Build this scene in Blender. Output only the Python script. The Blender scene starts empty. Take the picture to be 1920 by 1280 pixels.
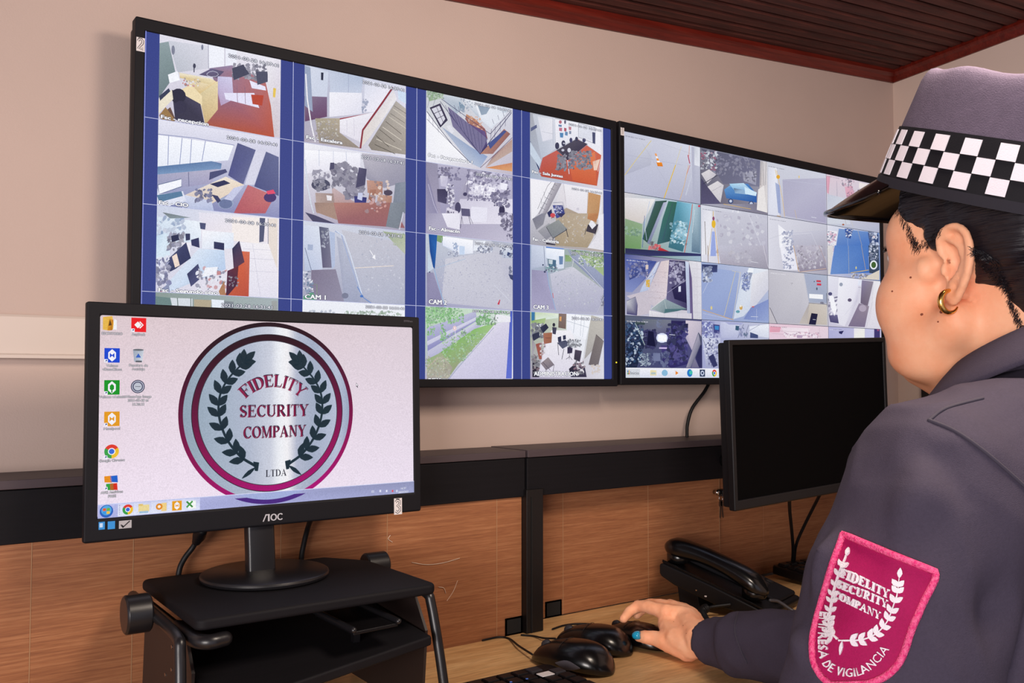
import bpy, math, random
import numpy as np
from mathutils import Vector, Matrix, noise
from mathutils.bvhtree import BVHTree
random.seed(7)
D = bpy.data; SC = bpy.context.scene; COL = SC.collection
PI = math.pi

# ---------------------------------------------------------------- camera
CAMZ = 1.175                      # eye of the camera above the floor
FPX, YAW, PITCH = 1697.0, 0.6165, 0.0407
cd = D.cameras.new('camera'); cd.sensor_width = 36; cd.lens = FPX/1920*36; cd.clip_start = .02
cam = D.objects.new('camera', cd); COL.objects.link(cam)
cam.location = (0, 0, CAMZ); cam.rotation_euler = (PI/2+PITCH, 0, -YAW)
SC.camera = cam

# ---------------------------------------------------------------- world, lights, exposure
w = D.worlds.new('world'); SC.world = w; w.use_nodes = True
w.node_tree.nodes['Background'].inputs[0].default_value = (.86, .84, 1.0, 1)
w.node_tree.nodes['Background'].inputs[1].default_value = .72
def area(name, loc, target, size, power, color):
    l = D.lights.new(name, 'AREA'); l.shape = 'RECTANGLE'; l.size, l.size_y = size; l.energy = power; l.color = color
    o = D.objects.new(name, l); COL.objects.link(o); o.location = loc
    o.rotation_euler = (Vector(target)-Vector(loc)).to_track_quat('-Z', 'Y').to_euler()
    return o
area('window_daylight', (-1.7, -.9, 1.35), (.9, 1.2, 1.1), (1.3, 1.0), 80, (1.0, .925, .885))
area('ceiling_lamp', (.75, .25, 1.72), (.9, .9, .7), (.3, .3), 10.5, (1.0, .84, .70))
SC.view_settings.view_transform = 'Standard'; SC.view_settings.look = 'None'
SC.view_settings.exposure = 0; SC.view_settings.gamma = 1; SC.view_settings.use_curve_mapping = False

# ---------------------------------------------------------------- measuring: a line of sight to a real plane
_F = np.array([math.sin(YAW)*math.cos(PITCH), math.cos(YAW)*math.cos(PITCH), math.sin(PITCH)])
_R = np.array([math.cos(YAW), -math.sin(YAW), 0.]); _U = np.cross(_R, _F)
EYE = np.array([0, 0, CAMZ])
def sight(u, v): return _F + _R*(u-960)/FPX - _U*(v-640)/FPX
def on_y(u, v, Y): d = sight(u, v); return Vector(EYE+d*Y/d[1])
def on_z(u, v, Z): d = sight(u, v); return Vector(EYE+d*(Z-CAMZ)/d[2])
def at(u, v, dist): return Vector(EYE+sight(u, v)*dist)

# ---------------------------------------------------------------- materials
def lin(h):
    h = h.ljust(6, '0'); c = [int(h[i:i+2], 16)/255 for i in (0, 2, 4)]
    return tuple(x/12.92 if x <= .04045 else ((x+.055)/1.055)**2.4 for x in c)
class NT:
    def __init__(s, m): s.t = m.node_tree; s.n = s.t.nodes
    def new(s, typ, **kw):
        n = s.n.new(typ)
        for k, v in kw.items(): setattr(n, k, v)
        return n
    def link(s, a, b): s.t.links.new(a, b)
MATS = {}
def mat(name, col, rough=.5, metal=0, spec=.5, coat=0, vary=0, scale=(20, 20, 20), bump=0, bscale=300, bdist=.001, col2=None, sss=0, detail=4):
    """principled surface with an optional noise mix of two colours and a fine bump"""
    if name in MATS: return MATS[name]
    m = D.materials.new(name); m.use_nodes = True; t = NT(m); b = t.n['Principled BSDF']
    c = lin(col)
    b.inputs['Base Color'].default_value = (*c, 1); b.inputs['Roughness'].default_value = rough
    b.inputs['Metallic'].default_value = metal; b.inputs['Specular IOR Level'].default_value = spec
    b.inputs['Coat Weight'].default_value = coat
    if sss:
        b.inputs['Subsurface Weight'].default_value = sss; b.inputs['Subsurface Radius'].default_value = (.012, .004, .002); b.inputs['Subsurface Scale'].default_value = 1
    tc = t.new('ShaderNodeTexCoord')
    if vary or col2:
        mp = t.new('ShaderNodeMapping'); mp.inputs['Scale'].default_value = scale; t.link(tc.outputs['Object'], mp.inputs[0])
        nz = t.new('ShaderNodeTexNoise'); nz.inputs['Scale'].default_value = 1; nz.inputs['Detail'].default_value = detail; nz.inputs['Roughness'].default_value = .6
        t.link(mp.outputs[0], nz.inputs['Vector'])
        r = t.new('ShaderNodeValToRGB'); r.color_ramp.elements[0].position = .3; r.color_ramp.elements[1].position = .7
        c2 = lin(col2) if col2 else tuple(x*(1-vary) for x in c)
        r.color_ramp.elements[0].color = (*c2, 1); r.color_ramp.elements[1].color = (*c, 1)
        t.link(nz.outputs[0], r.inputs[0]); t.link(r.outputs[0], b.inputs['Base Color'])
    if bump:
        n2 = t.new('ShaderNodeTexNoise'); n2.inputs['Scale'].default_value = bscale; n2.inputs['Detail'].default_value = 2
        t.link(tc.outputs['Object'], n2.inputs['Vector'])
        bp = t.new('ShaderNodeBump'); bp.inputs['Strength'].default_value = bump; bp.inputs['Distance'].default_value = bdist
        t.link(n2.outputs[0], bp.inputs['Height']); t.link(bp.outputs[0], b.inputs['Normal'])
    MATS[name] = m; return m
def wood(name, ca, cb, cc, stretch, rough=.45, bump=.15):
    """three toned wood: streaks stretched along one axis"""
    m = D.materials.new(name); m.use_nodes = True; t = NT(m); b = t.n['Principled BSDF']; b.inputs['Roughness'].default_value = rough
    b.inputs['Specular IOR Level'].default_value = .35
    tc = t.new('ShaderNodeTexCoord'); geo = t.new('ShaderNodeNewGeometry')
    mp = t.new('ShaderNodeMapping'); mp.inputs['Scale'].default_value = stretch; t.link(geo.outputs['Position'], mp.inputs[0])
    n1 = t.new('ShaderNodeTexNoise'); n1.inputs['Scale'].default_value = 1; n1.inputs['Detail'].default_value = 6; n1.inputs['Roughness'].default_value = .65; n1.inputs['Distortion'].default_value = .6
    t.link(mp.outputs[0], n1.inputs['Vector'])
    r = t.new('ShaderNodeValToRGB'); e = r.color_ramp.elements; e[0].position = .28; e[1].position = .72
    e[0].color = (*lin(ca), 1); e[1].color = (*lin(cc), 1); k = e.new(.5); k.color = (*lin(cb), 1)
    t.link(n1.outputs[0], r.inputs[0])
    n2 = t.new('ShaderNodeTexNoise'); n2.inputs['Scale'].default_value = 1.0; mp2 = t.new('ShaderNodeMapping')
    mp2.inputs['Scale'].default_value = tuple(x*5 for x in stretch); t.link(geo.outputs['Position'], mp2.inputs[0]); t.link(mp2.outputs[0], n2.inputs['Vector'])
    mx = t.new('ShaderNodeMixRGB', blend_type='MULTIPLY'); mx.inputs[0].default_value = .35
    r2 = t.new('ShaderNodeValToRGB'); r2.color_ramp.elements[0].position = .35; r2.color_ramp.elements[1].position = .6; r2.color_ramp.elements[0].color = (.45, .4, .38, 1)
    t.link(n2.outputs[0], r2.inputs[0]); t.link(r.outputs[0], mx.inputs[1]); t.link(r2.outputs[0], mx.inputs[2]); t.link(mx.outputs[0], b.inputs['Base Color'])
    bp = t.new('ShaderNodeBump'); bp.inputs['Strength'].default_value = bump; bp.inputs['Distance'].default_value = .001
    t.link(n2.outputs[0], bp.inputs['Height']); t.link(bp.outputs[0], b.inputs['Normal'])
    MATS[name] = m; return m
def screen_mat():
    """lit screen: every vertex carries its own printed colour, with the grain of the panel"""
    m = D.materials.new('lit_screen'); m.use_nodes = True; t = NT(m); b = t.n['Principled BSDF']
    b.inputs['Base Color'].default_value = (.002, .002, .0025, 1); b.inputs['Roughness'].default_value = .5; b.inputs['Specular IOR Level'].default_value = .06
    at_ = t.new('ShaderNodeAttribute', attribute_name='Col'); geo = t.new('ShaderNodeNewGeometry')
    nz = t.new('ShaderNodeTexNoise'); nz.inputs['Scale'].default_value = 700; nz.inputs['Detail'].default_value = 1; t.link(geo.outputs['Position'], nz.inputs['Vector'])
    mr = t.new('ShaderNodeMapRange'); mr.inputs[1].default_value = .3; mr.inputs[2].default_value = .7; mr.inputs[3].default_value = .9; mr.inputs[4].default_value = 1.06
    t.link(nz.outputs[0], mr.inputs[0])
    mx = t.new('ShaderNodeMixRGB', blend_type='MULTIPLY'); mx.inputs[0].default_value = 1
    t.link(at_.outputs['Color'], mx.inputs[1]); t.link(mr.outputs[0], mx.inputs[2]); t.link(mx.outputs[0], b.inputs['Emission Color'])
    b.inputs['Emission Strength'].default_value = 1.0
    return m
M_SCREEN = screen_mat()
M_WALL = mat('painted_plaster', 'c2aca2', .85, spec=.2, vary=.06, scale=(3, 3, 3), bump=.25, bscale=420, bdist=.0008)
M_WALLR = mat('painted_plaster_side', 'd8c2b6', .85, spec=.2, vary=.05, scale=(3, 3, 3), bump=.25, bscale=420, bdist=.0008)
M_BLACK = mat('black_plastic', '0e0d10', .42, spec=.3, bump=.05, bscale=900, bdist=.0003)
M_GLOSS = mat('glossy_black_plastic', '08080a', .26, spec=.5, coat=.15)
M_MATTE = mat('matte_black_plastic', '121116', .6, spec=.22, bump=.3, bscale=1500, bdist=.0003)
M_SATIN = mat('satin_black_metal', '18171a', .34, spec=.5, bump=.08, bscale=900, bdist=.0003)
M_GREYP = mat('dark_grey_plastic', '2b292e', .5, spec=.4)
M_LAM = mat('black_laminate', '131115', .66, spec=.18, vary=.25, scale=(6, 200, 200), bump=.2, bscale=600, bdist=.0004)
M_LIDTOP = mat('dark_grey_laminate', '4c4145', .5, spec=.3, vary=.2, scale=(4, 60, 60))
M_CREAM = mat('cream_plastic', 'd2c2b8', .45, spec=.4)
M_CHROME = mat('polished_steel', 'c8c4c0', .18, metal=1)
M_GOLD = mat('gold', 'e0b060', .2, metal=1)
M_PAPER = mat('white_paper', 'ddd6d6', .8, vary=.08, scale=(90, 90, 90))
M_INK = mat('black_ink', '1c1a20', .8)
M_PANEL = wood('walnut_laminate', '845237', '9a6442', 'ad7853', (9, 90, 330), .5, .06)
M_DESK = wood('maple_laminate', 'c99866', 'deb17a', 'ecc48e', (5, 34, 20), .36, .05)
M_CEIL = wood('stained_ceiling_wood', '2e110d', '4e211a', '643229', (2, 60, 60), .7)
M_TRIM = wood('red_stained_wood', '4c1009', '641a10', '74251a', (3, 50, 50), .4)
M_CABLE = mat('cable_rubber', '121114', .5, spec=.3)
M_DARKHOLE = mat('dark_recess', '0d0b0c', .9)

# ---------------------------------------------------------------- mesh building
ORG = {}
class MB:
    def __init__(s): s.v = []; s.f = []; s.m = []; s.c = []
    def add(s, vs, fs, mi=0, cs=None):
        o = len(s.v); s.v += [tuple(p) for p in vs]; s.f += [tuple(i+o for i in f) for f in fs]; s.m += [mi]*len(fs)
        if cs is not None: s.c += list(cs)
        elif s.c: s.c += [(0, 0, 0)]*len(vs)
        return s
    def box(s, a, b, mi=0, X=None):
        (x0, y0, z0), (x1, y1, z1) = a, b
        vs = [Vector(p) for p in ((x0, y0, z0), (x1, y0, z0), (x1, y1, z0), (x0, y1, z0), (x0, y0, z1), (x1, y0, z1), (x1, y1, z1), (x0, y1, z1))]
        if X is not None: vs = [X@p for p in vs]
        return s.add(vs, [(3, 2, 1, 0), (4, 5, 6, 7), (0, 1, 5, 4), (1, 2, 6, 5), (2, 3, 7, 6), (3, 0, 4, 7)], mi)
    def loft(s, rings, mi=0, caps=True, closed=False):
        n = len(rings[0]); vs = [p for r in rings for p in r]; fs = []
        k = len(rings); R = k if closed else k-1
        for i in range(R):
            a = i*n; b = ((i+1) % k)*n
            for j in range(n): fs.append((a+j, a+(j+1) % n, b+(j+1) % n, b+j))
        if caps and not closed: fs.append(tuple(range(n-1, -1, -1))); fs.append(tuple((k-1)*n+j for j in range(n)))
        return s.add(vs, fs, mi)
    def tube(s, pts, r, n=10, mi=0, flat=1.0, ends=False, up=None):
        pts = [Vector(p) for p in pts]; k = len(pts)
        rs = r if isinstance(r, (list, tuple)) else [r]*k
        rings = []; prev = Vector(up) if up else None
        for i, p in enumerate(pts):
            t = (pts[min(i+1, k-1)]-pts[max(i-1, 0)]).normalized()
            if prev is None: prev = Vector((0, 0, 1)) if abs(t.z) < .9 else Vector((1, 0, 0))
            x = (prev-t*prev.dot(t)).normalized(); y = t.cross(x); prev = x
            rings.append([p+(x*math.cos(a)*flat+y*math.sin(a))*rs[i] for a in [2*PI*j/n for j in range(n)]])
            if i == 0: T0, X0, Y0 = t, x, y
            T1, X1, Y1 = t, x, y
        if ends:
            st = []; en = []
            for q in (3, 2, 1):
                a = q*PI/2/4; st.append([pts[0]-T0*rs[0]*math.sin(a)+(X0*math.cos(b)*flat+Y0*math.sin(b))*rs[0]*math.cos(a) for b in [2*PI*j/n for j in range(n)]])
            for q in (1, 2, 3):
                a = q*PI/2/4; en.append([pts[-1]+T1*rs[-1]*math.sin(a)+(X1*math.cos(b)*flat+Y1*math.sin(b))*rs[-1]*math.cos(a) for b in [2*PI*j/n for j in range(n)]])
            rings = st+rings+en
        return s.loft(rings, mi)
    def cyl(s, a, b, r, n=24, mi=0): return s.tube([a, b], r, n, mi)
    def lathe(s, prof, n=32, X=None, sx=1, sy=1, mi=0, caps=True):
        rings = []
        for r, z in prof:
            ring = [Vector((r*sx*math.cos(2*PI*j/n), r*sy*math.sin(2*PI*j/n), z)) for j in range(n)]
            rings.append([X@p for p in ring] if X is not None else ring)
        return s.loft(rings, mi, caps)
    def ell(s, c, rad, X=None, nu=20, nv=14, mi=0):
        c = Vector(c); prof = []
        rings = []
        for i in range(1, nv):
            a = -PI/2+PI*i/nv
            rings.append([Vector((rad[0]*math.cos(a)*math.cos(2*PI*j/nu), rad[1]*math.cos(a)*math.sin(2*PI*j/nu), rad[2]*math.sin(a))) for j in range(nu)])
        if X is not None: rings = [[X@p for p in r] for r in rings]
        rings = [[p+c for p in r] for r in rings]
        return s.loft(rings, mi)
    def prism(s, poly, h, X, mi=0):
        """poly: 2-D outline (counter-clockwise seen from +z), raised by h, then placed by X"""
        n = len(poly); vs = [X@Vector((x, y, 0)) for x, y in poly]+[X@Vector((x, y, h)) for x, y in poly]
        fs = [tuple(range(n-1, -1, -1)), tuple(range(n, 2*n))]+[(j, (j+1) % n, n+(j+1) % n, n+j) for j in range(n)]
        return s.add(vs, fs, mi)
    def xf(s, X): s.v = [tuple(X@Vector(p)) for p in s.v]; return s
    def build(s, name, mats, parent=None, smooth=False, bevel=0, seg=2, sub=0, label=None, org=None):
        me = D.meshes.new(name); o = D.objects.new(name, me); COL.objects.link(o)
        if parent is not None: base = ORG.get(parent.name, Vector((0, 0, 0)))
        else: base = Vector(org) if org else Vector((0, 0, 0)); o.location = base
        ORG[o.name] = base
        me.from_pydata([(p[0]-base[0], p[1]-base[1], p[2]-base[2]) for p in s.v], [], s.f)
        if not isinstance(mats, (list, tuple)): mats = [mats]
        for m in mats: me.materials.append(m)
        if len(mats) > 1: me.polygons.foreach_set('material_index', s.m)
        if s.c:
            ca = me.color_attributes.new('Col', 'FLOAT_COLOR', 'POINT')
            ca.data.foreach_set('color', np.array([(*c, 1.) for c in s.c], dtype=np.float32).ravel())
        if smooth: me.polygons.foreach_set('use_smooth', [True]*len(me.polygons))
        me.update()
        if parent is not None: o.parent = parent
        if bevel:
            b = o.modifiers.new('bevel', 'BEVEL'); b.width = bevel; b.segments = seg; b.limit_method = 'ANGLE'; b.angle_limit = .6
            me.polygons.foreach_set('use_smooth', [True]*len(me.polygons)); b.harden_normals = True
        if sub: q = o.modifiers.new('sub', 'SUBSURF'); q.levels = sub; q.render_levels = sub
        if label: o['label'] = label
        return o
def thing(name, label, cat, loc, group=None):
    o = D.objects.new(name, None); COL.objects.link(o); o.location = loc; o.empty_display_size = .05
    ORG[o.name] = Vector(loc); o['label'] = label; o['category'] = cat
    if group: o['group'] = group
    return o
def tag(o, label, cat, group=None):
    o['label'] = label; o['category'] = cat
    if group: o['group'] = group
    return o
def struct(o): o['kind'] = 'structure'; return o
def smooth_path(pts, n=8):
    pts = [Vector(p) for p in pts]; out = []; P = [pts[0]*2-pts[1]]+pts+[pts[-1]*2-pts[-2]]
    for i in range(1, len(P)-2):
        a, b, c, d = P[i-1:i+3]
        for j in range(n):
            t = j/n; out.append(.5*((2*b)+(c-a)*t+(2*a-5*b+4*c-d)*t*t+(3*b-3*c+d-a)*t**3))
    out.append(pts[-1]); return out
def rounded(w, h, r, n=5, x0=0, y0=0):
    o = []
    for cx, cy, a0 in ((x0+w-r, y0+h-r, 0), (x0+r, y0+h-r, 90), (x0+r, y0+r, 180), (x0+w-r, y0+r, 270)):
        for k in range(n+1): a = math.radians(a0+90*k/n); o.append((cx+r*math.cos(a), cy+r*math.sin(a)))
    return o
def rect_ring(b, outer, inner, y0, y1, X, mi=0):
    """a flat frame in the x-z plane between depths y0 (front) and y1"""
    (ox0, oz0, ox1, oz1), (ix0, iz0, ix1, iz1) = outer, inner
    O = [(ox0, oz0), (ox1, oz0), (ox1, oz1), (ox0, oz1)]; I = [(ix0, iz0), (ix1, iz0), (ix1, iz1), (ix0, iz1)]
    vs = [X@Vector((x, y, z)) for y in (y0, y1) for q in (O, I) for x, z in q]; fs = []
    for j in range(4):
        k = (j+1) % 4
        fs += [(j, k, 4+k, 4+j), (8+k, 8+j, 12+j, 12+k), (j, 8+j, 8+k, k), (4+k, 12+k, 12+j, 4+j)]
    b.add(vs, fs, mi); return b

# ---------------------------------------------------------------- lettering
_tc = {}
def text_geo(s):
    """outline mesh of a word in the built-in face, width and cap height normalised"""
    if s in _tc: return _tc[s]
    cu = D.curves.new('t', 'FONT'); cu.body = s; cu.resolution_u = 2; cu.size = 1; cu.fill_mode = 'FRONT' if hasattr(cu, 'fill_mode') else cu.fill_mode
    o = D.objects.new('t', cu); COL.objects.link(o); bpy.context.view_layer.update()
    me = D.meshes.new_from_object(o.evaluated_get(bpy.context.evaluated_depsgraph_get()))
    vs = [(v.co.x, v.co.y) for v in me.vertices]; fs = [tuple(p.vertices) for p in me.polygons]
    D.objects.remove(o); D.curves.remove(cu); D.meshes.remove(me)
    _tc[s] = (vs, fs, max([x for x, y in vs]+[.01])); return _tc[s]
def stroke(pts, ws):
    """a 2-D line of changing width as quads"""
    o = []; n = len(pts)
    ws = ws if isinstance(ws, (list, tuple)) else [ws]*n
    L = []; Rr = []
    for i in range(n):
        a = pts[max(i-1, 0)]; b = pts[min(i+1, n-1)]; dx, dy = b[0]-a[0], b[1]-a[1]; q = math.hypot(dx, dy) or 1
        L.append((pts[i][0]-dy/q*ws[i]/2, pts[i][1]+dx/q*ws[i]/2)); Rr.append((pts[i][0]+dy/q*ws[i]/2, pts[i][1]-dx/q*ws[i]/2))
    for i in range(n-1): o.append([L[i], Rr[i], Rr[i+1], L[i+1]])
    return o
def R4(a, b, c, d): return [(a, b), (c, b), (c, d), (a, d)]
def arc_s(cx, cy, rx, ry, a0, a1, wv, wh, n=14):
    pts = []; ws = []
    for k in range(n+1):
        a = math.radians(a0+(a1-a0)*k/n); pts.append((cx+rx*math.cos(a), cy+ry*math.sin(a))); ws.append(wh+(wv-wh)*abs(math.cos(a))**1.3)
    return stroke(pts, ws)
def roman(ch, T=.17, t=.06):
    """a serif capital one unit tall: list of polygons, advance width"""
    s = .07
    def stem(x, y0=0, y1=1): return [R4(x, y0, x+T, y1)]
    def foot(x, y): return [R4(x-s, y, x+T+s, y+t)]
    if ch == 'I': return stem(s)+foot(s, 0)+foot(s, 1-t), T+2*s
    if ch == 'F': return stem(s)+foot(s, 0)+[R4(0, 1-t, .62, 1), [(.62, 1), (.55, 1-t), (.6, .74), (.64, .74)], R4(.2, .49, .46, .49+t), R4(.44, .38, .48, .65)], .68
    if ch == 'E': return roman('F', T, t)[0]+[R4(0, 0, .64, t), [(.64, 0), (.58, t), (.63, .28), (.67, .28)]], .7
    if ch == 'L': return stem(s)+foot(s, 1-t)+[R4(0, 0, .6, t), [(.6, 0), (.54, t), (.6, .3), (.64, .3)]], .66
    if ch == 'T': return stem(.26)+foot(.26, 0)+[R4(.02, 1-t, .67, 1), R4(.02, .72, .06, 1), R4(.63, .72, .67, 1)], .69
    if ch == 'D': return stem(s)+[R4(0, 0, .32, t), R4(0, 1-t, .32, 1)]+arc_s(.3, .5, .38, .47, -90, 90, T, t), .78
    if ch == 'P': return stem(s)+foot(s, 0)+[R4(0, 1-t, .32, 1), R4(.2, .46, .32, .46+t)]+arc_s(.3, .73, .26, .24, -90, 90, T*.9, t), .64
    if ch == 'R': return roman('P', T, t)[0]+[[(.3, .48), (.46, .48), (.76, .04), (.8, 0), (.58, 0)]], .8
    if ch == 'O': return arc_s(.41, .5, .32, .47, 0, 360, T, t, 24), .82
    if ch == 'C': return arc_s(.41, .5, .32, .47, 42, 318, T, t, 20)+[R4(.64, .68, .69, .98)], .74
    if ch == 'S': return arc_s(.31, .74, .2, .22, 25, 255, T*.8, t, 12)+stroke([(.2, .58), (.31, .5), (.42, .42)], [T*.7, T, T*.7])+arc_s(.31, .27, .21, .23, 75, -165, T*.8, t, 12)+[R4(.48, .72, .52, .98), R4(.08, .02, .12, .28)], .62
    if ch == 'U': return stem(s, .28)+[R4(0, 1-t, .3, 1), R4(.52, 1-t, .78, 1), R4(.62, .3, .68, 1)]+arc_s(.4, .3, .25, .27, 180, 360, T*.7, t, 12), .8
    if ch == 'N': return [R4(.1, 0, .16, 1), R4(.64, 0, .7, 1), [(.04, 1), (.24, 1), (.7, 0), (.62, 0)], R4(.02, 0, .26, t), R4(.54, 1-t, .8, 1), R4(0, 1-t, .16, 1)], .82
    if ch == 'M': return [R4(.1, 0, .15, 1), R4(.74, 0, .74+T, 1), [(.06, 1), (.24, 1), (.5, 0), (.43, 0)], [(.43, 0), (.5, 0), (.8, 1), (.74, 1)], R4(.02, 0, .25, t), R4(.67, 0, .98, t), R4(.8, 1-t, .98, 1), R4(0, 1-t, .2, 1)], 1.0
    if ch == 'A': return [[(.06, 0), (.12, 0), (.42, .98), (.36, .98)], [(.32, 1), (.42, 1), (.76, 0), (.56, 0)], R4(.2, .3, .58, .3+t), R4(0, 0, .22, t), R4(.5, 0, .82, t)], .82
    if ch == 'Y': return stem(.3, 0, .46)+foot(.3, 0)+[[(.02, 1), (.2, 1), (.47, .44), (.32, .4)], [(.66, 1), (.72, 1), (.46, .44), (.38, .4)], R4(-.02, 1-t, .28, 1), R4(.54, 1-t, .8, 1)], .78
    return [], .35
def roman_word(s, T=.17, t=.06):
    x = 0; out = []
    for ch in s:
        ps, w_ = roman(ch, T, t); out += [[(px+x, py) for px, py in p] for p in ps]; x += w_+.05
    return out, x-.05
# ================================================================ the room
FL = 0.0; DZ = CAMZ-.415          # desk top height
def ceil_z(x): return CAMZ+.5813+.0833*x
WY = 1.314; CX = 2.136
b = MB(); z0, z1 = ceil_z(-2.0)+.04, ceil_z(CX+.05)+.04
b.add([(-2, WY, 0), (CX+.05, WY, 0), (CX+.05, WY, z1), (-2, WY, z0), (-2, WY+.1, 0), (CX+.05, WY+.1, 0), (CX+.05, WY+.1, z1), (-2, WY+.1, z0)],
      [(0, 1, 2, 3), (5, 4, 7, 6), (0, 3, 7, 4), (1, 5, 6, 2), (3, 2, 6, 7), (0, 4, 5, 1)])
struct(b.build('wall_back', M_WALL))
# right wall, a few degrees off square as in the photograph
dirR = Vector((2.0479-CX, .947-WY, 0)).normalized(); nR = Vector((-dirR.y, dirR.x, 0)); nR = nR if nR.x > 0 else -nR
p0 = Vector((CX, WY, 0)); p1 = p0+dirR*2.6
b = MB(); q = [p0, p1, p1+nR*.1, p0+nR*.1+Vector((0, 0, 0))]
b.add([*(tuple(p) for p in q), *((p.x, p.y, ceil_z(p.x)+.04) for p in q)], [(3, 2, 1, 0), (4, 5, 6, 7), (0, 1, 5, 4), (1, 2, 6, 5), (2, 3, 7, 6), (3, 0, 4, 7)])
struct(b.build('wall_right', M_WALLR))
fl = mat('floor_tile', '6e5a4c', .4, vary=.3, scale=(4, 4, 4))
struct(MB().box((-2, -1.3, -.05), (CX+.3, WY+.1, 0)).build('floor', fl))
# ceiling: backing sheet plus planks, each a piece of its own
ceil = MB()
ceil.add([(-2, -1.3, ceil_z(-2)+.044), (CX+.1, -1.3, ceil_z(CX+.1)+.044), (CX+.1, WY+.1, ceil_z(CX+.1)+.044), (-2, WY+.1, ceil_z(-2)+.044),
          (-2, -1.3, ceil_z(-2)+.062), (CX+.1, -1.3, ceil_z(CX+.1)+.062), (CX+.1, WY+.1, ceil_z(CX+.1)+.062), (-2, WY+.1, ceil_z(-2)+.062)],
         [(0, 1, 2, 3), (7, 6, 5, 4), (0, 4, 5, 1), (1, 5, 6, 2), (2, 6, 7, 3), (3, 7, 4, 0)])
ceil = struct(ceil.build('ceiling', mat('ceiling_backing', '120806', .9)))
pw = .036; me = None; k = 0
y = WY-.012
while y-pw > -1.28:
    if me is None:
        bb = MB(); xa, xb = -2.0, CX
        za, zb = ceil_z(xa), ceil_z(xb)
        prof = [(0, .012), (0, .004), (.004, 0), (pw-.010, 0), (pw-.006, .004), (pw-.006, .012)]
        bb.loft([[(xa, -py, za+pz+.028) for py, pz in prof], [(xb, -py, zb+pz+.028) for py, pz in prof]])
        o = bb.build('ceiling_plank', M_CEIL, ceil); me = o.data
    else:
        o = D.objects.new('ceiling_plank', me); COL.objects.link(o); o.parent = ceil
    o.location = (0, y, random.uniform(-.0006, .0006)); y -= pw; k += 1
# crown mouldings
def crown(name, a, c, inward):
    b = MB(); a = Vector(a); c = Vector(c); inw = Vector(inward)
    prof = [(0, -.021), (.005, -.021), (.007, -.016), (.012, -.009), (.018, -.006), (.022, -.003), (.022, .015), (0, .015)]
    rings = [[Vector((p.x, p.y, ceil_z(p.x)))+inw*u+Vector((0, 0, v+.022)) for u, v in prof] for p in (a, c)]
    b.loft(rings); return struct(b.build(name, M_TRIM))
crown('trim_1', (-2, WY, 0), (CX, WY, 0), (0, -1, 0))
crown('trim_2', p0, p1, -nR)
# pale cable channel along the back wall and the wall below it
b = MB(); ya = WY-.014
zt, zb_ = on_y(80, 592, WY).z, on_y(80, 672, WY).z
b.loft([[(x, WY, zt), (x, ya+.003, zt), (x, ya, zt-.003), (x, ya, zb_+.006), (x, ya-.003, zb_+.004), (x, ya-.003, zb_), (x, WY, zb_)] for x in (-1.6, on_y(250, 640, WY).x)])
struct(b.build('trim_3', M_CREAM))
# dark door on the right wall, only a strip of it shows beside the shoulder
Xc = Matrix.Translation(p0+dirR*.10)@Matrix.Rotation(math.atan2(dirR.y, dirR.x), 4, 'Z')@Matrix.Rotation(PI, 4, 'Z')@Matrix.Scale(-1, 4, (1, 0, 0))
b = MB(); b.box((0, .002, 0), (.55, .028, 1.30), X=Xc); struct(b.build('door_1', mat('dark_door', '17130f', .5), bevel=.002))
# ================================================================ workstation: desk, wooden partition, black duct
PY = 1.2096; PY2 = 1.262
ZB = CAMZ-.1942; ZT = CAMZ-.119
t = thing('desk', 'pale maple desk top under the phone, mice and monitor riser', 'desk', (.6, .95, 0))
_xp = on_y(1000, 1050, PY).x
MB().prism([(-.9, .70), (1.80, .70), (1.80, PY2-.0005), (_xp, PY2-.0005), (_xp, PY+.003), (-.9, PY+.003)], .028, Matrix.Translation((0, 0, DZ-.028))).build('desk_top', M_DESK, t, bevel=.003)
for x in (-.88, .35, 1.72): MB().box((x, .76, 0), (x+.03, PY-.01, DZ-.028)).build('side_panel', M_PANEL, t, bevel=.001)
pt = thing('desk_partition', 'walnut panelled partition with a black cable duct running behind the desk', 'partition', (.6, PY2, 0))
TX = lambda px, yy=1050, Y=PY: on_y(px, yy, Y).x
xs = [-.9, TX(60), TX(251), TX(528), TX(728), TX(934), TX(981)]
for i in range(len(xs)-1):
    g = .0003
    MB().box((xs[i]+g, PY+.004+(0 if i != 3 else .0), DZ-.25), (xs[i+1]-g, PY+.02, ZB+.01)).build('wood_panel', M_PANEL, pt, bevel=.0006)
xr = [TX(1012), TX(1056, 1050, PY2), TX(1216, 1050, PY2), TX(1350, 1050, PY2), TX(1441, 1050, PY2), 1.93]
for i in range(len(xr)-1):
    g = .0003; dy = .0 if i < 3 else .012
    MB().box((xr[i]+g, PY2+.0005+dy, DZ-.0), (xr[i+1]-g, PY2+.016+dy, ZB+.03)).build('wood_panel', M_PANEL, pt, bevel=.0006)
MB().box((xs[1], PY2+.001, .02), (1.93, PY2+.015, DZ-.03)).build('lower_board', M_PANEL, pt)
M_JOINT = mat('pale_joint', 'a67d5a', .6)
for i in range(1, len(xs)-1): MB().box((xs[i]-.0005, PY+.0036, DZ-.002), (xs[i]+.0005, PY+.012, ZB+.005)).build('joint_strip', M_JOINT, pt)
for i in range(1, len(xr)-2): MB().box((xr[i]-.0005, PY2+.0002, DZ+.0005), (xr[i]+.0005, PY2+.008, ZB+.02)).build('joint_strip', M_JOINT, pt)
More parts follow.
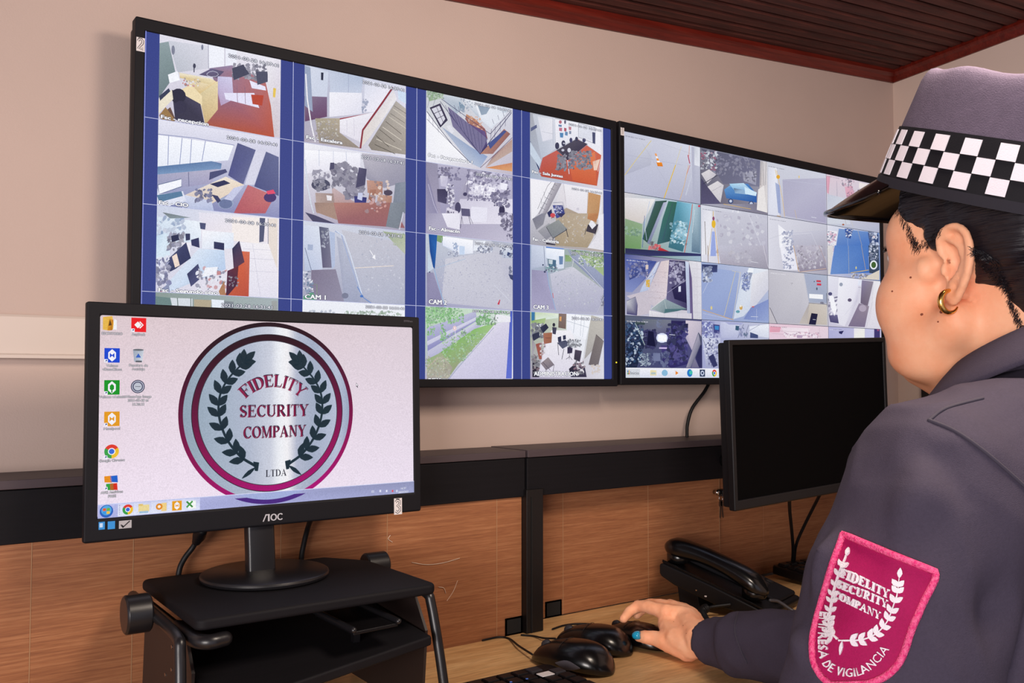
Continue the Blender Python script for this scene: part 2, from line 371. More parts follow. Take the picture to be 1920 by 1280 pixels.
# cut-outs beside the post: dark slabs on the boards stand in for the shade inside
for (ua, va, ub, vb, Y) in ((948, 1160, 977, 1193, PY+.003), (1023, 1154, 1051, 1180, PY2)):
    a = on_y(ua, va, Y); c = on_y(ub, va, Y)
    a.z = DZ+.0275
    bb = MB(); rect_ring(bb, (a.x-.001, DZ+.0005, c.x+.001, a.z), (a.x+.0012, DZ+.002, c.x-.0012, a.z-.002), Y-.0022, Y, Matrix.Identity(4)); rect_ring(bb, (a.x-.001, DZ+.0005, c.x+.001, a.z), (a.x+.0012, DZ+.002, c.x-.0012, a.z-.002), Y-.0022, Y, Matrix.Identity(4))
    o = bb.build('cable_opening', M_PANEL, pt)
    MB().box((a.x, Y-.0012, DZ+.001), (c.x, Y-.0002, a.z-.001)).build('opening_shadow', M_DARKHOLE, o)
# black duct: two lengths with lids, and the post
xm = TX(985, 900)
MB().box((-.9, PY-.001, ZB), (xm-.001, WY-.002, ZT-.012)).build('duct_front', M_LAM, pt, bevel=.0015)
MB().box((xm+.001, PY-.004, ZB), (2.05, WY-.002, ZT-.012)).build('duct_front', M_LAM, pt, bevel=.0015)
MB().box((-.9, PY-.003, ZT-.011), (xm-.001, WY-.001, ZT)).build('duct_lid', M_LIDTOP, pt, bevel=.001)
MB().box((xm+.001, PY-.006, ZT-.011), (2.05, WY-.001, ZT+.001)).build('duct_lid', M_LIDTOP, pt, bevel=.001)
MB().box((TX(981), PY-.010, DZ+.0005), (TX(1012), PY+.055, ZB+.012)).build('post', mat('post_black', '120f10', .45, spec=.35), pt, bevel=.001)
MB().box((TX(981)+.009, PY-.0115, DZ+.001), (TX(981)+.0105, PY-.009, ZB)).build('post_groove', M_DARKHOLE, pt)
# lock with keys on the right-hand board
lk = thing('panel_lock', 'small chrome lock with keys hanging from the partition beside the right monitor', 'lock', on_y(1339, 922, PY2))
c = on_y(1339, 922, PY2)
MB().lathe([(.0001, .013), (.0052, .013), (.0062, .011), (.0062, .008), (.0045, .006), (.0045, 0)], 20, Matrix.Translation(c)@Matrix.Rotation(PI/2, 4, 'X')).build('lock_cylinder', M_CHROME, lk, smooth=True)
c2 = c+Vector((.014, 0, -.001))
MB().box((c2.x-.006, c2.y-.016, c2.z-.007), (c2.x+.008, c2.y, c2.z+.006)).build('lock_housing', M_BLACK, lk, bevel=.001)
b = MB(); b.tube([c+Vector((.004+.005*math.cos(a), -.014, -.012+.008*math.sin(a))) for a in np.linspace(0, 2*PI, 17)], .0006, 6); b.build('key_ring', M_CHROME, lk)
for dx, a in ((.001, .05), (.004, -.12)):
    K = Matrix.Translation(c+Vector((dx, -.015, -.018)))@Matrix.Rotation(a, 4, 'Y')
    b = MB(); b.prism([(0, .004), (-.004, 0), (-.004, -.007), (-.0015, -.011), (-.0015, -.03), (.0005, -.033), (.0018, -.03), (.0018, -.011), (.004, -.007), (.004, 0)], .0015, K@Matrix.Rotation(PI/2, 4, 'X')); b.build('key', mat('tarnished_key', '5a463c', .4, metal=.7), lk)
# ================================================================ displays
def frame_of(x, y, z, a, t, ro):
    """local axes of a display: x right, y back, z up; origin at its upper left corner"""
    return Matrix.Translation((x, y, z))@Matrix.Rotation(a, 4, 'Z')@Matrix.Rotation(ro, 4, 'Y')@Matrix.Rotation(-t, 4, 'X')
def display(name, label, cat, X, W, H, bz, depth, group=None, bm=M_MATTE, bulge=.02, rim=.0025, off=False):
    l, r_, tp, bt = bz
    base = X@Vector((W/2, 0, -H-bt))
    t = thing(name, label, cat, base, group)
    b = MB(); rect_ring(b, (-l, -H-bt, W+r_, tp), (0, -H, W, 0), -rim, depth*.4, X); b.build('bezel', bm, t, bevel=.0022)
    b = MB(); m = .004
    X2 = X@Matrix.Rotation(PI/2, 4, 'X')     # prism goes to -y; flip below
    out = [(-l+m, -H-bt+m), (W+r_-m, -H-bt+m), (W+r_-m, tp-m), (-l+m, tp-m)]
    ins = .12
    inn = [(W*ins, -H*(1-ins)), (W*(1-ins), -H*(1-ins)), (W*(1-ins), -H*ins), (W*ins, -H*ins)]
    rings = [[X@Vector((x, yy, z)) for x, z in pl] for yy, pl in ((.003, out), (depth, out), (depth+bulge, inn))]
    b.loft(rings); b.build('back_cover', M_BLACK, t, bevel=.003)
    return t
TVX = [Matrix.Translation((.2863, 1.2444, CAMZ+.4591)), Matrix.Translation((.2863+.8513, 1.2444, CAMZ+.4591+.0023))]
TVW, TVH = .8187, .4602
tv = [display('television', 'left wall-mounted television split into sixteen camera views, paper tag 2 on its frame', 'television', TVX[0], TVW, TVH, (.0125, .0135, .0175, .0135), .046, 'wall televisions showing camera views', bulge=.012),
      display('television', 'right wall-mounted television with camera grid and taskbar, paper tag 1 on its frame', 'television', TVX[1], TVW, TVH, (.0125, .0135, .0175, .0135), .046, 'wall televisions showing camera views', bulge=.012)]
for i in (0, 1):       # wall brackets
    X = TVX[i]; MB().box((.3, .05, -.3), (.5, .0685, -.12), X=X).build('wall_bracket', M_SATIN, tv[i], bevel=.001)
    # frame notch on the top edge and the thin inner lip
    b = MB(); rect_ring(b, (-.0016, -TVH-.0016, TVW+.0016, .0016), (0, -TVH, TVW, 0), -.0006, .003, X); b.build('inner_lip', M_GLOSS, tv[i])
def led(parent, X, x, z, col):
    m = D.materials.get('led_'+col) or D.materials.new('led_'+col)
    m.use_nodes = True; n = m.node_tree.nodes['Principled BSDF']; n.inputs['Base Color'].default_value = (*lin(col), 1); n.inputs['Emission Color'].default_value = (*lin(col), 1); n.inputs['Emission Strength'].default_value = 1.2
    MB().box((x-.0012, -.0032, z-.0012), (x+.0012, -.002, z+.0012), X=X).build('power_light', m, parent)
led(tv[0], TVX[0], TVW+.009, -.43, 'd8c030'); led(tv[1], TVX[1], TVW+.009, -.43, 'd8c030')
M1X = frame_of(.2131, 1.1156, CAMZ+.0724, .0179, .0298, .002); M1W, M1H = .4098, .2304
M2X = frame_of(1.1242, .9858, CAMZ+.0617, .0131, .0021, -.0358); M2W, M2H = .445, .275
mon1 = display('desktop_monitor', 'lit desktop monitor on the riser, showing a round silver crest', 'monitor', M1X, M1W, M1H, (.0145, .0105, .0150, .0265), .022, bulge=.022)
Xb = M2X@Matrix.Translation((.009, 0, -.009))
mon2 = display('desktop_monitor', 'switched-off black monitor behind the guard on the right', 'monitor', Xb, M2W-.018, M2H-.026, (.009, .009, .009, .017), .026, bulge=.02, bm=M_BLACK)
MB().box((0, .0008, -(M2H-.026)), (M2W-.018, .003, 0), X=Xb).build('screen', mat('dark_screen', '020203', .55, spec=.06), mon2)
b = MB(); b.box((.17, .046, -.19), (.27, .058, -.09), X=Xb); b.build('mount_plate', M_SATIN, mon2)
ya = (Xb@Vector((.22, .058, -.15))).y
ce = Xb@Vector((.22, 0, -.15))
MB().cyl((ce.x, ya-.001, ZB+.035), (ce.x, PY-.004, ZB+.035), .012).build('support_arm', M_SATIN, mon2, smooth=True)
# stand of the lit monitor
nk = M1X@Vector((M1W*.478, .036, -M1H))
RT = CAMZ-.248                                    # top of the riser
bc = Vector((nk.x+.0, 1.108, RT))
b = MB(); b.lathe([(.0005, 0), (.0755, 0), (.0775, .0012), (.0785, .004), (.0775, .0068), (.0755, .0078), (.0005, .0082)], 64, Matrix.Translation(bc+Vector((0, 0, .0006))))
b.build('round_base', M_SATIN, mon1, smooth=True, bevel=.0005)
b = MB(); rr = rounded(.035, .018, .004, 4, -.0175, -.009)
b.loft([[Vector((bc.x-.002+x, yy+y, z)) for x, y in rr] for z, yy in ((RT+.007, 1.120), (RT+.03, 1.122), (nk.z+.05, 1.137))]); b.build('neck', M_SATIN, mon1, smooth=True, bevel=.001)

# ---------------------------------------------------------------- flat print helper (screens, tags)
class Print:
    """coloured polygons on a flat local x-z sheet; every shape lies a hair in front of the last"""
    def __init__(s, X, y0=-.0002, step=-.00003): s.X = X; s.Xi = X.inverted(); s.b = MB(); s.b.c = []; s.y = y0; s.step = step; s.clip = None
    def loc(s, u, v):                      # where the line of sight (u,v) meets the sheet
        o = s.Xi@Vector(EYE); d = s.Xi.to_3x3()@Vector(sight(u, v)); k = -o.y/d.y; return (o.x+d.x*k, o.z+d.z*k)
    def poly(s, pts, cols):
        if isinstance(cols, str): cols = [cols]
        cc = [lin(c) if isinstance(c, str) else c for c in cols]
        if len(cc) == 1: cc = cc*len(pts)
        while len(cc) < len(pts): cc.append(cc[-1])
        P = [(p[0], p[1], c) for p, c in zip(pts, cc)]
        if s.clip:
            x0, z0, x1, z1 = s.clip
            for ax, lim, sg in ((0, x0, 1), (0, x1, -1), (1, z0, 1), (1, z1, -1)):
                Q = []
                for i in range(len(P)):
                    a, c = P[i-1], P[i]; ia = (a[ax]-lim)*sg >= 0; ic = (c[ax]-lim)*sg >= 0
                    if ia != ic:
                        t = (lim-a[ax])/(c[ax]-a[ax]); Q.append((a[0]+(c[0]-a[0])*t, a[1]+(c[1]-a[1])*t, tuple(a[2][j]+(c[2][j]-a[2][j])*t for j in range(3))))
                    if ic: Q.append(c)
                P = Q
                if len(P) < 3: return
        ar = sum(P[i-1][0]*P[i][1]-P[i][0]*P[i-1][1] for i in range(len(P)))
        if ar < 0: P = P[::-1]
        n = len(s.b.v); s.b.v += [(x, s.y, z) for x, z, c in P]; s.b.f.append(tuple(range(n, n+len(P)))); s.b.m.append(0); s.b.c += [c for x, z, c in P]
    def up(s): s.y += s.step
    def rect(s, x0, z0, x1, z1, c): s.poly([(x0, z0), (x1, z0), (x1, z1), (x0, z1)], c)
    def ell(s, cx, cz, rx, rz, c, n=24): s.poly([(cx+rx*math.cos(2*PI*k/n), cz+rz*math.sin(2*PI*k/n)) for k in range(n)], c)
    def line(s, pts, w_, c):
        for q in stroke(pts, w_): s.poly(q, c)
    def text(s, txt, x, z, width, height, c, edge=None, ew=.0006, align='l', bold=0):
        vs, fs, wd = text_geo(txt); k = width/wd; h = height/.73
        if align == 'c': x -= width/2
        def put(dx, dz, col):
            for f in fs: s.poly([(x+vs[i][0]*k+dx, z+vs[i][1]*h+dz) for i in f], col)
        if edge:
            for dx, dz in ((ew, 0), (-ew, 0), (0, ew), (0, -ew)): put(dx, dz, edge)
            s.up()
        put(0, 0, c)
        if bold:
            for dx, dz in ((bold, 0), (-bold, 0), (0, bold*.6)): put(dx, dz, c)
        s.up()
    def build(s, name, parent, label=None, mats=None):
        s.b.xf(s.X); o = s.b.build(name, mats or M_SCREEN, parent, label=label); return o

# ---------------------------------------------------------------- camera views: shapes read off the television pictures
ZOOMS = dict(A=(230, 20, 3.3684), B=(230, 380, 3.3684), C=(750, 120, 4.2674), D=(750, 400, 3.8791), E=(1150, 220, 3.6923), F=(1150, 460, 3.6923))
def cast_view(P, code, default):
    """b c c c c: ground | p cols pts | l col w pts | e col cx,cy rx,ry | c col cx,cy rx,ry n s: clutter"""
    Z = default; gr = (.4, .4, .5)
    def pt(t): x, y = map(float, t.split(',')); ox, oy, s = ZOOMS[Z]; return P.loc(ox+x/s, oy+y/s)
    for cmd in code.replace('\n', ';').split(';'):
        a = cmd.split()
        if not a: continue
        k = a[0]
        if k == 'z': Z = a[1]; continue
        P.up()
        if k == 'b':
            x0, z0, x1, z1 = P.clip
            c = [lin(q) for q in a[1:5]]; N = 4; gr = tuple(sum(q[j] for q in c)/4 for j in range(3))      # bilinear ground in a small grid
            def mix(u, v): return tuple((c[0][j]*(1-u)+c[1][j]*u)*(1-v)+(c[3][j]*(1-u)+c[2][j]*u)*v for j in range(3))
            for i in range(N):
                for j in range(N):
                    us = (i/N, (i+1)/N); vs = (j/N, (j+1)/N)
                    P.poly([(x0+(x1-x0)*u, z1+(z0-z1)*v) for u, v in ((us[0], vs[1]), (us[1], vs[1]), (us[1], vs[0]), (us[0], vs[0]))], [mix(u, v) for u, v in ((us[0], vs[1]), (us[1], vs[1]), (us[1], vs[0]), (us[0], vs[0]))])
        elif k == 'p': P.poly([pt(q) for q in a[2:]], a[1].split('/'))
        elif k == 'l': P.line([pt(q) for q in a[3:]], float(a[2])*.00022, a[1])
        elif k == 'e':
            cx, cy = map(float, a[2].split(',')); rx, ry = map(float, a[3].split(','))
            P.poly([pt('%f,%f' % (cx+rx*math.cos(t), cy+ry*math.sin(t))) for t in np.linspace(0, 2*PI, 15)[:-1]], a[1].split('/')[0])
        elif k == 'c':
            cx, cy = map(float, a[2].split(',')); rx, ry = map(float, a[3].split(',')); s = float(a[5])*.55; cs = a[1].split('/')
            for i in range(int(int(a[4])*1.5)):
                x = cx+random.uniform(-rx, rx); y = cy+random.uniform(-ry, ry); an = random.uniform(0, 6.3); m = random.randint(3, 5)
                if i % 8 == 0: P.up()
                e_ = random.uniform(.35, 1.0); L_ = s*random.uniform(.7, 1.7); m = random.randint(4, 7); col = lin(random.choice(cs)); k_ = random.uniform(.15, .5)
                col = tuple(col[q]*(1-k_)+gr[q]*k_ for q in range(3)); sh_ = [random.uniform(.7, 1.1) for _ in range(m)]
                P.poly([pt('%f,%f' % (x+L_*sh_[j]*(math.cos(2*PI*j/m)*math.cos(an)-e_*math.sin(2*PI*j/m)*math.sin(an)), y+L_*sh_[j]*(math.cos(2*PI*j/m)*math.sin(an)+e_*math.sin(2*PI*j/m)*math.cos(an)))) for j in range(m)], [col])
T1 = 'TL TR'
VIEWS1 = {
(0,0): ('reception area with a pale desk and glossy red floor', 'A', '''b e2e0ec eceaf4 d9d2e0 cfcbdc
p 8fa0a4/93a3a8/788a8e/6f8086 233,205 290,195 335,400 222,560
p cdd0dc/dcdce8/d4d3e0/bcc0cc 290,190 540,225 545,365 345,390
p f1f3fc 545,215 640,235 640,350 545,362;p eef0fb 650,238 720,250 720,345 650,350;l 9a9ab0 3 540,210 542,368;l a5a6ba 2 645,235 645,370
p 8c7c9a/9a88a8/b87070/c05a3c/b8523a/a85848/8c6c88 545,365 690,345 900,440 935,600 957,800 520,720 600,500
p 5f5878/6c6488/5a5270 480,405 560,365 640,385 600,425;l c8c8dc 3 530,400 545,388 568,382 595,390 605,403 590,415 560,418 535,410 530,400
p c9c4e4/d4d0ee/c0b4d4/b49cc0 600,415 690,420 700,560 620,600 595,500;p e6e4fa 640,520 830,520 862,615 650,560;l 8a6880 3 720,470 725,580;l 8a6880 3 770,480 775,590
p b84838 810,530 890,535 880,600 820,590;p e8e6fa 800,440 900,480 905,505 815,490
c 55566a/484960/6a6a80/3e4058 800,385 105,45 60 22;p 484a60 690,365 760,340 800,400 700,440;p 505268 840,385 915,385 915,450 850,470
p eeecf4/e6e2ee/d6ccd6/cfc4cc 905,300 997,305 990,800 957,797 930,560;p e6c45a 950,488 968,492 962,550 948,545;e 808498 318,250 11,30;e 80849a 502,232 7,18;l 44465c 6 450,335 450,390;e 44465c 452,350 9,16
p dfd6c4/f0e4c8/e6cc98/d8bc84 350,390 560,430 600,455 480,530;p f2e8d0/eadcb8/e2cfa4/d8c08c 358,395 575,440 560,470 360,425
p d8c8a0/e8d8b0/dcc498/cdb080 480,530 600,445 600,625 520,722;p eedcb4 360,505 430,465 500,540 500,600 400,560
p 3c3a50/45425a/4a465e/3a384e 310,500 400,540 490,590 515,710 330,690;e 2e2d42 350,540 48,48;e 38364e 365,610 40,40;p 6a5048 250,650 300,610 330,680 270,700
p f6f8ff 285,405 345,382 360,440 295,458;p ece4d0 225,560 310,500 318,560 225,650;p 38405a 230,540 290,490 300,510 235,570;c e8e8f0/7a6a60/c06050 430,455 60,25 14 12;p 9c7a50 230,660 270,610 330,690 325,705 240,690''',
 'A', (665, 285, 982, 332, 26), 'Fsc - recepcion', (238, 672, 540, 702, 30)),
(0,1): ('control room seen from above, table and dark doors', 'A', '''b e6e6f4 e0dff0 8c90bc 7f86b4
p f6f8ff/f8faff/eef2fc/e8ecf8 225,785 700,850 665,945 215,985;l 8c96c0 4 290,790 285,975;l 8c96c0 4 375,805 360,970;l 8c96c0 4 435,812 425,965;l 8c96c0 4 522,822 500,950;l 8890b8 4 222,780 460,805 705,850
p 5a7aa8/6480ac/5c78a4/7a98c0 215,985 560,950 625,965 620,1000 215,1035;p a8a8c4/b8b4cc/a8a4c4/9498bc 215,1035 600,1000 560,1090 215,1140;l 6a6c90 4 415,1020 418,1110
p f4f6ff 222,1100 370,1062 372,1110 230,1160;l 5a6a90 4 222,1100 370,1062 372,1110 230,1160 222,1100
p 565a86/5f6490/666a96/50548a 725,835 840,880 760,1100 665,1040;p d8d8ea 840,880 900,890 830,1100 770,1100;p 60668e/666c96/5a5f8c/4e5484 905,890 985,925 985,1170 830,1110
p 4a4e78 550,1020 650,1000 660,1020 545,1070
p f0e6d8/ecdcc8/e2d2c4/dccfc8 650,1048 768,1100 560,1220 380,1170;p 30345a 550,1095 640,1070 680,1090 600,1115;p d6dcf0/c8d0ea/b0badc 370,1160 560,1200 580,1280 380,1280;p e0e4f4 215,1110 230,1160 380,1140 400,1200 215,1260
p 5a7ea0 215,1165 370,1140 380,1170 230,1210;c 3a3e66/2c3058/5a5e88 510,1170 50,40 26 22;e 9aa6c4 650,1215 50,38;e 6c78a0 650,1220 42,30;p 3c4068 560,1160 600,1170 620,1200 600,1215
p c07078/c87878/b8606c/b05864 790,1100 960,1170 900,1280 700,1280;e 4a3a70 930,1180 40,30;p e05070 905,1140 950,1130 965,1155 915,1160;p c8cce8 700,1120 770,1100 690,1200 640,1190''',
 'A', (655, 795, 972, 838, 24), 'Fsc - CIO', (226, 1212, 412, 1230, 30)),
(0,2): ('open-plan second-floor office with low partitions', 'B', '''b ccd4e8 eee8f0 f2ecf2 d8d6e8
p e4e2f0/f2ecf0/efe6ec/e8e2ec 480,60 980,100 978,250 500,230;p f4ecea 690,90 860,95 860,258 690,240;p 555a78 865,95 900,98 890,245 862,250;p e8ddd6 915,100 978,100 975,500 920,320;l 8c90a8 4 918,100 918,320
p f0eef6/f4f0f4/ece8f2/e4e2f0 740,250 920,260 975,420 975,605 800,600;l c4c2d4 2 760,290 940,300;l c4c2d4 2 780,350 960,360;l c4c2d4 2 790,430 975,440;l c4c2d4 2 820,260 870,600
p d86848/d07058/b85040/c0583c 740,305 802,310 795,605 640,600;p d6e4f2/eef4fc/e2ecf8/c6d6ec 205,85 500,120 490,240 205,280;c 9ab0cc/7c98bc/b8c8dc 300,150 90,60 26 26
p 70787e/8a98a0 250,60 430,95 300,100;p 4c5276 485,125 525,130 520,170 490,165;p c0d8ec/d8e8f6 205,210 280,190 300,330 205,360
p f6f6fc/eaf0fa/dde6f6/e6ecf8 500,175 700,190 700,290 500,290;p dbe6f6/c6d8f0/b8ccea/d0def2 480,290 640,300 650,420 300,560 270,520
c 3a3f60/2e3354/505680 335,260 50,60 30 26;p 2c3050 305,210 350,200 358,235 310,250;p 383d60 395,195 425,195 425,235 398,240;p 343860 430,235 480,220 485,285 435,270;p 3a3e62/30345a 575,245 640,255 640,300 575,290
p e8e4f0/f0ecf4 370,250 430,250 420,340 380,340;p 4a4f78/3c4168/343a60 270,370 400,250 430,350 330,420 290,440;p f0dcd0 310,340 340,320 360,395 330,410
c 4a5080/3a4070/6a70a0/e0e6f4 250,430 45,80 40 28;p 363b60/444970/4c5078 405,450 475,385 500,470 430,530;c 3a3e60/e8ecf6/c07070/585c80 560,480 90,70 44 20;p f0f2fa 520,410 600,405 590,450 500,470
p 2e3050/3a3c5c/5a3a50 690,290 735,240 768,375 700,420;p 5a3048/6a3038/4a2a40 660,430 730,400 720,520 650,600;c 3c2840 700,495 30,30 12 14;p b08060 605,560 640,490 650,600 620,600;p 8c94b4 220,560 290,510 300,585 215,582;e d07060 255,570 25,14''',
 'B', (645, 95, 962, 145, 24), 'Fsc - Segundo piso', (222, 552, 598, 570, 30)),
(0,3): ('building front and street, mostly hidden behind the lit monitor', 'B', '''b 8c9c98 a8b4b8 b0b4bc a0a8a0
p 6f8888 205,590 300,600 310,660 205,660;p d8dee6 300,600 440,605 440,680 320,680;l 70807c 5 345,600 350,680;l 70807c 5 430,600 430,680;p b4a890 450,610 560,615 555,680 450,680;p e8eef8 560,610 640,615 640,680 565,680;p 848c94 640,620 700,625 700,680 640,680;p a0a4a4 940,620 975,620 975,680 940,680''',
 'B', (622, 625, 944, 665, 28), None, None),
(1,0): ('staircase with a red handrail beside a white landing', 'A', '''b b4bcd4 dcdcec e6e4f0 b0a8b8
p 8a7890/7a6484/6a4a6c 1148,540 1290,545 1290,670 1150,700;p d4daea/cfd6e8 1180,350 1300,385 1290,545 1180,540;p 9aa6c0 1150,350 1185,360 1200,640 1150,600;p 2c3048 1252,390 1268,392 1266,440 1252,438
p c4cce0/b4c0d8/c8d0e4 1305,375 1520,420 1505,520 1310,515;l a0a8c4 3 1425,400 1425,520;p f2f2fa/ecebf6/e2e2f0/ecebf6 1305,515 1510,520 1510,650 1305,672;p d8dcec/eceaf6 1530,430 1700,480 1600,640 1520,640;c 8c98b4 1530,600 18,40 8 16
p a04a58 1370,680 1570,645 1570,660 1360,692;p f0eef6/eceaf4/e4e0ec 1365,690 1590,640 1520,760 1500,830 1370,770;l b8b4c8 2 1415,690 1415,770;l b8b4c8 2 1460,680 1462,790
p a8a08c/b8ac98/a89c90/988c84 1215,680 1370,680 1370,770 1500,870 1240,835;c 8a7e6c/c0b8a0/9c9080 1290,750 70,60 60 10;l f0eef4 9 1155,400 1165,560 1190,720 1215,830
p e4e0e6/eceaee/e0d8d4 1710,500 1730,560 1560,800 1500,870 1520,760;p b0aaa4/beb6ae/a49c94/8c847c 1725,570 1788,620 1788,910 1570,880 1550,850
l 4c4844 4 1590,845 1720,905;l d0c8bc 6 1600,810 1760,880;l 4c4844 4 1600,790 1680,860;l 605a54 4 1660,700 1760,780;l 605a54 4 1620,750 1720,830;l 605a54 3 1690,650 1780,710;l 605a54 3 1710,600 1788,650;l d8d0c4 5 1640,735 1760,820;l d8d0c4 4 1680,670 1788,745;l d8d0c4 4 1705,620 1788,680
l 8c3844 13 1705,485 1640,580 1515,755 1500,870;p d0e0f4 1735,500 1788,520 1788,590 1740,560''',
 'A', (1512, 442, 1775, 497, 24), 'Fsc - Escalera', (1156, 800, 1386, 832, 28)),
(1,1): ('garage full of stacked chairs and cardboard boxes', 'A', '''b f0f0f8 d8d8e6 a8a4b8 b8b0c4
p fafaff/f4f4fc/e8e6f2 1150,880 1500,900 1500,990 1150,1030;l b8c0d8 3 1240,880 1240,980;l b8c0d8 3 1330,885 1330,980;l b8c0d8 3 1410,890 1415,980;p c0bcc8/a8a6b6/9896aa 1510,900 1788,930 1786,1080 1650,1120 1540,1060
p c8b4b8/b89ca0/a87c74/b08880 1320,1110 1450,1200 1700,1280 1330,1280
c 5a5870/4a4864/6e6a80 1380,1040 55,70 50 28;c 4a4664/3c3a58/5c5874 1460,1090 60,90 70 28;p 5a5674/4c4a68 1490,990 1540,1000 1530,1100 1470,1120;p 504e6c 1310,960 1335,960 1335,1000 1305,1005;c 7a788e 1250,1040 50,30 20 20
e 4c4e66 1250,1100 60,38;c 3c3e56/5a5c72 1250,1100 50,30 18 20;p b4a09c/a08a88/a89490/b8a49c 1215,1150 1330,1155 1345,1280 1225,1280;p ece8ee 1285,1165 1320,1170 1318,1200 1290,1198
p c49a8c/b88c7c/ac7c6c/b88e80 1540,1070 1640,1080 1640,1170 1545,1150;p b08070/a87868/9c6c60 1560,1130 1600,1130 1590,1220 1550,1190;p c8a494/b48878/a87868/b48c80 1610,1160 1700,1170 1690,1280 1600,1270;c 7c5850/e0c8b8 1620,1140 60,60 20 14
p 3a3c78/34366e/444690 1460,1170 1540,1180 1530,1260 1465,1240;p c8cce8 1485,1150 1515,1150 1510,1200 1480,1190;e 50485c 1675,1150 28,18;p 848c9c/8c94a4/7c8494 1720,1090 1788,1080 1786,1280 1700,1270;l d4dce8 8 1150,940 1165,1100 1190,1230 1205,1280
z B;p b48078/a06c68/98646c 1330,0 1700,0 1780,160 1360,130;p 9a8078/a88c80 1210,0 1330,0 1355,110 1220,60;p 4c4a68 1150,60 1215,80 1360,140 1200,120;p 88909c/7c8490 1690,0 1786,0 1740,165 1660,150;l d8dcea 6 1770,60 1745,170;c c88c80/8c5c58 1600,20 60,40 16 18''',
 'A', (1505, 915, 1774, 958, 25), 'Fsc - Garaje', (1152, 440, 1348, 480, 30)),
(1,2): ('street curb and paved yard beside an open doorway', 'B', '''b d6dae8 c8ccdc aab0c8 a4a4bc
p d4daec/dce2f0/c8d0e6/b8c4de 1135,140 1240,150 1262,420 1150,430;p 5a5e78/70748c/7c7890/64607c 1240,150 1300,160 1320,410 1262,410;c 484c60/a0a4b4 1280,220 20,60 16 14;p b4c0dc 1305,180 1340,190 1340,400 1320,420;p a8b4d0 1168,262 1202,265 1200,300 1168,298
p 807890/8c869c/9490a8/888098 1190,425 1345,420 1400,630 1190,620;p b0b4c8/bcc0d2/a8aec6/a0a6c0 1350,210 1400,240 1510,590 1490,630 1400,628
p c8c8d4/c4c4d2/b0b4c8/b4b8cc 1380,170 1780,260 1786,640 1580,632 1510,580;c bcc0d0/b0b4c6/d0d2de 1640,400 130,170 90 9;l a8b4d4 9 1340,180 1380,200 1420,330 1500,570;l d8e2f4 6 1350,180 1395,210 1440,340 1510,580;l 6088c8 5 1480,530 1520,600 1570,635;e 5078c0 1508,590 11,8
l e8dcd4 5 1465,412 1710,398;l f4f4fa 5 1560,300 1595,355;p f4f4fa 1595,360 1592,325 1575,345;p a0b090/b4bca4/c0c4b4 1640,180 1786,200 1786,330;c 88a070/b0b898 1740,230 40,40 16 10;e 7c8098 1403,587 22,18
p 60a080 1140,590 1200,560 1225,620 1140,622;c 3c5078/f0f4fc/5a7898 1170,500 30,70 30 14;l 80a070 3 1205,515 1225,515 1225,600;l 3a4a70 3 1150,285 1190,425''',
 'B', (1490, 172, 1758, 210, 26), 'CAM 1', (1148, 598, 1280, 602, 38)),
(1,3): ('pale sky over tree tops, mostly hidden behind the lit monitor', 'B', '''b eef0f8 f0f2fa e6eaf2 dde2ea
c 7c9878/90a890/688868/a8b8a8 1580,700 180,16 70 12;c 9ca4b8/b0b4c8 1260,690 80,10 20 12''',
 'B', (1532, 645, 1775, 668, 20), None, None),
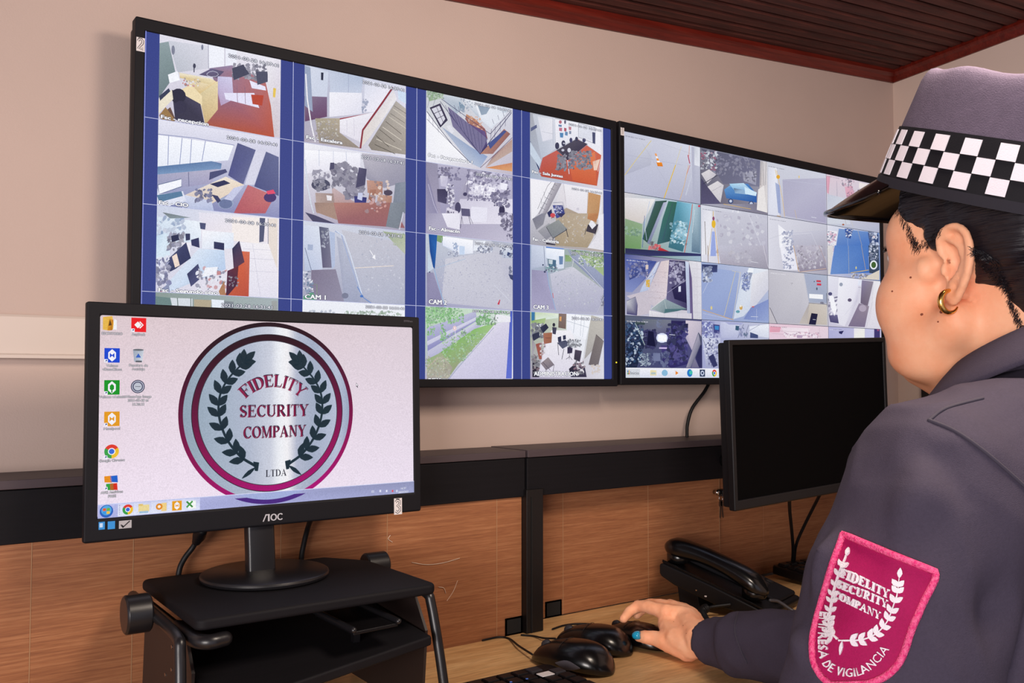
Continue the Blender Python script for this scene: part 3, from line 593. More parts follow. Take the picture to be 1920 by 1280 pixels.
(2,0): ('railed car park corner with a white car, seen fish-eye', 'C', '''b c8ccd0 d8dae6 c0b8c8 eeeef6
p f4f4fa/f8f8fc/f0f0f8 210,380 420,640 570,800 210,760;p a8b4cc/98a8c8/90a4cc/b4c0d8 330,500 560,660 700,740 640,830 560,790
p c0c8d4/d4dae4/b0bccc 320,260 470,250 520,350 450,400;p dfe2ea/eeeff6/d0d8e4/b8c4d4 480,260 620,300 880,360 720,500 600,400;p f2f4fa/e8ecf4/dce2ee 600,310 740,340 850,400 730,520 640,440;p 8c9cb0/98a8bc 620,330 720,350 690,400 650,410;p e4e8f2 700,400 850,390 800,460 720,500
p 6c86a0/8ca0b4 470,300 520,340 510,390 480,370;c 7a8aa4/a0acbc 540,330 60,50 22 12
p c49070/b88468/a86860/805060 530,400 600,440 680,520 700,600 600,560 520,440;c d08850/b07050/e0a878 600,480 60,60 26 14
p 5a4a78/6a5888/504878/483c6c 450,430 680,540 700,660 640,720 480,560;p 7a7498 380,340 700,600 640,720 420,500
l 3a3860 4 320,300 640,722;l 44426a 4 330,280 720,560;l 3a3860 5 640,722 890,390;l 3a3860 4 720,560 880,385;l 50507a 3 400,400 610,690
l 484670 3 360,330 400,420;l 484670 3 390,360 430,450;l 484670 3 420,380 460,480;l 484670 3 450,400 490,520;l 484670 3 480,430 520,560;l 484670 3 520,460 550,600;l 484670 3 550,480 580,640;l 484670 3 580,500 610,670;l 484670 3 620,540 640,700;l 484670 3 650,540 655,710;l 484670 3 690,540 680,680;l 484670 3 730,520 720,640;l 484670 3 760,500 755,590;l 484670 3 800,460 800,540;l 484670 3 840,430 840,500
l 44426a 3 450,380 430,330;l 44426a 3 480,400 465,340;l 44426a 3 750,480 735,440;l 44426a 3 790,450 780,410;l 44426a 3 830,420 820,380
p 3c3850/443f58/3a3650 235,350 320,315 380,450 320,510;p d8d8e4 250,360 312,335 360,440 325,490;l 3c3850 4 290,345 345,470;l 3c3850 4 265,400 330,370;l 3c3850 4 290,440 350,410;l 3a3a5c 5 212,380 300,500 420,650 560,790;l 4a4a6c 3 212,440 330,560 430,660;l 4c4a6c 2 230,400 230,460;l 4c4a6c 2 260,430 262,500;l 4c4a6c 2 300,480 305,550
p b48474/a87468/906060/a07470 640,720 830,520 880,560 740,720;p 8c6c78/b89890/c0a8a0 740,740 895,600 895,700 680,830;p d89060/c88868/e0a878 680,830 895,790 895,860;l 6a5870 4 640,830 740,740 895,590;p 4c5890 700,640 830,530 850,540 720,680;p e4e4ee 370,500 400,490 430,540 410,560;l 9a7060 2 700,700 850,560
p 88a488/7c9c7c/98b090 212,205 350,215 340,270 230,300;c 5c7c5c/88a880/a8c0a0 280,240 65,40 60 13;l 5a5a78 2 240,260 215,350;l 5a5a78 2 280,280 260,340''',
 'C', (595, 308, 885, 375, 22), 'Fsc - Parqueadero 1', (222, 730, 575, 785, 30)),
(2,1): ('store room full of shelves and chairs in violet light', 'C', '''b 9490a8 a8a4bc c8c4d8 a8a0bc
p b8b4cc/b0acc4/a8a4bc/9c98b8 300,790 560,830 480,1080 330,1280;p 8884a4/9490b0/a09cb8 212,860 330,1280 212,1280;l c8c4dc 4 225,960 270,1120 340,1280
p d0ccdf/e0dcec/e8e4f2/d8d4e4 480,1080 900,1080 900,1280 420,1280;p e8e6f4 570,1140 700,1150 690,1270 560,1260;p dcdae8/c8c4da 320,890 385,900 370,985 325,975;p 44405c/3c3858/504c6c 295,1000 385,1000 370,1120 300,1100;c 4a4664/5c587c 350,870 45,40 24 18;c 6c688c 430,880 50,50 16 20
p a8a4bc/c0bcd2/b8b4cc 560,840 895,900 890,1060 560,1060;c 706c8c/f0eefa/504c70/8884a4/d8d4ea 700,960 160,110 160 22;p f4f2fc 600,960 680,975 660,1040 590,1030;p f4f2fc 690,980 760,990 750,1060 690,1050;p f0eefa 800,950 860,960 850,1010 800,1000;c f4f2fc/e0deee 680,1020 120,50 50 20;c 5a5678/706c8e 660,1075 130,18 40 14;p f0eefa 520,970 545,960 580,940 540,930;l 4c4870 4 545,860 530,1050
e 444062 518,1042 17,15;e 4c4868 460,1150 24,45;p 585474/605c7c 485,1155 555,1160 560,1220 490,1215;l 3c3858 3 490,1215 500,1280;l 3c3858 3 555,1220 580,1280;e 3a3656 812,1175 24,48;c 4a4668/6c688a 800,1080 70,60 50 22;c 3c3858/5c5878 865,1245 35,40 26 24;c 484466/e8e6f2 400,1080 30,120 44 18;p dcd8e8 370,1150 460,1180 470,1260 360,1230;c 3c3858 400,1195 28,18 12 14
z D;p 9c98b4/b0acc4 190,0 310,0 340,150 190,130;p f0eefa/e8e6f2 300,0 430,0 430,120 340,100;l 3c3858 4 445,20 435,110;l 3c3858 4 495,20 510,80;c 3c3858/504c70 735,10 20,10 8 14;c 3c3858/5c5878/d8d4e8 775,60 40,60 44 22;l 44406a 3 770,170 790,150 800,190;c 504c6c 790,170 20,24 10 12''',
 'C', (600, 880, 888, 912, 26), 'Fsc - Almacén', (204, 112, 430, 130, 34)),
(2,2): ('wide empty paved yard with a blue pole at the left', 'D', '''b c4ccd8 ccccd8 b8b8d0 a0a0c0
p 90a880/80a070 265,150 330,160 300,215 265,200;p f6f8ff/fafaff/e8ecf8/dfe4f4 310,165 530,195 530,290 430,300 310,235;l b8c4dc 3 300,175 310,235 430,290;c 9cb0d0 400,240 20,30 10 16;c a0a8c0/707890/d0d8e8 380,290 40,20 20 12;p c8d8f0 430,235 470,240 468,300 432,300
p d0d0dc/c8c8d6/bcbcd0/c4c4d4 330,330 700,270 825,450 820,700 300,650;c bcbccc/d4d4de/c8c8d6/b4b4c8 540,480 260,170 200 9;p e8ecf6 540,200 620,200 600,280 530,270
c 6c7490/e8ecf6/404860/a0a8c0 615,262 55,22 50 13;p a8acbc/b8bccc 640,180 820,200 820,260 700,240;p e8ecf4/d8dce8/bcc4d8 720,215 815,250 818,330 740,320;p 3c4874 780,280 805,290 800,320 775,305;c 6c7898/3c4464 770,270 50,50 24 14;p 48507c/3c446c 785,440 822,450 822,490 800,475;c 505878 805,410 15,25 10 12
p 1c4c94/2458a4/2a68b4/1c4c94 205,145 268,150 262,260 250,405 238,390 215,280;p c8d4e4 200,260 240,400 200,430;l a8c0dc 3 255,400 475,330;l 98a0bc 2 300,330 330,390
p 8c88a8/9894b4/8c88ac 192,430 240,430 320,680 195,675;l 8cb4dc 5 245,400 270,500 325,680;p c83c50 705,660 722,625 726,630 718,665;l d8dcea 3 680,520 800,640;e 50587a 212,427 6,5''',
 'D', (540, 205, 795, 240, 24), 'CAM 2', (205, 650, 336, 656, 46)),
(2,3): ('sidewalk with a grass strip, tree and road', 'D', '''b b8d8b0 d8e4e0 d8d4e4 b8b4d0
p b8b8d8/c0c0dc/9c9cc8/8c8cc0 195,830 550,710 560,780 200,1000;p d0d0e4/d8d8ea/c8c8e0 195,930 620,720 620,740 200,960;p c4c4dc/d0d0e4/b4b4d4 200,1000 560,790 600,810 200,1070
p 7cac64/8cbc70/a0c888/98a480 250,1040 540,840 700,790 680,830 420,1100 350,1200 195,1205;p 90b078/a0b088/a8a098/b0a8a0 195,1060 300,1010 380,1120 350,1200 195,1205;c 5c9444/7cb060/98cc80/6ca050 470,970 160,110 180 12;c 8c9878/a8a48c/8c8070/c0b8a0 270,1120 90,80 110 11
p e0dcec/d8d4e8/c8c4e0/d0cce4 690,800 800,780 770,1205 360,1205 430,1110;l 9ca4c0 4 680,830 430,1110 350,1205;c c8c4dc 600,1000 120,150 40 6
p 4c5cc0/5468c8/6070d0 800,710 815,710 810,1200 768,1200;p f0f0f8 818,705 828,705 828,1200 812,1200;l dcd8ec 3 770,860 780,790;p ececf4 690,730 800,750 800,790 690,790
c 5cac48/4c9c3c/78c464/90d080/3c8830 280,740 90,60 150 15;c 5cac48/4c9c3c/88cc78 400,740 60,60 60 13;c 4c9c3c/6cb858 310,870 20,60 30 12;c 4c9c3c/6cb858 225,830 30,60 26 12;c 4ca03c/70b85c/388028 600,775 50,35 70 14;c 5ca850/80b070 680,720 110,12 50 12;c 44704c 455,865 14,24 12 9;c 4a7050 680,780 24,30 14 10
l ece8f0 4 395,850 402,950;e ecd8dc 392,835 13,18;e d87878 392,835 9,13;e f0e8ec 392,835 7,11;l c8b0a0 3 195,1120 270,1050;l 5c5058 4 690,730 680,775''',
 'D', (520, 705, 795, 715, 20), 'IP PTZ Dome', (200, 1204, 342, 1206, 20)),
(3,0): ('meeting room with a long dark table and rows of chairs', 'C', '''b a8aab4 e2e2ee e0d8e0 a8b4c8
p c8ccd8/d8dae6/d0d4e2/b8c0d0 1060,400 1240,430 1240,680 1130,760;p dcdee8/e8e8f0/e0e0ec 1100,420 1225,440 1220,600 1140,620;l a8acbc 3 1220,430 1225,650;l a8acbc 2 1135,540 1225,560;p f0f0f8/f4f4fa/ecebf4/e8e8f2 1240,440 1600,500 1610,730 1420,590 1245,680
p 60688c/5c6488 1045,510 1092,485 1095,510 1045,540;l 303c68 11 1040,620 1070,740 1115,850;p c8d4e4 1040,620 1130,770 1110,820 1040,720
p c06058/c8685c/d06850/c05c44/b85040/b86468 1140,750 1420,600 1610,730 1575,975 1130,900 1110,860;p d87050/e08058/cc6040 1350,800 1560,700 1570,970 1380,930;p e4b8a4/ecd0c0 1540,780 1600,760 1575,850 1550,850
p 4c4858/544f60/443f54/3c384c 1250,690 1410,600 1500,640 1340,770;l 908c9c 3 1262,695 1340,772 1500,645;l d8d4e0 8 1340,770 1352,880
c 2c2a40/38364c/44425a 1290,790 34,60 60 20;c 2c2a40/38364c/504c64 1440,770 90,70 110 22;e 40405a 1255,655 17,28;e 40405a 1305,635 16,24;e 46466a 1365,610 12,20;e 40405a 1410,600 12,18;e 46466a 1470,610 14,18;p c4c4d4 1300,630 1320,632 1318,640 1302,640
e b87080 1280,465 12,14;p 7088b0 1265,485 1292,488 1290,505 1266,500;p c07890 1270,510 1295,512 1293,540 1270,535;p 5888b8 1275,550 1305,552 1302,590 1278,588;p b06070 1310,510 1330,515 1328,540 1310,538;p 6c90b8 1318,540 1340,545 1338,575 1316,570;p c08090 1345,500 1368,505 1366,530 1348,528;p 8890a8 1350,535 1368,538 1366,562 1350,560;e 606078 1318,465 8,16
p e8eaf4/e0e2ee/dcdeea 1425,480 1560,510 1555,625 1425,580;l 707084 4 1425,475 1560,510 1558,640 1425,585 1425,475;l 90909e 2 1565,720 1560,800;p 4c5070 1535,545 1560,550 1558,640 1538,632;l f0f0f8 4 1612,730 1580,860;e d8d8e4 1350,690 14,18;e c8c8d8 1300,690 12,10''',
 'C', (1345, 470, 1605, 535, 20), 'Fsc - Sala Juntas', (1052, 862, 1298, 902, 28)),
(3,1): ('stairwell corner with a table, blue bin and wooden door', 'C', '''b e4e2ec e8e6ee b4a8a0 a8a8b4
p f4f2f8/f2f0f6/ecebf2 1045,910 1240,940 1100,1200 1050,1250;p f0eef4/f0eff6/e6e2ea/e2dee6 1310,950 1615,1010 1600,1120 1500,1230 1320,1140;l a8a0a8 3 1308,960 1330,1140;p e4e0e6/dcd8e0 1300,960 1330,1130 1240,1130
p b0a090/a89888/a09080/b4a898 1330,1150 1500,1230 1580,1280 1250,1280 1240,1210
p c0bcc4/9c98a4/8c8894/a8a4b0 1240,940 1300,940 1170,1200 1120,1240;l 5c5868 4 1240,950 1110,1200;l 5c5868 3 1180,975 1100,1160;l 5c5868 3 1220,930 1180,975;l 5c5868 2 1150,1020 1160,1080;l 5c5868 2 1125,1070 1135,1130;l 70707c 3 1255,975 1230,960;l 70707c 3 1235,1010 1205,995;l 70707c 3 1215,1045 1185,1030;l 70707c 3 1195,1085 1160,1065;l 70707c 3 1175,1125 1140,1105;l 70707c 3 1160,1165 1120,1145
p c8986c/c49468/b88860/c09870 1505,1025 1605,1050 1585,1240 1495,1220;l 8c7460 2 1500,1030 1495,1220;p e8e6ec 1580,1240 1615,1060 1615,1280
p 404890/38407c/3c4488/485098 1220,1130 1300,1130 1320,1210 1250,1235;c 6870b0/303468/c8ccec 1265,1175 36,40 30 12;p 30345c 1175,1190 1210,1160 1220,1220 1190,1225;e d05860 1220,1210 20,18;e 984850 1222,1235 15,12;l 484c78 3 1225,1110 1300,1105 1320,1200;p d0ccd8 1410,1150 1430,1150 1430,1170 1410,1168
z D;p b4a490/b8a894/c0b09c/a89880 1170,0 1370,0 1430,60 1380,250 1130,235 1120,130;c a89884/c4b8a4 1260,120 90,100 40 12;p 7c7c8c/888898/8c8c98 960,40 1030,0 1060,0 1040,80 990,120;p 9c9ca4/a8a8b0/90909c/8c8c98 1000,130 1080,70 1160,130 1060,190
p 888c90/949898/8c9094/80848c 1060,95 1150,45 1215,115 1110,180;l 3c3c4c 5 1062,100 1110,182 1212,118;l 2c2c3c 6 1205,110 1220,172;l 2c2c3c 5 1112,180 1108,200;e d05058 1108,12 17,12;e b8bcc4 1112,42 14,10;p 383860 1135,0 1200,0 1170,30
p 3c3844/443f4c 1365,80 1440,80 1420,150 1350,130;p e8e8f0 1370,80 1390,45 1425,85 1395,115;l 2c2c38 5 1350,110 1342,155;l 2c2c38 5 1425,110 1415,170;p c89064/b88058 1365,0 1440,0 1425,65 1360,40;p f0eef4/eae8f0/e4e2ea 1440,20 1482,0 1482,270 1360,250 1440,120;l a8a8b0 3 1440,100 1420,170 1360,250
p 302c3c 1060,212 1130,225 1125,232 1060,225''',
 'C', (1370, 985, 1610, 1035, 18), 'Fsc - Cafeteria', (962, 190, 1152, 205, 30)),
(3,2): ('road along a fenced lot with a small guard booth', 'D', '''b a8b8d0 98a888 b8b8cc b0b0c8
p c8d0e4/d4dcec/c0c8dc/b4bcd4 955,225 1060,240 1070,380 955,400;p f0f4fc/f4f6fe/e8ecf8/dce4f4 1060,250 1195,265 1190,400 1060,320;p 4878c8/5080d0 1065,235 1190,245 1190,260 1060,250;l 6c7494 4 1045,230 1055,420
p 3c5c70/50708c 1075,330 1135,340 1130,410 1080,400;p c8d4dc 1080,335 1110,338 1108,370 1082,366;p e4ecf8/d8e0f0 1135,310 1190,310 1185,400 1140,405;p 6c88b0 1155,310 1185,312 1183,370 1158,372;c 384868/6ca0a0/e0e8f4 1100,400 40,24 26 13;p 7c9c6c/90ac7c 1200,300 1250,310 1245,350 1200,350
p c8c8d8/d0d0dc/bcbcd0/b0b0c8 1090,440 1260,390 1485,560 1440,720 1130,700;c c0c0d0/d4d4de/b4b4c8 1280,560 150,120 120 9;p 9ca4bc/a8b0c8/98a0bc/8c94b4 1215,260 1260,265 1480,450 1485,560 1260,350;l e8e8f0 3 1230,310 1330,390 1485,560;l d8d8e4 5 1200,400 1250,390 1262,330
p a0b888/98b07c/a8bc90 1250,255 1485,320 1485,460 1290,290;c e4e8f0/7c9c60/c4d0b8/5c7c50 1390,330 90,60 90 12;c 506c40/90ac78 1350,280 120,24 50 12
p 9894b4/a4a0c0/a8a4c4 955,410 1070,420 1080,520 1130,700 955,690;l 8cb0d8 5 1065,420 1080,520 1130,705;l d04858 5 1108,580 1112,615;e 444c6c 1050,425 8,7;e 384060 1037,375 6,6;l 404870 3 1440,700 1480,600;l c8c8d8 4 1485,600 1430,720;c 6c6880 1470,640 12,40 10 10''',
 'D', (1240, 275, 1462, 305, 24), 'CAM 3', (966, 686, 1076, 692, 40)),
(3,3): ('administration office with desks, chairs and large windows', 'D', '''b b4c494 e0e2ec dcdae4 a49cb8
p c8d8b0/e4ecd8/dce8e0 985,715 1150,730 1150,760 985,780;p 3c78a8 955,705 980,712 978,790 955,790;p 88a868/a8c088 955,780 1060,760 1050,800 960,830;p 84706c/8c7874/78645c/70605c 1155,720 1210,725 1205,840 1150,830;p d8a068 1160,750 1175,750 1172,785 1158,780
p f4f6fc/f8faff/f0f2fa/eceef8 1210,725 1390,750 1350,920 1210,850;l a8b0c0 4 1275,735 1260,870;l a8b0c0 3 1320,740 1310,890;l a8b0c0 3 1210,780 1370,830;l b4bccc 3 1345,745 1325,900;p f0f2f8/e8eaf2 1210,850 1350,920 1330,1060 1240,940
p c0bcb4/c4c0b8/b4b0ac/a8a4a4 1390,740 1485,770 1490,900 1340,1060;p 7c7474/847c7c/746c70/6c6468 1425,880 1480,930 1440,1110 1370,1100;l 5c5458 4 1425,880 1480,930;c d8c8c0 1420,1130 30,30 18 14
p f0eef4/f2f0f6/e4e0ec/dcd8e8 1100,850 1240,850 1330,1070 1330,1190 1000,1190 1050,960
c 242840/3c4058/e0e4f0/585c78 1000,850 40,50 50 20;p 2c3048/343850 960,880 1010,860 1015,900 965,930;p 383c54/2c3048 1015,830 1060,800 1080,830 1040,870;p a8705c/a0684c/98604c/a06858 1040,870 1105,865 1100,940 1045,950;l 5c3c38 3 1055,905 1095,905;p 98504c/a05c50 985,950 1020,940 1030,1060 1010,1060;c a8505c/e8dce4/58304c 1035,980 18,50 20 12;e 2c2c3c 1117,810 10,14;p 3c3c4c/44445a 1105,825 1138,830 1130,880 1108,875
p 303450 1145,900 1170,892 1172,935 1148,935;p 303450 1182,888 1203,884 1205,915 1184,920;p 50546c/484c64/585c74 1140,940 1200,920 1240,950 1180,985;l 282c40 5 1145,945 1152,1030;l 282c40 5 1190,985 1175,1060;l 282c40 3 1235,950 1232,990;p 302c48/38344e 1215,960 1255,955 1250,1015 1215,1020;l 282840 4 1232,1015 1228,1060;l 282840 4 1205,1060 1232,1040 1250,1065;c 383c54/585c70/c8ccd8 1265,945 48,26 50 15;p 484054/50485c/3c3848 1270,990 1320,1000 1305,1080 1262,1060
p 8c8088/988c90/7c7480 1020,1090 1075,1045 1120,1100 1060,1140;l 504858 4 1035,1080 1090,1140;l 504858 4 1060,1130 1058,1170;l 504858 4 1118,1100 1110,1150;p 3c3848/2c2838 960,1040 1000,1080 1010,1190 960,1190;c 504c60/5a3048/2c2838 985,1100 24,70 26 18
p 2c2838/38344a/3c3850 1225,1130 1280,1085 1340,1110 1355,1190 1240,1190;c e8e4ec/6c3858/3c3850 1300,1120 40,50 26 18;p 98949c/a8a4ac 955,900 985,960 960,1040''',
 'D', (1245, 748, 1470, 772, 24), 'ADMINISTRACION', (972, 1172, 1285, 1174, 40)),
}
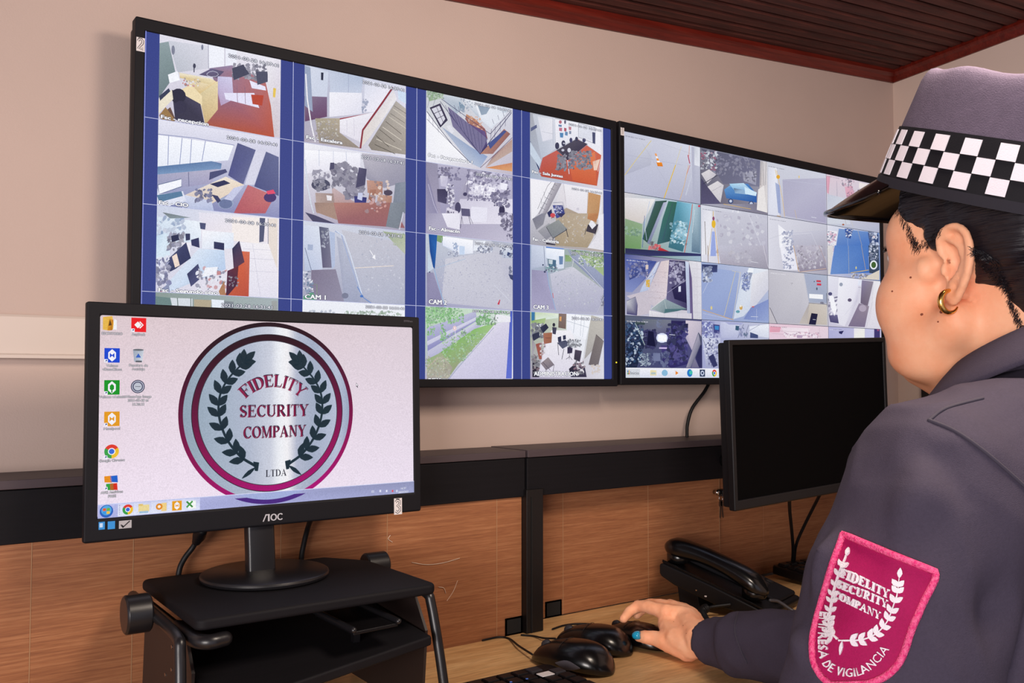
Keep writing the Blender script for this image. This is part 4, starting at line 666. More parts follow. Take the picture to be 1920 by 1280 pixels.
VIEWS2 = {
(0,0): ('concrete yard with an orange traffic cone and yellow lines', 'E', '''b c4c6d8 d8dae8 aeb0c6 bcbed4
p c8cadc/d0d2e0/b8bacc/b0b2c8 76,140 270,160 260,330 76,400;l d8c890 7 262,160 160,290 78,400;l e0bc50 10 430,330 350,560;l dcd0a0 5 470,200 430,330;l a8aac0 2 90,260 480,330;l a8aac0 2 200,180 420,540;l b0b2c6 2 330,180 560,260
p b4b6ca/c8cada/b0b2c8 540,200 598,220 600,590 550,560;p c8ccd8/e4e6f0 560,200 600,210 598,340 560,330;l d88050 5 525,195 522,270;l b8405c 11 515,260 528,320;l c86c80 5 505,400 530,330;l e0b060 5 520,330 490,470 460,570;l c8ccdc 12 540,400 500,540
p e88c34/f09030/d87820 297,310 335,312 342,340 305,338;p eca060 285,250 297,250 303,268 290,268;p f8f4f4 292,270 304,270 308,286 296,286;p f09438 296,284 310,284 316,300 300,300;p f8f8fa 300,300 318,300 322,312 302,312''', 'E', (82, 118, 218, 160, 9)),
(1,0): ('blue car on a dark sunlit ramp beside a pale wall', 'E', '''b 787888 a8a8b8 8c8898 585468
p 606074/70708a/7c7c94/6c6c84 606,215 1020,300 1010,480 760,460;c 84849a/70708a/9090a8 820,330 170,70 90 18;c 48485c/d8dce8/8c90a0/a0506c/e0e4ec 660,300 54,66 90 14;p d4d0d4/dcd8dc/c8c4cc/ccc8d0 606,390 660,360 710,395 650,460;p d8d4d8/dedade/d0ccd4/ccc8d0 640,485 720,440 762,470 740,590;l 9c98a8 3 665,520 745,475;p 484664/504c68/585474 606,420 650,480 740,595 606,610;l 38384c 6 620,460 720,400
p 8c8ca0/a8a8bc/9c9cb0 890,380 990,390 985,470 900,440;c 6c6c80/b0b0c0 945,410 44,34 26 16
p 5c90c8/88b8e4/4c80c0/2c5ca8/2858a4/3c70b4 765,500 820,460 930,460 990,530 990,590 780,560;p a8d4f0/c0e0f4/88b4dc 800,460 900,455 960,510 830,500;p 506888/90b0d0 830,490 900,500 925,535 840,525;p d0e8f8 905,480 990,520 985,545 910,530;e 3c4c78 810,580 18,18;e c8d0e4 810,580 10,10;e 3c4c78 952,597 18,18;e c8d0e4 952,597 11,11;p b0b0c0/6c6880/787488 606,600 1060,600 1060,665 606,610;l e0b850 4 760,600 950,635
p c8c4c8/d8d4d8/dcd8d8/c8c0c0 1015,300 1065,310 1065,660 990,640 1010,480;l 8c8890 5 1030,305 1040,480;l 706c78 4 1055,310 1050,470;p e8e4e4 1000,500 1040,470 1060,660 990,640;l 585464 5 1022,300 1015,470;l d8dce8 3 620,240 730,262''', 'E', None),
(2,0): ('grey ramp with a yellow post and striped kerb', 'E', '''b ccceda d0d2e0 b4b0c8 c8cada
p b0aec6/bcbad0/a8a4c0/b4b2ca 1170,430 1470,420 1470,730 1180,680;p d8dae8/e8eaf4/dcdeec 1072,340 1130,350 1150,680 1072,670;l e8c060 6 1130,370 1170,560 1185,690;e e0a838 1140,412 13,14;l d8bc70 7 1120,360 1128,400;p a8b4d4/9ca8d0 1120,450 1150,470 1160,670 1140,660;l c8ccde 2 1150,430 1470,470;e e4c888 1285,412 4,10;l d8b870 4 1255,640 1268,700;l e8eaf4 4 1370,690 1405,696;l c09858 6 1130,680 1158,686''', 'E', (1072, 335, 1182, 358, 8)),
(3,0): ('yard with a pink parked vehicle, partly behind the cap visor', 'E', '''b dcc8d4 d8d0dc b0b4cc c8ccda
p e0a8bc/d8a0b4 1470,405 1500,410 1490,530 1478,520;c b07890/503c58/e8d0dc 1620,450 44,24 36 12;p e0b0c4/dca4b8/e8bccc/d8a0b4 1600,480 1650,475 1680,560 1620,590;c c890a8/a86c88 1640,520 24,40 16 12;l 7c7c98 4 1545,440 1550,600;l 9090a8 3 1560,560 1600,700;p c4c8d8/d0d4e0 1480,530 1600,560 1640,740 1480,735;p 585470/606080 1690,500 1760,510 1740,560 1690,550;p ece4e4 1700,450 1810,475 1810,500 1700,490;l a08878 4 1590,650 1610,740;l d0c8b0 4 1640,700 1660,760;e a86850 1590,742 8,6''', 'E', (1480, 405, 1560, 420, 7)),
(0,1): ('roller doors and a motorbike on dark wet ground', 'E', '''b d8d4da 9cc0d4 a0b8cc 7c9878
p e4e0e4/ecebec/d8d0d0/d4ccc8 80,555 290,565 240,660 200,735 80,700;p 8ca484/90ac88/749c68/6c9460 80,700 200,740 190,910 80,905;c 547c54/88a880 130,790 60,30 24 18
p 40605c/34504c/284840/385850 290,580 370,575 250,880 200,840;p 3c7060/2c5850/24484c/3c6870 380,580 480,590 420,850 300,880 340,700;p 5c9cb4/8cc4dc/5c94b0/3c7080 440,580 540,600 520,760 480,930 380,900;p a4ccdc/c4e4f0/7cb0c8 460,720 510,730 500,860 400,830;c d8f0f8/7cb4cc/4c8898 450,800 60,80 50 16
l b8c8e4 5 250,580 215,740 230,850;l 3454a4 5 215,680 200,900;p a8acc8/b8bcd4/7880a0 345,590 368,585 250,880 232,870;l 404868 4 410,590 340,850;l 5c6890 3 290,590 230,760;p b8d0dc/98b0c0/607c94 550,600 600,600 600,940 540,930;l c86048 8 546,600 535,700 490,940;l e0e4ec 4 560,640 545,800
p c03840/d84448/a82c34 245,895 290,885 400,935 330,930;c c83038/702028/e85858 285,900 40,18 30 14;c 40202c 270,870 20,12 10 10;p 282c4c/343868 80,905 610,945 610,960 80,960;e d04058 592,614 8,8''', 'E', (90, 548, 228, 578, 7)),
(1,1): ('sunlit lane with a yellow post and painted line', 'E', '''b d8dae6 c4c4d4 b4b0c0 e0e0ec
p ccccda/c8c8d6/b4b0c4/b8b8c8 700,640 1065,700 1065,950 730,960;c bcbacc/d4d4de/a8a4b8 880,820 160,140 60 22;p dcdce8/e8e8f0 620,640 680,650 670,950 612,950;l 5c4c40 6 632,720 640,950;l c8b898 6 680,770 655,960;l e0b860 8 690,650 690,730;e e4b838 693,738 14,28;e 8c4c70 692,700 8,14;l dcb470 7 700,760 725,960;p a8b8e8/98a8e0 680,790 700,790 710,960 670,960;l e4e4f0 4 935,670 1050,960;l c8c8d6 3 1015,670 1060,720;c e8e8f0 850,650 30,12 10 10
z F;p c4c4d4/b8b4c4/9c98a8/b0aaba 720,0 1050,0 1075,160 740,125;c a4a0b0/b8b4c0 880,80 80,40 24 22;l dcac60 7 715,0 728,125;l 8c6c50 7 652,0 655,115;l e8e4f0 4 1035,0 1070,150;l f0f0f8 3 950,112 1000,120''', 'E', (615, 632, 745, 652, 7)),
(2,1): ('stone lane marked with a white rectangle', 'E', '''b dcdce8 c8c8d6 a8a4b4 d8d8e4
p c8c8d8/c4c4d4/a4a0b0/b0aec0 1225,800 1470,780 1470,960 1260,960;l e4e4ee 3 1228,810 1370,800 1440,960;l e4e4ee 3 1230,810 1260,960;p f0f0f8/f4f4fa 1140,740 1200,790 1240,950 1150,900;c a8b0cc/f0f2fa/8890b0 1205,860 36,80 50 18;l c4c4d2 3 1080,840 1200,800
z F;p bcb8c8/c0bccc/8c8498/948ca0 1260,0 1440,0 1478,170 1290,185;c 807888/a49cac/c4c0cc 1360,80 90,80 90 16;p f0f0f8/e8e8f4 1150,0 1240,0 1275,170 1180,170;c 8890b0/f0f2fa/a8b0cc/687098 1210,80 34,80 50 14;l d8a868 7 1245,0 1280,180;l d8b8a0 5 1280,185 1470,160;l a8704c 3 1420,0 1470,120''', 'E', (1080, 698, 1190, 722, 7)),
(3,1): ('blue shaded parking lane with round planters', 'E', '''b e0e0ec 9cacd4 6c88c4 c8c8dc
p e8e8f0/f0f0f6/dcd8e0 1480,780 1550,790 1530,960 1480,960;c 9898a8/f4f0f4/706c80/e8a8b8 1510,860 30,70 60 12;p 7898cc/5c84c8/3c68b4/4470bc 1560,770 1835,800 1835,960 1530,960;p 3c5ca8/304c90 1600,770 1660,775 1640,840 1610,830;c e8f0fa/2c4480 1630,800 24,30 16 12;l a8bce4 4 1620,840 1625,960;l c4b48c 4 1690,780 1740,960;p 485c90/344878/2c3c68 1760,800 1835,810 1835,960 1790,960;c c8d0e4/50607c/283858 1800,860 26,70 40 18;e d8ccd4 1802,828 9,9
z F;p 5c84c8/4c78c0/4470bc/6c90cc 1530,0 1760,0 1770,190 1500,200;p e0dcdc/d8d4d4 1480,0 1520,0 1500,200 1480,200;l c8c0a0 4 1625,0 1630,210;l d4b060 5 1715,0 1745,170;l d8b868 7 1640,190 1765,170;p 28384c/384860 1765,0 1835,0 1840,200 1770,190;e e8ecf4 1800,135 26,32;e 406030 1800,135 17,22;c 243048/e0e4ec/485870 1800,50 30,50 30 16;p d8d0c4 1780,200 1840,170 1840,240 1700,230;c e8e0d4/70604c 1700,212 60,16 30 10;e d0c890 1678,155 5,10''', 'E', None),
(0,2): ('curving brick pavement beside a dark glass storefront', 'F', '''b 4c5898 c8c0c8 d8d4dc b4b4cc
p 4c5ca4/3c4c94/4858a0/8490c4 85,90 300,110 230,220 130,325 85,320;p 5c68ac/404c88 100,120 240,110 240,180 110,240;c 6070b0/384484 170,170 70,50 40 18;l 303c70 3 240,105 262,102 268,118 250,124 238,116;p d8c8c0 222,135 242,135 240,165 222,165
p dcdce8/ccd4ec/b8c4e0 300,120 320,110 240,310 180,325 200,280;p d8b050 225,240 252,235 250,290 225,285;l 6c7498 3 300,180 230,240
p d8c8cc/e0d4d4/dcd0d8/c8c0cc 330,110 400,100 370,340 320,440 260,410 250,470 160,490 165,400 90,350 240,310;c e4d8dc/c4b4bc 300,300 80,120 90 6;l b8a8b0 2 250,320 370,330;l b8a8b0 2 240,360 360,370;l b8a8b0 2 270,250 380,260;l b8a8b0 2 300,180 390,190
p 585078/302c50/3c3860/6c6890 385,100 500,110 508,450 360,440;c 7c78a0/403c68/a8a4c4 440,190 50,70 40 20;l d8d8ec 4 410,110 440,240;l d8d8ec 3 450,110 470,200;p 2c2850/34305c/242048 400,290 505,250 508,400 420,370;p d8dcf0 448,285 465,280 465,320 448,322;l b4b0d0 3 370,330 505,235
p a8b4b8/98a8b0/788c94 255,440 355,370 508,440 350,470;l e4ece8 3 258,440 350,370 370,465;p 4c7078 355,440 508,438 440,455 350,468;p c8d4ec/d8e0f0/a8b0cc 495,110 520,115 545,300 548,510 510,505;p 5c5078/6c608c 520,115 540,200 550,510 530,508 525,300
p dcdce4/e4e2ea/d4d2dc 520,105 610,110 610,510 550,510 545,250;l c0bcc8 2 545,160 610,165;l c0bcc8 2 548,220 610,225;l c0bcc8 2 550,280 610,285;l c0bcc8 2 550,340 610,345;l c0bcc8 2 550,400 610,405;l c0bcc8 2 550,460 610,465;l c0bcc8 2 575,110 580,510
p c8c8d0/8c8ca4/5c5884/403c70 90,385 150,355 165,420 160,485 90,475;l 383858 3 90,385 150,355 165,410 160,485;p ecebf0/dcd8e0/d4d0dc 245,450 350,470 540,470 540,510 245,500;l a8a4b4 2 260,450 270,500;l a8a4b4 2 350,470 350,505;l a8a4b4 2 440,465 440,508
p 20244c/2c3058 85,25 606,72 606,105 85,62;e d83c54 547,85 10,11;p d8dce8 508,76 524,77 524,94 508,93;e c8ccc0 581,90 10,11''', 'F', (88, 100, 232, 110, 12)),
(1,2): ('parking lane with yellow lines and a row of bicycles', 'F', '''b 9cacd4 c8ccde 98a8d0 a0acd4
p 98a8d4/a0b0d8/8c9ccc/94a4d0 612,150 870,180 830,515 615,450;l dccc90 5 845,180 765,490;l e8dcb0 4 880,185 825,510;l dcd0a8 3 820,175 880,188;l c8d0e4 4 680,205 620,330;p 343c68/303860/404878 612,130 720,135 718,185 612,190;c 7c84a0/282c4c/c0c8d8 650,200 34,50 40 18;e d8dce8 643,225 8,14
p dce4f0/e4e8f2/d0d8e8 940,155 1075,165 1078,300 900,490 830,510 880,250;p 8890a8/98a0b8/7c84a0 925,190 965,185 920,320 885,300;c 5c6ca8/c8d0e8/404c88 915,250 24,60 50 14;p e8e8ee/dcdce6/d0d0de 960,200 1078,170 1078,300 940,470;p 8494c8/98a8d4/7c8cc4 1078,370 1078,525 900,510 950,430;l c8ccde 3 990,440 990,520;l d8dce8 4 950,492 1000,494;e d0a860 882,430 11,16;e f0ece0 880,420 7,7;e 68a0b0 860,458 14,10;l d8a850 5 615,445 830,515;l c8cce0 3 620,470 800,510;l a8b0cc 2 650,455 640,500;l a8b0cc 2 700,470 690,505;e d8c890 677,432 7,13;p f0f4fa 935,155 968,160 965,190 930,185;e c05860 965,425 10,4''', 'F', None),
(2,2): ('pale store room corner with a red fire sign', 'F', '''b c0bec8 c4c8d8 c4c0c8 c0bcc4
p c4c2cc/d0ced6/c8c6d0/b8b6c2 1082,180 1315,195 1350,400 1285,540 1130,540 1082,430;p a8b0c8/b0b8cc/a0a8c0/a8b0c4 1320,195 1480,205 1478,400 1355,395;p f4f4f8 1355,335 1450,340 1450,372 1355,365;p c84050 1405,240 1436,242 1436,255 1405,253;p d03850 1408,262 1438,264 1438,278 1408,276;e 505c70 1408,300 5,10;e 505c70 1390,250 4,4;l 70787c 4 1480,205 1478,430
p c8c0b8/d0c8c0/c4bcb4/b8aca4 1355,400 1478,410 1478,550 1285,540;p b0a8a8/c0b8b4 1355,400 1340,545 1285,540;p 1c1c34/202040 1370,468 1414,474 1400,550 1352,546;l d8d8e4 4 1380,512 1400,514;l 40405a 4 1350,398 1478,408;c 50506a 1445,400 16,8 8 8;l 38384c 6 1082,430 1110,490 1135,545;l 404460 6 1474,330 1478,420;l 70707c 2 1225,260 1242,262;l 70707c 2 1230,275 1240,258''', 'F', (1088, 186, 1190, 202, 8)),
(3,2): ('violet corridor with a dark doorway', 'F', '''b e4e4f0 d0ccdc dcd8e4 c8c4d8
p f0f0f8/e8e6f2/c8c4d8/e0deea 1560,220 1700,235 1690,380 1600,560 1540,540;e 98a0b4 1576,270 12,13;p 8880a0/908898/74687c/6c6078 1720,240 1800,250 1760,420 1710,400;p 8c8098/948898/7c708c 1700,400 1770,420 1740,565 1625,560;e b0a4b8 1725,435 26,24;p e4e2ea/ecebf0/dcd8e4 1800,245 1845,248 1845,570 1750,565;l a8a0b0 3 1800,250 1790,390 1752,565;l 9c94a8 2 1795,390 1770,530
p e8ecf8/e0e4f4 1695,240 1720,240 1712,280 1690,275;l 8c84a0 3 1695,290 1715,292;l c8c8d8 3 1600,480 1690,370;e 5c5470 1635,378 14,12;p 5c5880/6c6890/4c4870 1490,480 1550,480 1560,540 1500,530;c f0f0f8/504c74/a8a4c0 1515,420 26,60 40 18;e 505078 1500,335 14,12;p f4f4fa 1495,350 1520,350 1545,440 1530,490 1505,430''', 'F', (1490, 225, 1585, 240, 8)),
(0,3): ('night-dark workshop with a glowing white screen', 'F', '''b 5c6478 50507c 48447c 3c4468
p 68707c/787c8c/5c5c80 200,510 400,515 390,600 220,640;p d8ccd8/c4bccc/a8a0b8/b0a8c0 500,518 612,525 612,640 560,760 500,640;p 2c2858/201c4c/28245c 400,520 500,525 490,600 500,800 440,800 400,640;p 443c78/3c3470/302c64 330,690 480,700 520,820 400,850 340,800;c 201c48/3c3878/14143c/585090 440,680 70,140 110 26
c 18183c/302c5c 250,650 44,60 60 24;p 141638 240,590 275,600 290,700 230,690;p f4f8ff/fafcff/e8f0fc 303,615 368,618 368,668 303,664;e d8e0f8 335,640 40,34;p fafcff 308,618 366,620 366,666 306,663;p c8b8e4 315,705 370,705 368,716 315,715;l e0e4f4 4 385,616 425,620;c 8088a4 315,545 18,30 14 12
p 1c2c48/243858/182440 85,540 150,530 210,700 160,845 88,845;c 3c5c80/c8d8e8/18203c/204468 140,680 60,150 130 16;l b0c4c0 6 150,540 215,690;p 3c4c50 150,525 215,530 215,550 150,545;c c4d4e0/68788c/a8b8c4 215,790 34,40 40 15;c 38406c/70789c/585c80 320,790 60,50 40 20;p 6c7498/747ca0 270,745 320,745 320,800 275,800
p 5c6078/484c68/3c4060/6c6c88 585,600 612,640 612,700 530,845 500,845;p 282854/30305c 600,690 612,690 612,845 590,845 565,775;p 9c98ac/a8a4b8/787890 500,845 585,610 600,680 530,845;p 807c98/706c8c 560,780 590,845 535,845''', 'F', (88, 518, 235, 530, 10)),
(1,3): ('workshop aisle with drum shelving and a blue monitor', 'F', '''b a8acd4 c4c8dc 9ca0c8 a0a4cc
p 8c90bc/a0a4cc/7c80b0 615,520 700,525 700,640 620,640;c 4048a0/d8e0f4/5c64a8/c8d0ec/303878 650,590 34,60 60 16;p 404480 690,545 735,550 735,610 695,605;p 3c88c8 700,555 730,558 728,585 702,582;c 4c4c8c/a8acd0 715,620 20,20 12 12;p c4c8e4/d4d8ec/b4b8d8 740,530 870,540 860,640 745,640;p a8acd4 770,530 900,535 880,550 800,548
l 404468 4 900,545 860,640;l 404468 4 935,550 905,640;c 3c4874/8c94bc 885,600 16,30 14 12;p 3c5c78 845,555 870,558 865,590 843,585;c 285068 915,620 14,18 8 10;p e4e8f4/ecf0f8/d4d8e8 940,560 1075,545 1078,640 940,620;p 485480/404c78 945,600 1000,620 1000,642 945,640;l 5c6494 3 1010,550 940,590
p d4d8ec/c4c8e0/a4a8c8 615,640 740,640 728,840 640,845;l 383c68 5 620,650 650,740 680,840;l 383c68 5 660,640 700,760;c 343868/8c90b8/e4e8f4 680,740 40,90 60 14;l e8ecf8 4 620,720 670,700;p 343864 655,770 690,750 720,830 690,845''', 'F', None),
(2,3): ('bright pinkish hall with pipes along the ceiling', 'F', '''b e8c8d8 e4d0dc dcd4e4 d8cce0
p e8a8bc/e0a0b4 1082,560 1160,565 1150,600 1082,600;p e8d8e4/f0e4ec 1160,565 1360,575 1340,640 1200,640;l c0a8b8 3 1100,590 1340,600;l c0a8b8 3 1100,610 1440,630;l b8a0b4 3 1350,575 1360,640;l b8a0b4 3 1425,570 1430,640;c d0a0b4/a88ca4/f4ecf4 1300,620 120,18 50 12;p b8a0bc 1270,620 1310,622 1305,640 1270,640''', 'F', (1088, 555, 1200, 568, 8)),
(3,3): ('violet corridor strip above the dark monitor', 'F', '''b b0b0d8 c8c4e0 b4b4dc a8a8d4
p e4e0ec/ecebe8 1665,568 1740,572 1740,640 1665,640;p 2c2c5c 1560,595 1595,590 1580,615 1562,608;p c4c4e4 1745,575 1800,578 1800,640 1745,640;p 403870 1805,575 1845,578 1845,640 1805,640;e 9c5078 1832,585 8,8;l 505084 3 1520,582 1580,584;l a0a0cc 3 1600,575 1600,640''', 'F', (1495, 575, 1560, 588, 7)),
}
def pxz(Z, x, y): ox, oy, s = ZOOMS[Z]; return ox+x/s, oy+y/s
def screen_of(i, col):
    P = Print(TVX[i], -.0001); P.rect(0, -TVH, TVW, 0, col); o = P.build('screen', tv[i]); return o
def stamp_line(P, Z, spec, txt, col='fafaff', edge='4a4e66', ew=.0009):
    x0, y0, x1, y1, h = spec; a = P.loc(*pxz(Z, x0, y0+h*.55)); c = P.loc(*pxz(Z, x1, y1+h*.4))
    d = P.loc(*pxz(Z, x0, y0)); e = P.loc(*pxz(Z, x0, y0+h))
    P.up(); P.text(txt, a[0], (a[1]+c[1])/2-(d[1]-e[1])*.2, c[0]-a[0], (d[1]-e[1])*.8, col, edge, ew)
scr1 = screen_of(0, '39458a')
# left and right edges of each view column, between the pillar boxes
XS = [[P0.loc(px, 150)[0] for px in q] for P0 in [Print(TVX[0])] for q in ((298, 526), (571, 761), (799, 961), (993.5, 1130))]
for (c, r), (lab, Z, code, TZ, ts, nm, ns) in VIEWS1.items():
    P = Print(TVX[0], -.0003, -.000012); z1 = -TVH*r/4; z0 = -TVH*(r+1)/4; P.clip = (XS[c][0], z0, XS[c][1], z1)
    cast_view(P, code, Z); P.up()
    if ts: stamp_line(P, TZ, ts, '2021-03-28 16:37:41' if lab[:6] not in ('street', 'buildi', 'pale s') else '2021-03-28 16:31:41')
    if nm:
        zz = 'B' if (c, r) in ((1, 1),) else ('D' if (c, r) in ((2, 1), (3, 1)) else TZ)
        x0, y0, x1, y1, h = ns; a = P.loc(*pxz(zz, x0, y0)); b2 = P.loc(*pxz(zz, x1, y1)); hh = a[1]-P.loc(*pxz(zz, x0, y0+h))[1]
        P.up(); P.text(nm, a[0], a[1]-.0018, b2[0]-a[0], hh*.78, 'fdfdff', '4c506a', .0011, bold=.0004)
    P.build('camera_view', scr1, label=lab)
P = Print(TVX[0], -.0022)
for k in (1, 2, 3): P.rect(TVW*k/4-.0005, -TVH, TVW*k/4+.0005, 0, 'b8bce0')
for k in (1, 2, 3): P.rect(0, -TVH*k/4-.0004, TVW, -TVH*k/4+.0004, 'c4c8e8')
P.rect(0, -TVH, .0012, 0, '8890d8'); P.build('grid_lines', scr1)
scr2 = screen_of(1, '303850')
for (c, r), (lab, Z, code, TZ, ts) in VIEWS2.items():
    P = Print(TVX[1], -.0003, -.000012); g = .0005; P.clip = (TVW*c/4+g, -TVH*(r+1)/4+g, TVW*(c+1)/4-g, -TVH*r/4-g)
    cast_view(P, code, Z); P.up()
    if ts: stamp_line(P, TZ, ts, '03-28-2021 Sun 16:38:24', '3c3c50' if ts[4] < 10 and (c, r) in ((0, 0), (2, 0), (3, 0), (1, 1), (2, 1), (2, 3)) else 'f0f0f8', None)
    P.build('camera_view', scr2, label=lab)
# taskbar of the right television
P = Print(TVX[1], -.0022); TB = .0185
P.rect(0, -TVH, TVW, -TVH+TB, ['d8dcec', 'c8d0e4', 'eef0f8', 'f4f4fa']); P.up(); P.rect(0, -TVH, .036, -TVH+TB-.002, 'd4d8e0'); P.up()
P.text('Inicio', .011, -TVH+.006, .022, .006, '3c4450')
for k, cc in enumerate(('58a050', 'c86040', '4878c0', 'd8b040')): P.rect(.004+.003*(k % 2), -TVH+.006+.004*(k//2), .0065+.003*(k % 2), -TVH+.0095+.004*(k//2), cc)
def disc(P, x, z, r, c): P.ell(x, z, r, r, c, 20)
zc = -TVH+TB/2
def icon_chrome(P, x, z, r):
    for a0, cc in ((30, 'e03c30'), (150, '3ca04c'), (270, 'f0c030')):
        P.poly([(x, z)]+[(x+r*math.cos(math.radians(a0+k*12)), z+r*math.sin(math.radians(a0+k*12))) for k in range(11)], cc)
    P.up(); disc(P, x, z, r*.5, 'f8f8fc'); P.up(); disc(P, x, z, r*.38, '3c6cd8'); P.up()
P.rect(.062, zc-.005, .078, zc+.005, 'e8dcb0'); P.rect(.064, zc-.003, .076, zc+.001, '98b8c8'); P.ell(.100, zc, .008, .006, '88b8d8'); P.ell(.132, zc, .007, .006, 'e8e8f0'); P.up()
P.poly([(.129, zc-.004), (.137, zc), (.129, zc+.004)], 'e88830'); disc(P, .168, zc, .0075, '2878c8'); P.up(); P.ell(.171, zc+.001, .005, .004, '48c0b0'); P.rect(.196, zc-.007, .211, zc+.007, '283858'); P.up()
disc(P, .2035, zc, .005, 'c8d0e8'); P.up(); disc(P, .2035, zc, .0025, '283858'); icon_chrome(P, .238, zc, .007)
disc(P, .272, zc, .0075, 'd83c48'); P.up(); disc(P, .272, zc, .0058, 'f4f0f4'); P.up(); disc(P, .272, zc, .003, 'd83c48'); P.rect(.296, zc-.005, .312, zc+.003, '505870'); P.rect(.322, zc-.004, .336, zc+.006, '6890c8')
P.build('taskbar', scr2)
# ---------------------------------------------------------------- the lit desktop monitor
P = Print(M1X, -.0001); P.rect(0, -M1H, M1W, 0, ['f2e4f4', 'eee2f2', 'dccdd6', 'ddc9ce']); scr3 = P.build('screen', mon1)
P = Print(M1X, -.0002, -.00001)
a = P.loc(334, 774); c = P.loc(661.5, 774); t_ = P.loc(503, 604); LR = (c[0]-a[0])/2; LX = (a[0]+c[0])/2; LZ = t_[1]-LR
def mixc(stops, v):
    for (p, a), (q, b_) in zip(stops, stops[1:]):
        if v <= q: k = min(max((v-p)/(q-p), 0), 1); A, B = lin(a), lin(b_); return tuple(A[i]*(1-k)+B[i]*k for i in range(3))
    return lin(stops[-1][1])
SIL = [(-1, '8fa2b2'), (-.6, 'a4b2c4'), (-.25, 'b0b8cc'), (0, 'ccd0de'), (.1, 'eef0f6'), (.2, 'f2f0f4'), (.3, 'b4bace'), (.5, 'a4aec4'), (.8, 'b8c0d6'), (1, '90a0b8')]
MAG = [(-1, 'b0147a'), (-.6, '98145c'), (0, '6c1640'), (.4, '4c1430'), (.75, '30101e'), (1, '24101c')]
def disc_fill(P, R, colf, n=64):
    for k in range(n):
        x0 = -R*math.cos(PI*k/n); x1 = -R*math.cos(PI*(k+1)/n); h0 = math.sqrt(max(R*R-x0*x0, 0)); h1 = math.sqrt(max(R*R-x1*x1, 0)); m = 10
        for j in range(m):
            q = [(x0, -h0+2*h0*j/m), (x1, -h1+2*h1*j/m), (x1, -h1+2*h1*(j+1)/m), (x0, -h0+2*h0*(j+1)/m)]
            P.poly([(LX+x*LR, LZ+z*LR) for x, z in q], [colf(x, z) for x, z in q])
    P.up()
silf = lambda x, z: mixc(SIL, x); magf = lambda x, z: mixc(MAG, z-.15*x)
disc_fill(P, 1.0, magf); disc_fill(P, .952, silf); disc_fill(P, .868, lambda x, z: lin('2c2430')); disc_fill(P, .86, magf); disc_fill(P, .80, lambda x, z: lin('3a3440')); disc_fill(P, .792, silf)
def leaf(a, b_, w_):
    dx, dy = b_[0]-a[0], b_[1]-a[1]; q = math.hypot(dx, dy); nx, ny = -dy/q*w_, dx/q*w_
    o = []
    for t, s in ((0, 0), (.2, .6), (.45, 1), (.7, .75), (.88, .35), (1, 0), (.88, -.35), (.7, -.75), (.45, -1), (.2, -.6)): o.append((a[0]+dx*t+nx*s, a[1]+dy*t+ny*s))
    return o
def branch(path, m, ll, lw, side=1, stem=.02, spread=(48, 40)):
    """a laurel branch: stem strokes and paired pointed leaves"""
    sp = smooth_path([(x, y, 0) for x, y in path], 10); out = []
    out += stroke([(p.x, p.y) for p in sp], [stem*(1-.5*i/len(sp)) for i in range(len(sp))])
    L = len(sp)-1
    for k in range(m):
        f_ = .10+.84*k/(m-1)*.98; i = min(int(f_*L), L-1); p = sp[i]; d = (sp[i+1]-sp[i]).normalized(); an = math.atan2(d.y, d.x)
        for s, sprd in ((1, spread[0]), (-1, spread[1])):
            aa = an+s*math.radians(sprd); l = ll*(1 if s*side > 0 else .92)*(1-.12*k/m); 
            o = (p.x+d.x*(.03 if s < 0 else 0)*ll, p.y)
            out.append(leaf(o, (o[0]+l*math.cos(aa), o[1]+l*math.sin(aa)), lw))
    e = sp[-1]; d = (sp[-1]-sp[-3]).normalized(); out.append(leaf((e.x, e.y), (e.x+d.x*ll, e.y+d.y*ll), lw)); return out
def nz(p): return ((p[0]-947)/446, (585-p[1])/446)
LB = [nz(p) for p in ((868, 842), (795, 792), (728, 705), (692, 600), (695, 500), (735, 420), (798, 352), (812, 338))]
def place(polys, col, edge=None, e=.004):
    if edge:
        for dx, dz in ((e, 0), (-e, 0), (0, e), (0, -e)):
            for q in polys: P.poly([(LX+(x+dx)*LR, LZ+(z+dz)*LR) for x, z in q], edge)
        P.up()
    for i, q in enumerate(polys):
        P.poly([(LX+x*LR, LZ+z*LR) for x, z in q], col)
    P.up()
for sgn in (1, -1):
    polys = branch(LB, 11, .172, .040, 1, .028, (42, 36))
    polys += [leaf(nz((870, 850)), nz((803, 900)), .022), [nz((860, 822)), nz((888, 828)), nz((882, 868)), nz((868, 866))]]
    if sgn < 0: polys = [[(-x+.036, z) for x, z in q] for q in polys]
    place(polys, ['1c2c38', '22343e', '1e2f3a'], '5c7080', .003)
# curved and straight lettering
def arc_word(w_, r, h, half, oz):
    polys, wd = roman_word(w_); o = []
    for q in polys:
        q2 = []
        n = len(q)
        for i in range(n):       # subdivide so that thin bars follow the arc
            for t in (0, .5): q2.append((q[i][0]*(1-t)+q[(i+1) % n][0]*t, q[i][1]*(1-t)+q[(i+1) % n][1]*t))
        o.append([((r+y*h)*math.sin(half*(2*x/wd-1)), oz+(r+y*h)*math.cos(half*(2*x/wd-1))) for x, y in q2])
    return o
def flat_word(w_, x0, x1, z0, h): polys, wd = roman_word(w_); return [[(x0+x/wd*(x1-x0), z0+y*h) for x, y in q] for q in polys]
cx = .03
aw = [[(x+cx, z) for x, z in q] for q in arc_word('FIDELITY', .45, .135, math.radians(44), -.17)]
for w_, sh in ((aw, 1), (flat_word('SECURITY', -.355, .44, -.05, .128), 1), (flat_word('COMPANY', -.31, .41, -.28, .125), 1)):
    place([[(x+.008, z+.010) for x, z in q] for q in w_], '342c44'); place(w_, ['8c1c48', '7c1c40', '6a1838', '8c2048'])
place(flat_word('LTDA', -.055, .185, -.705, .075), '2c2c3c')
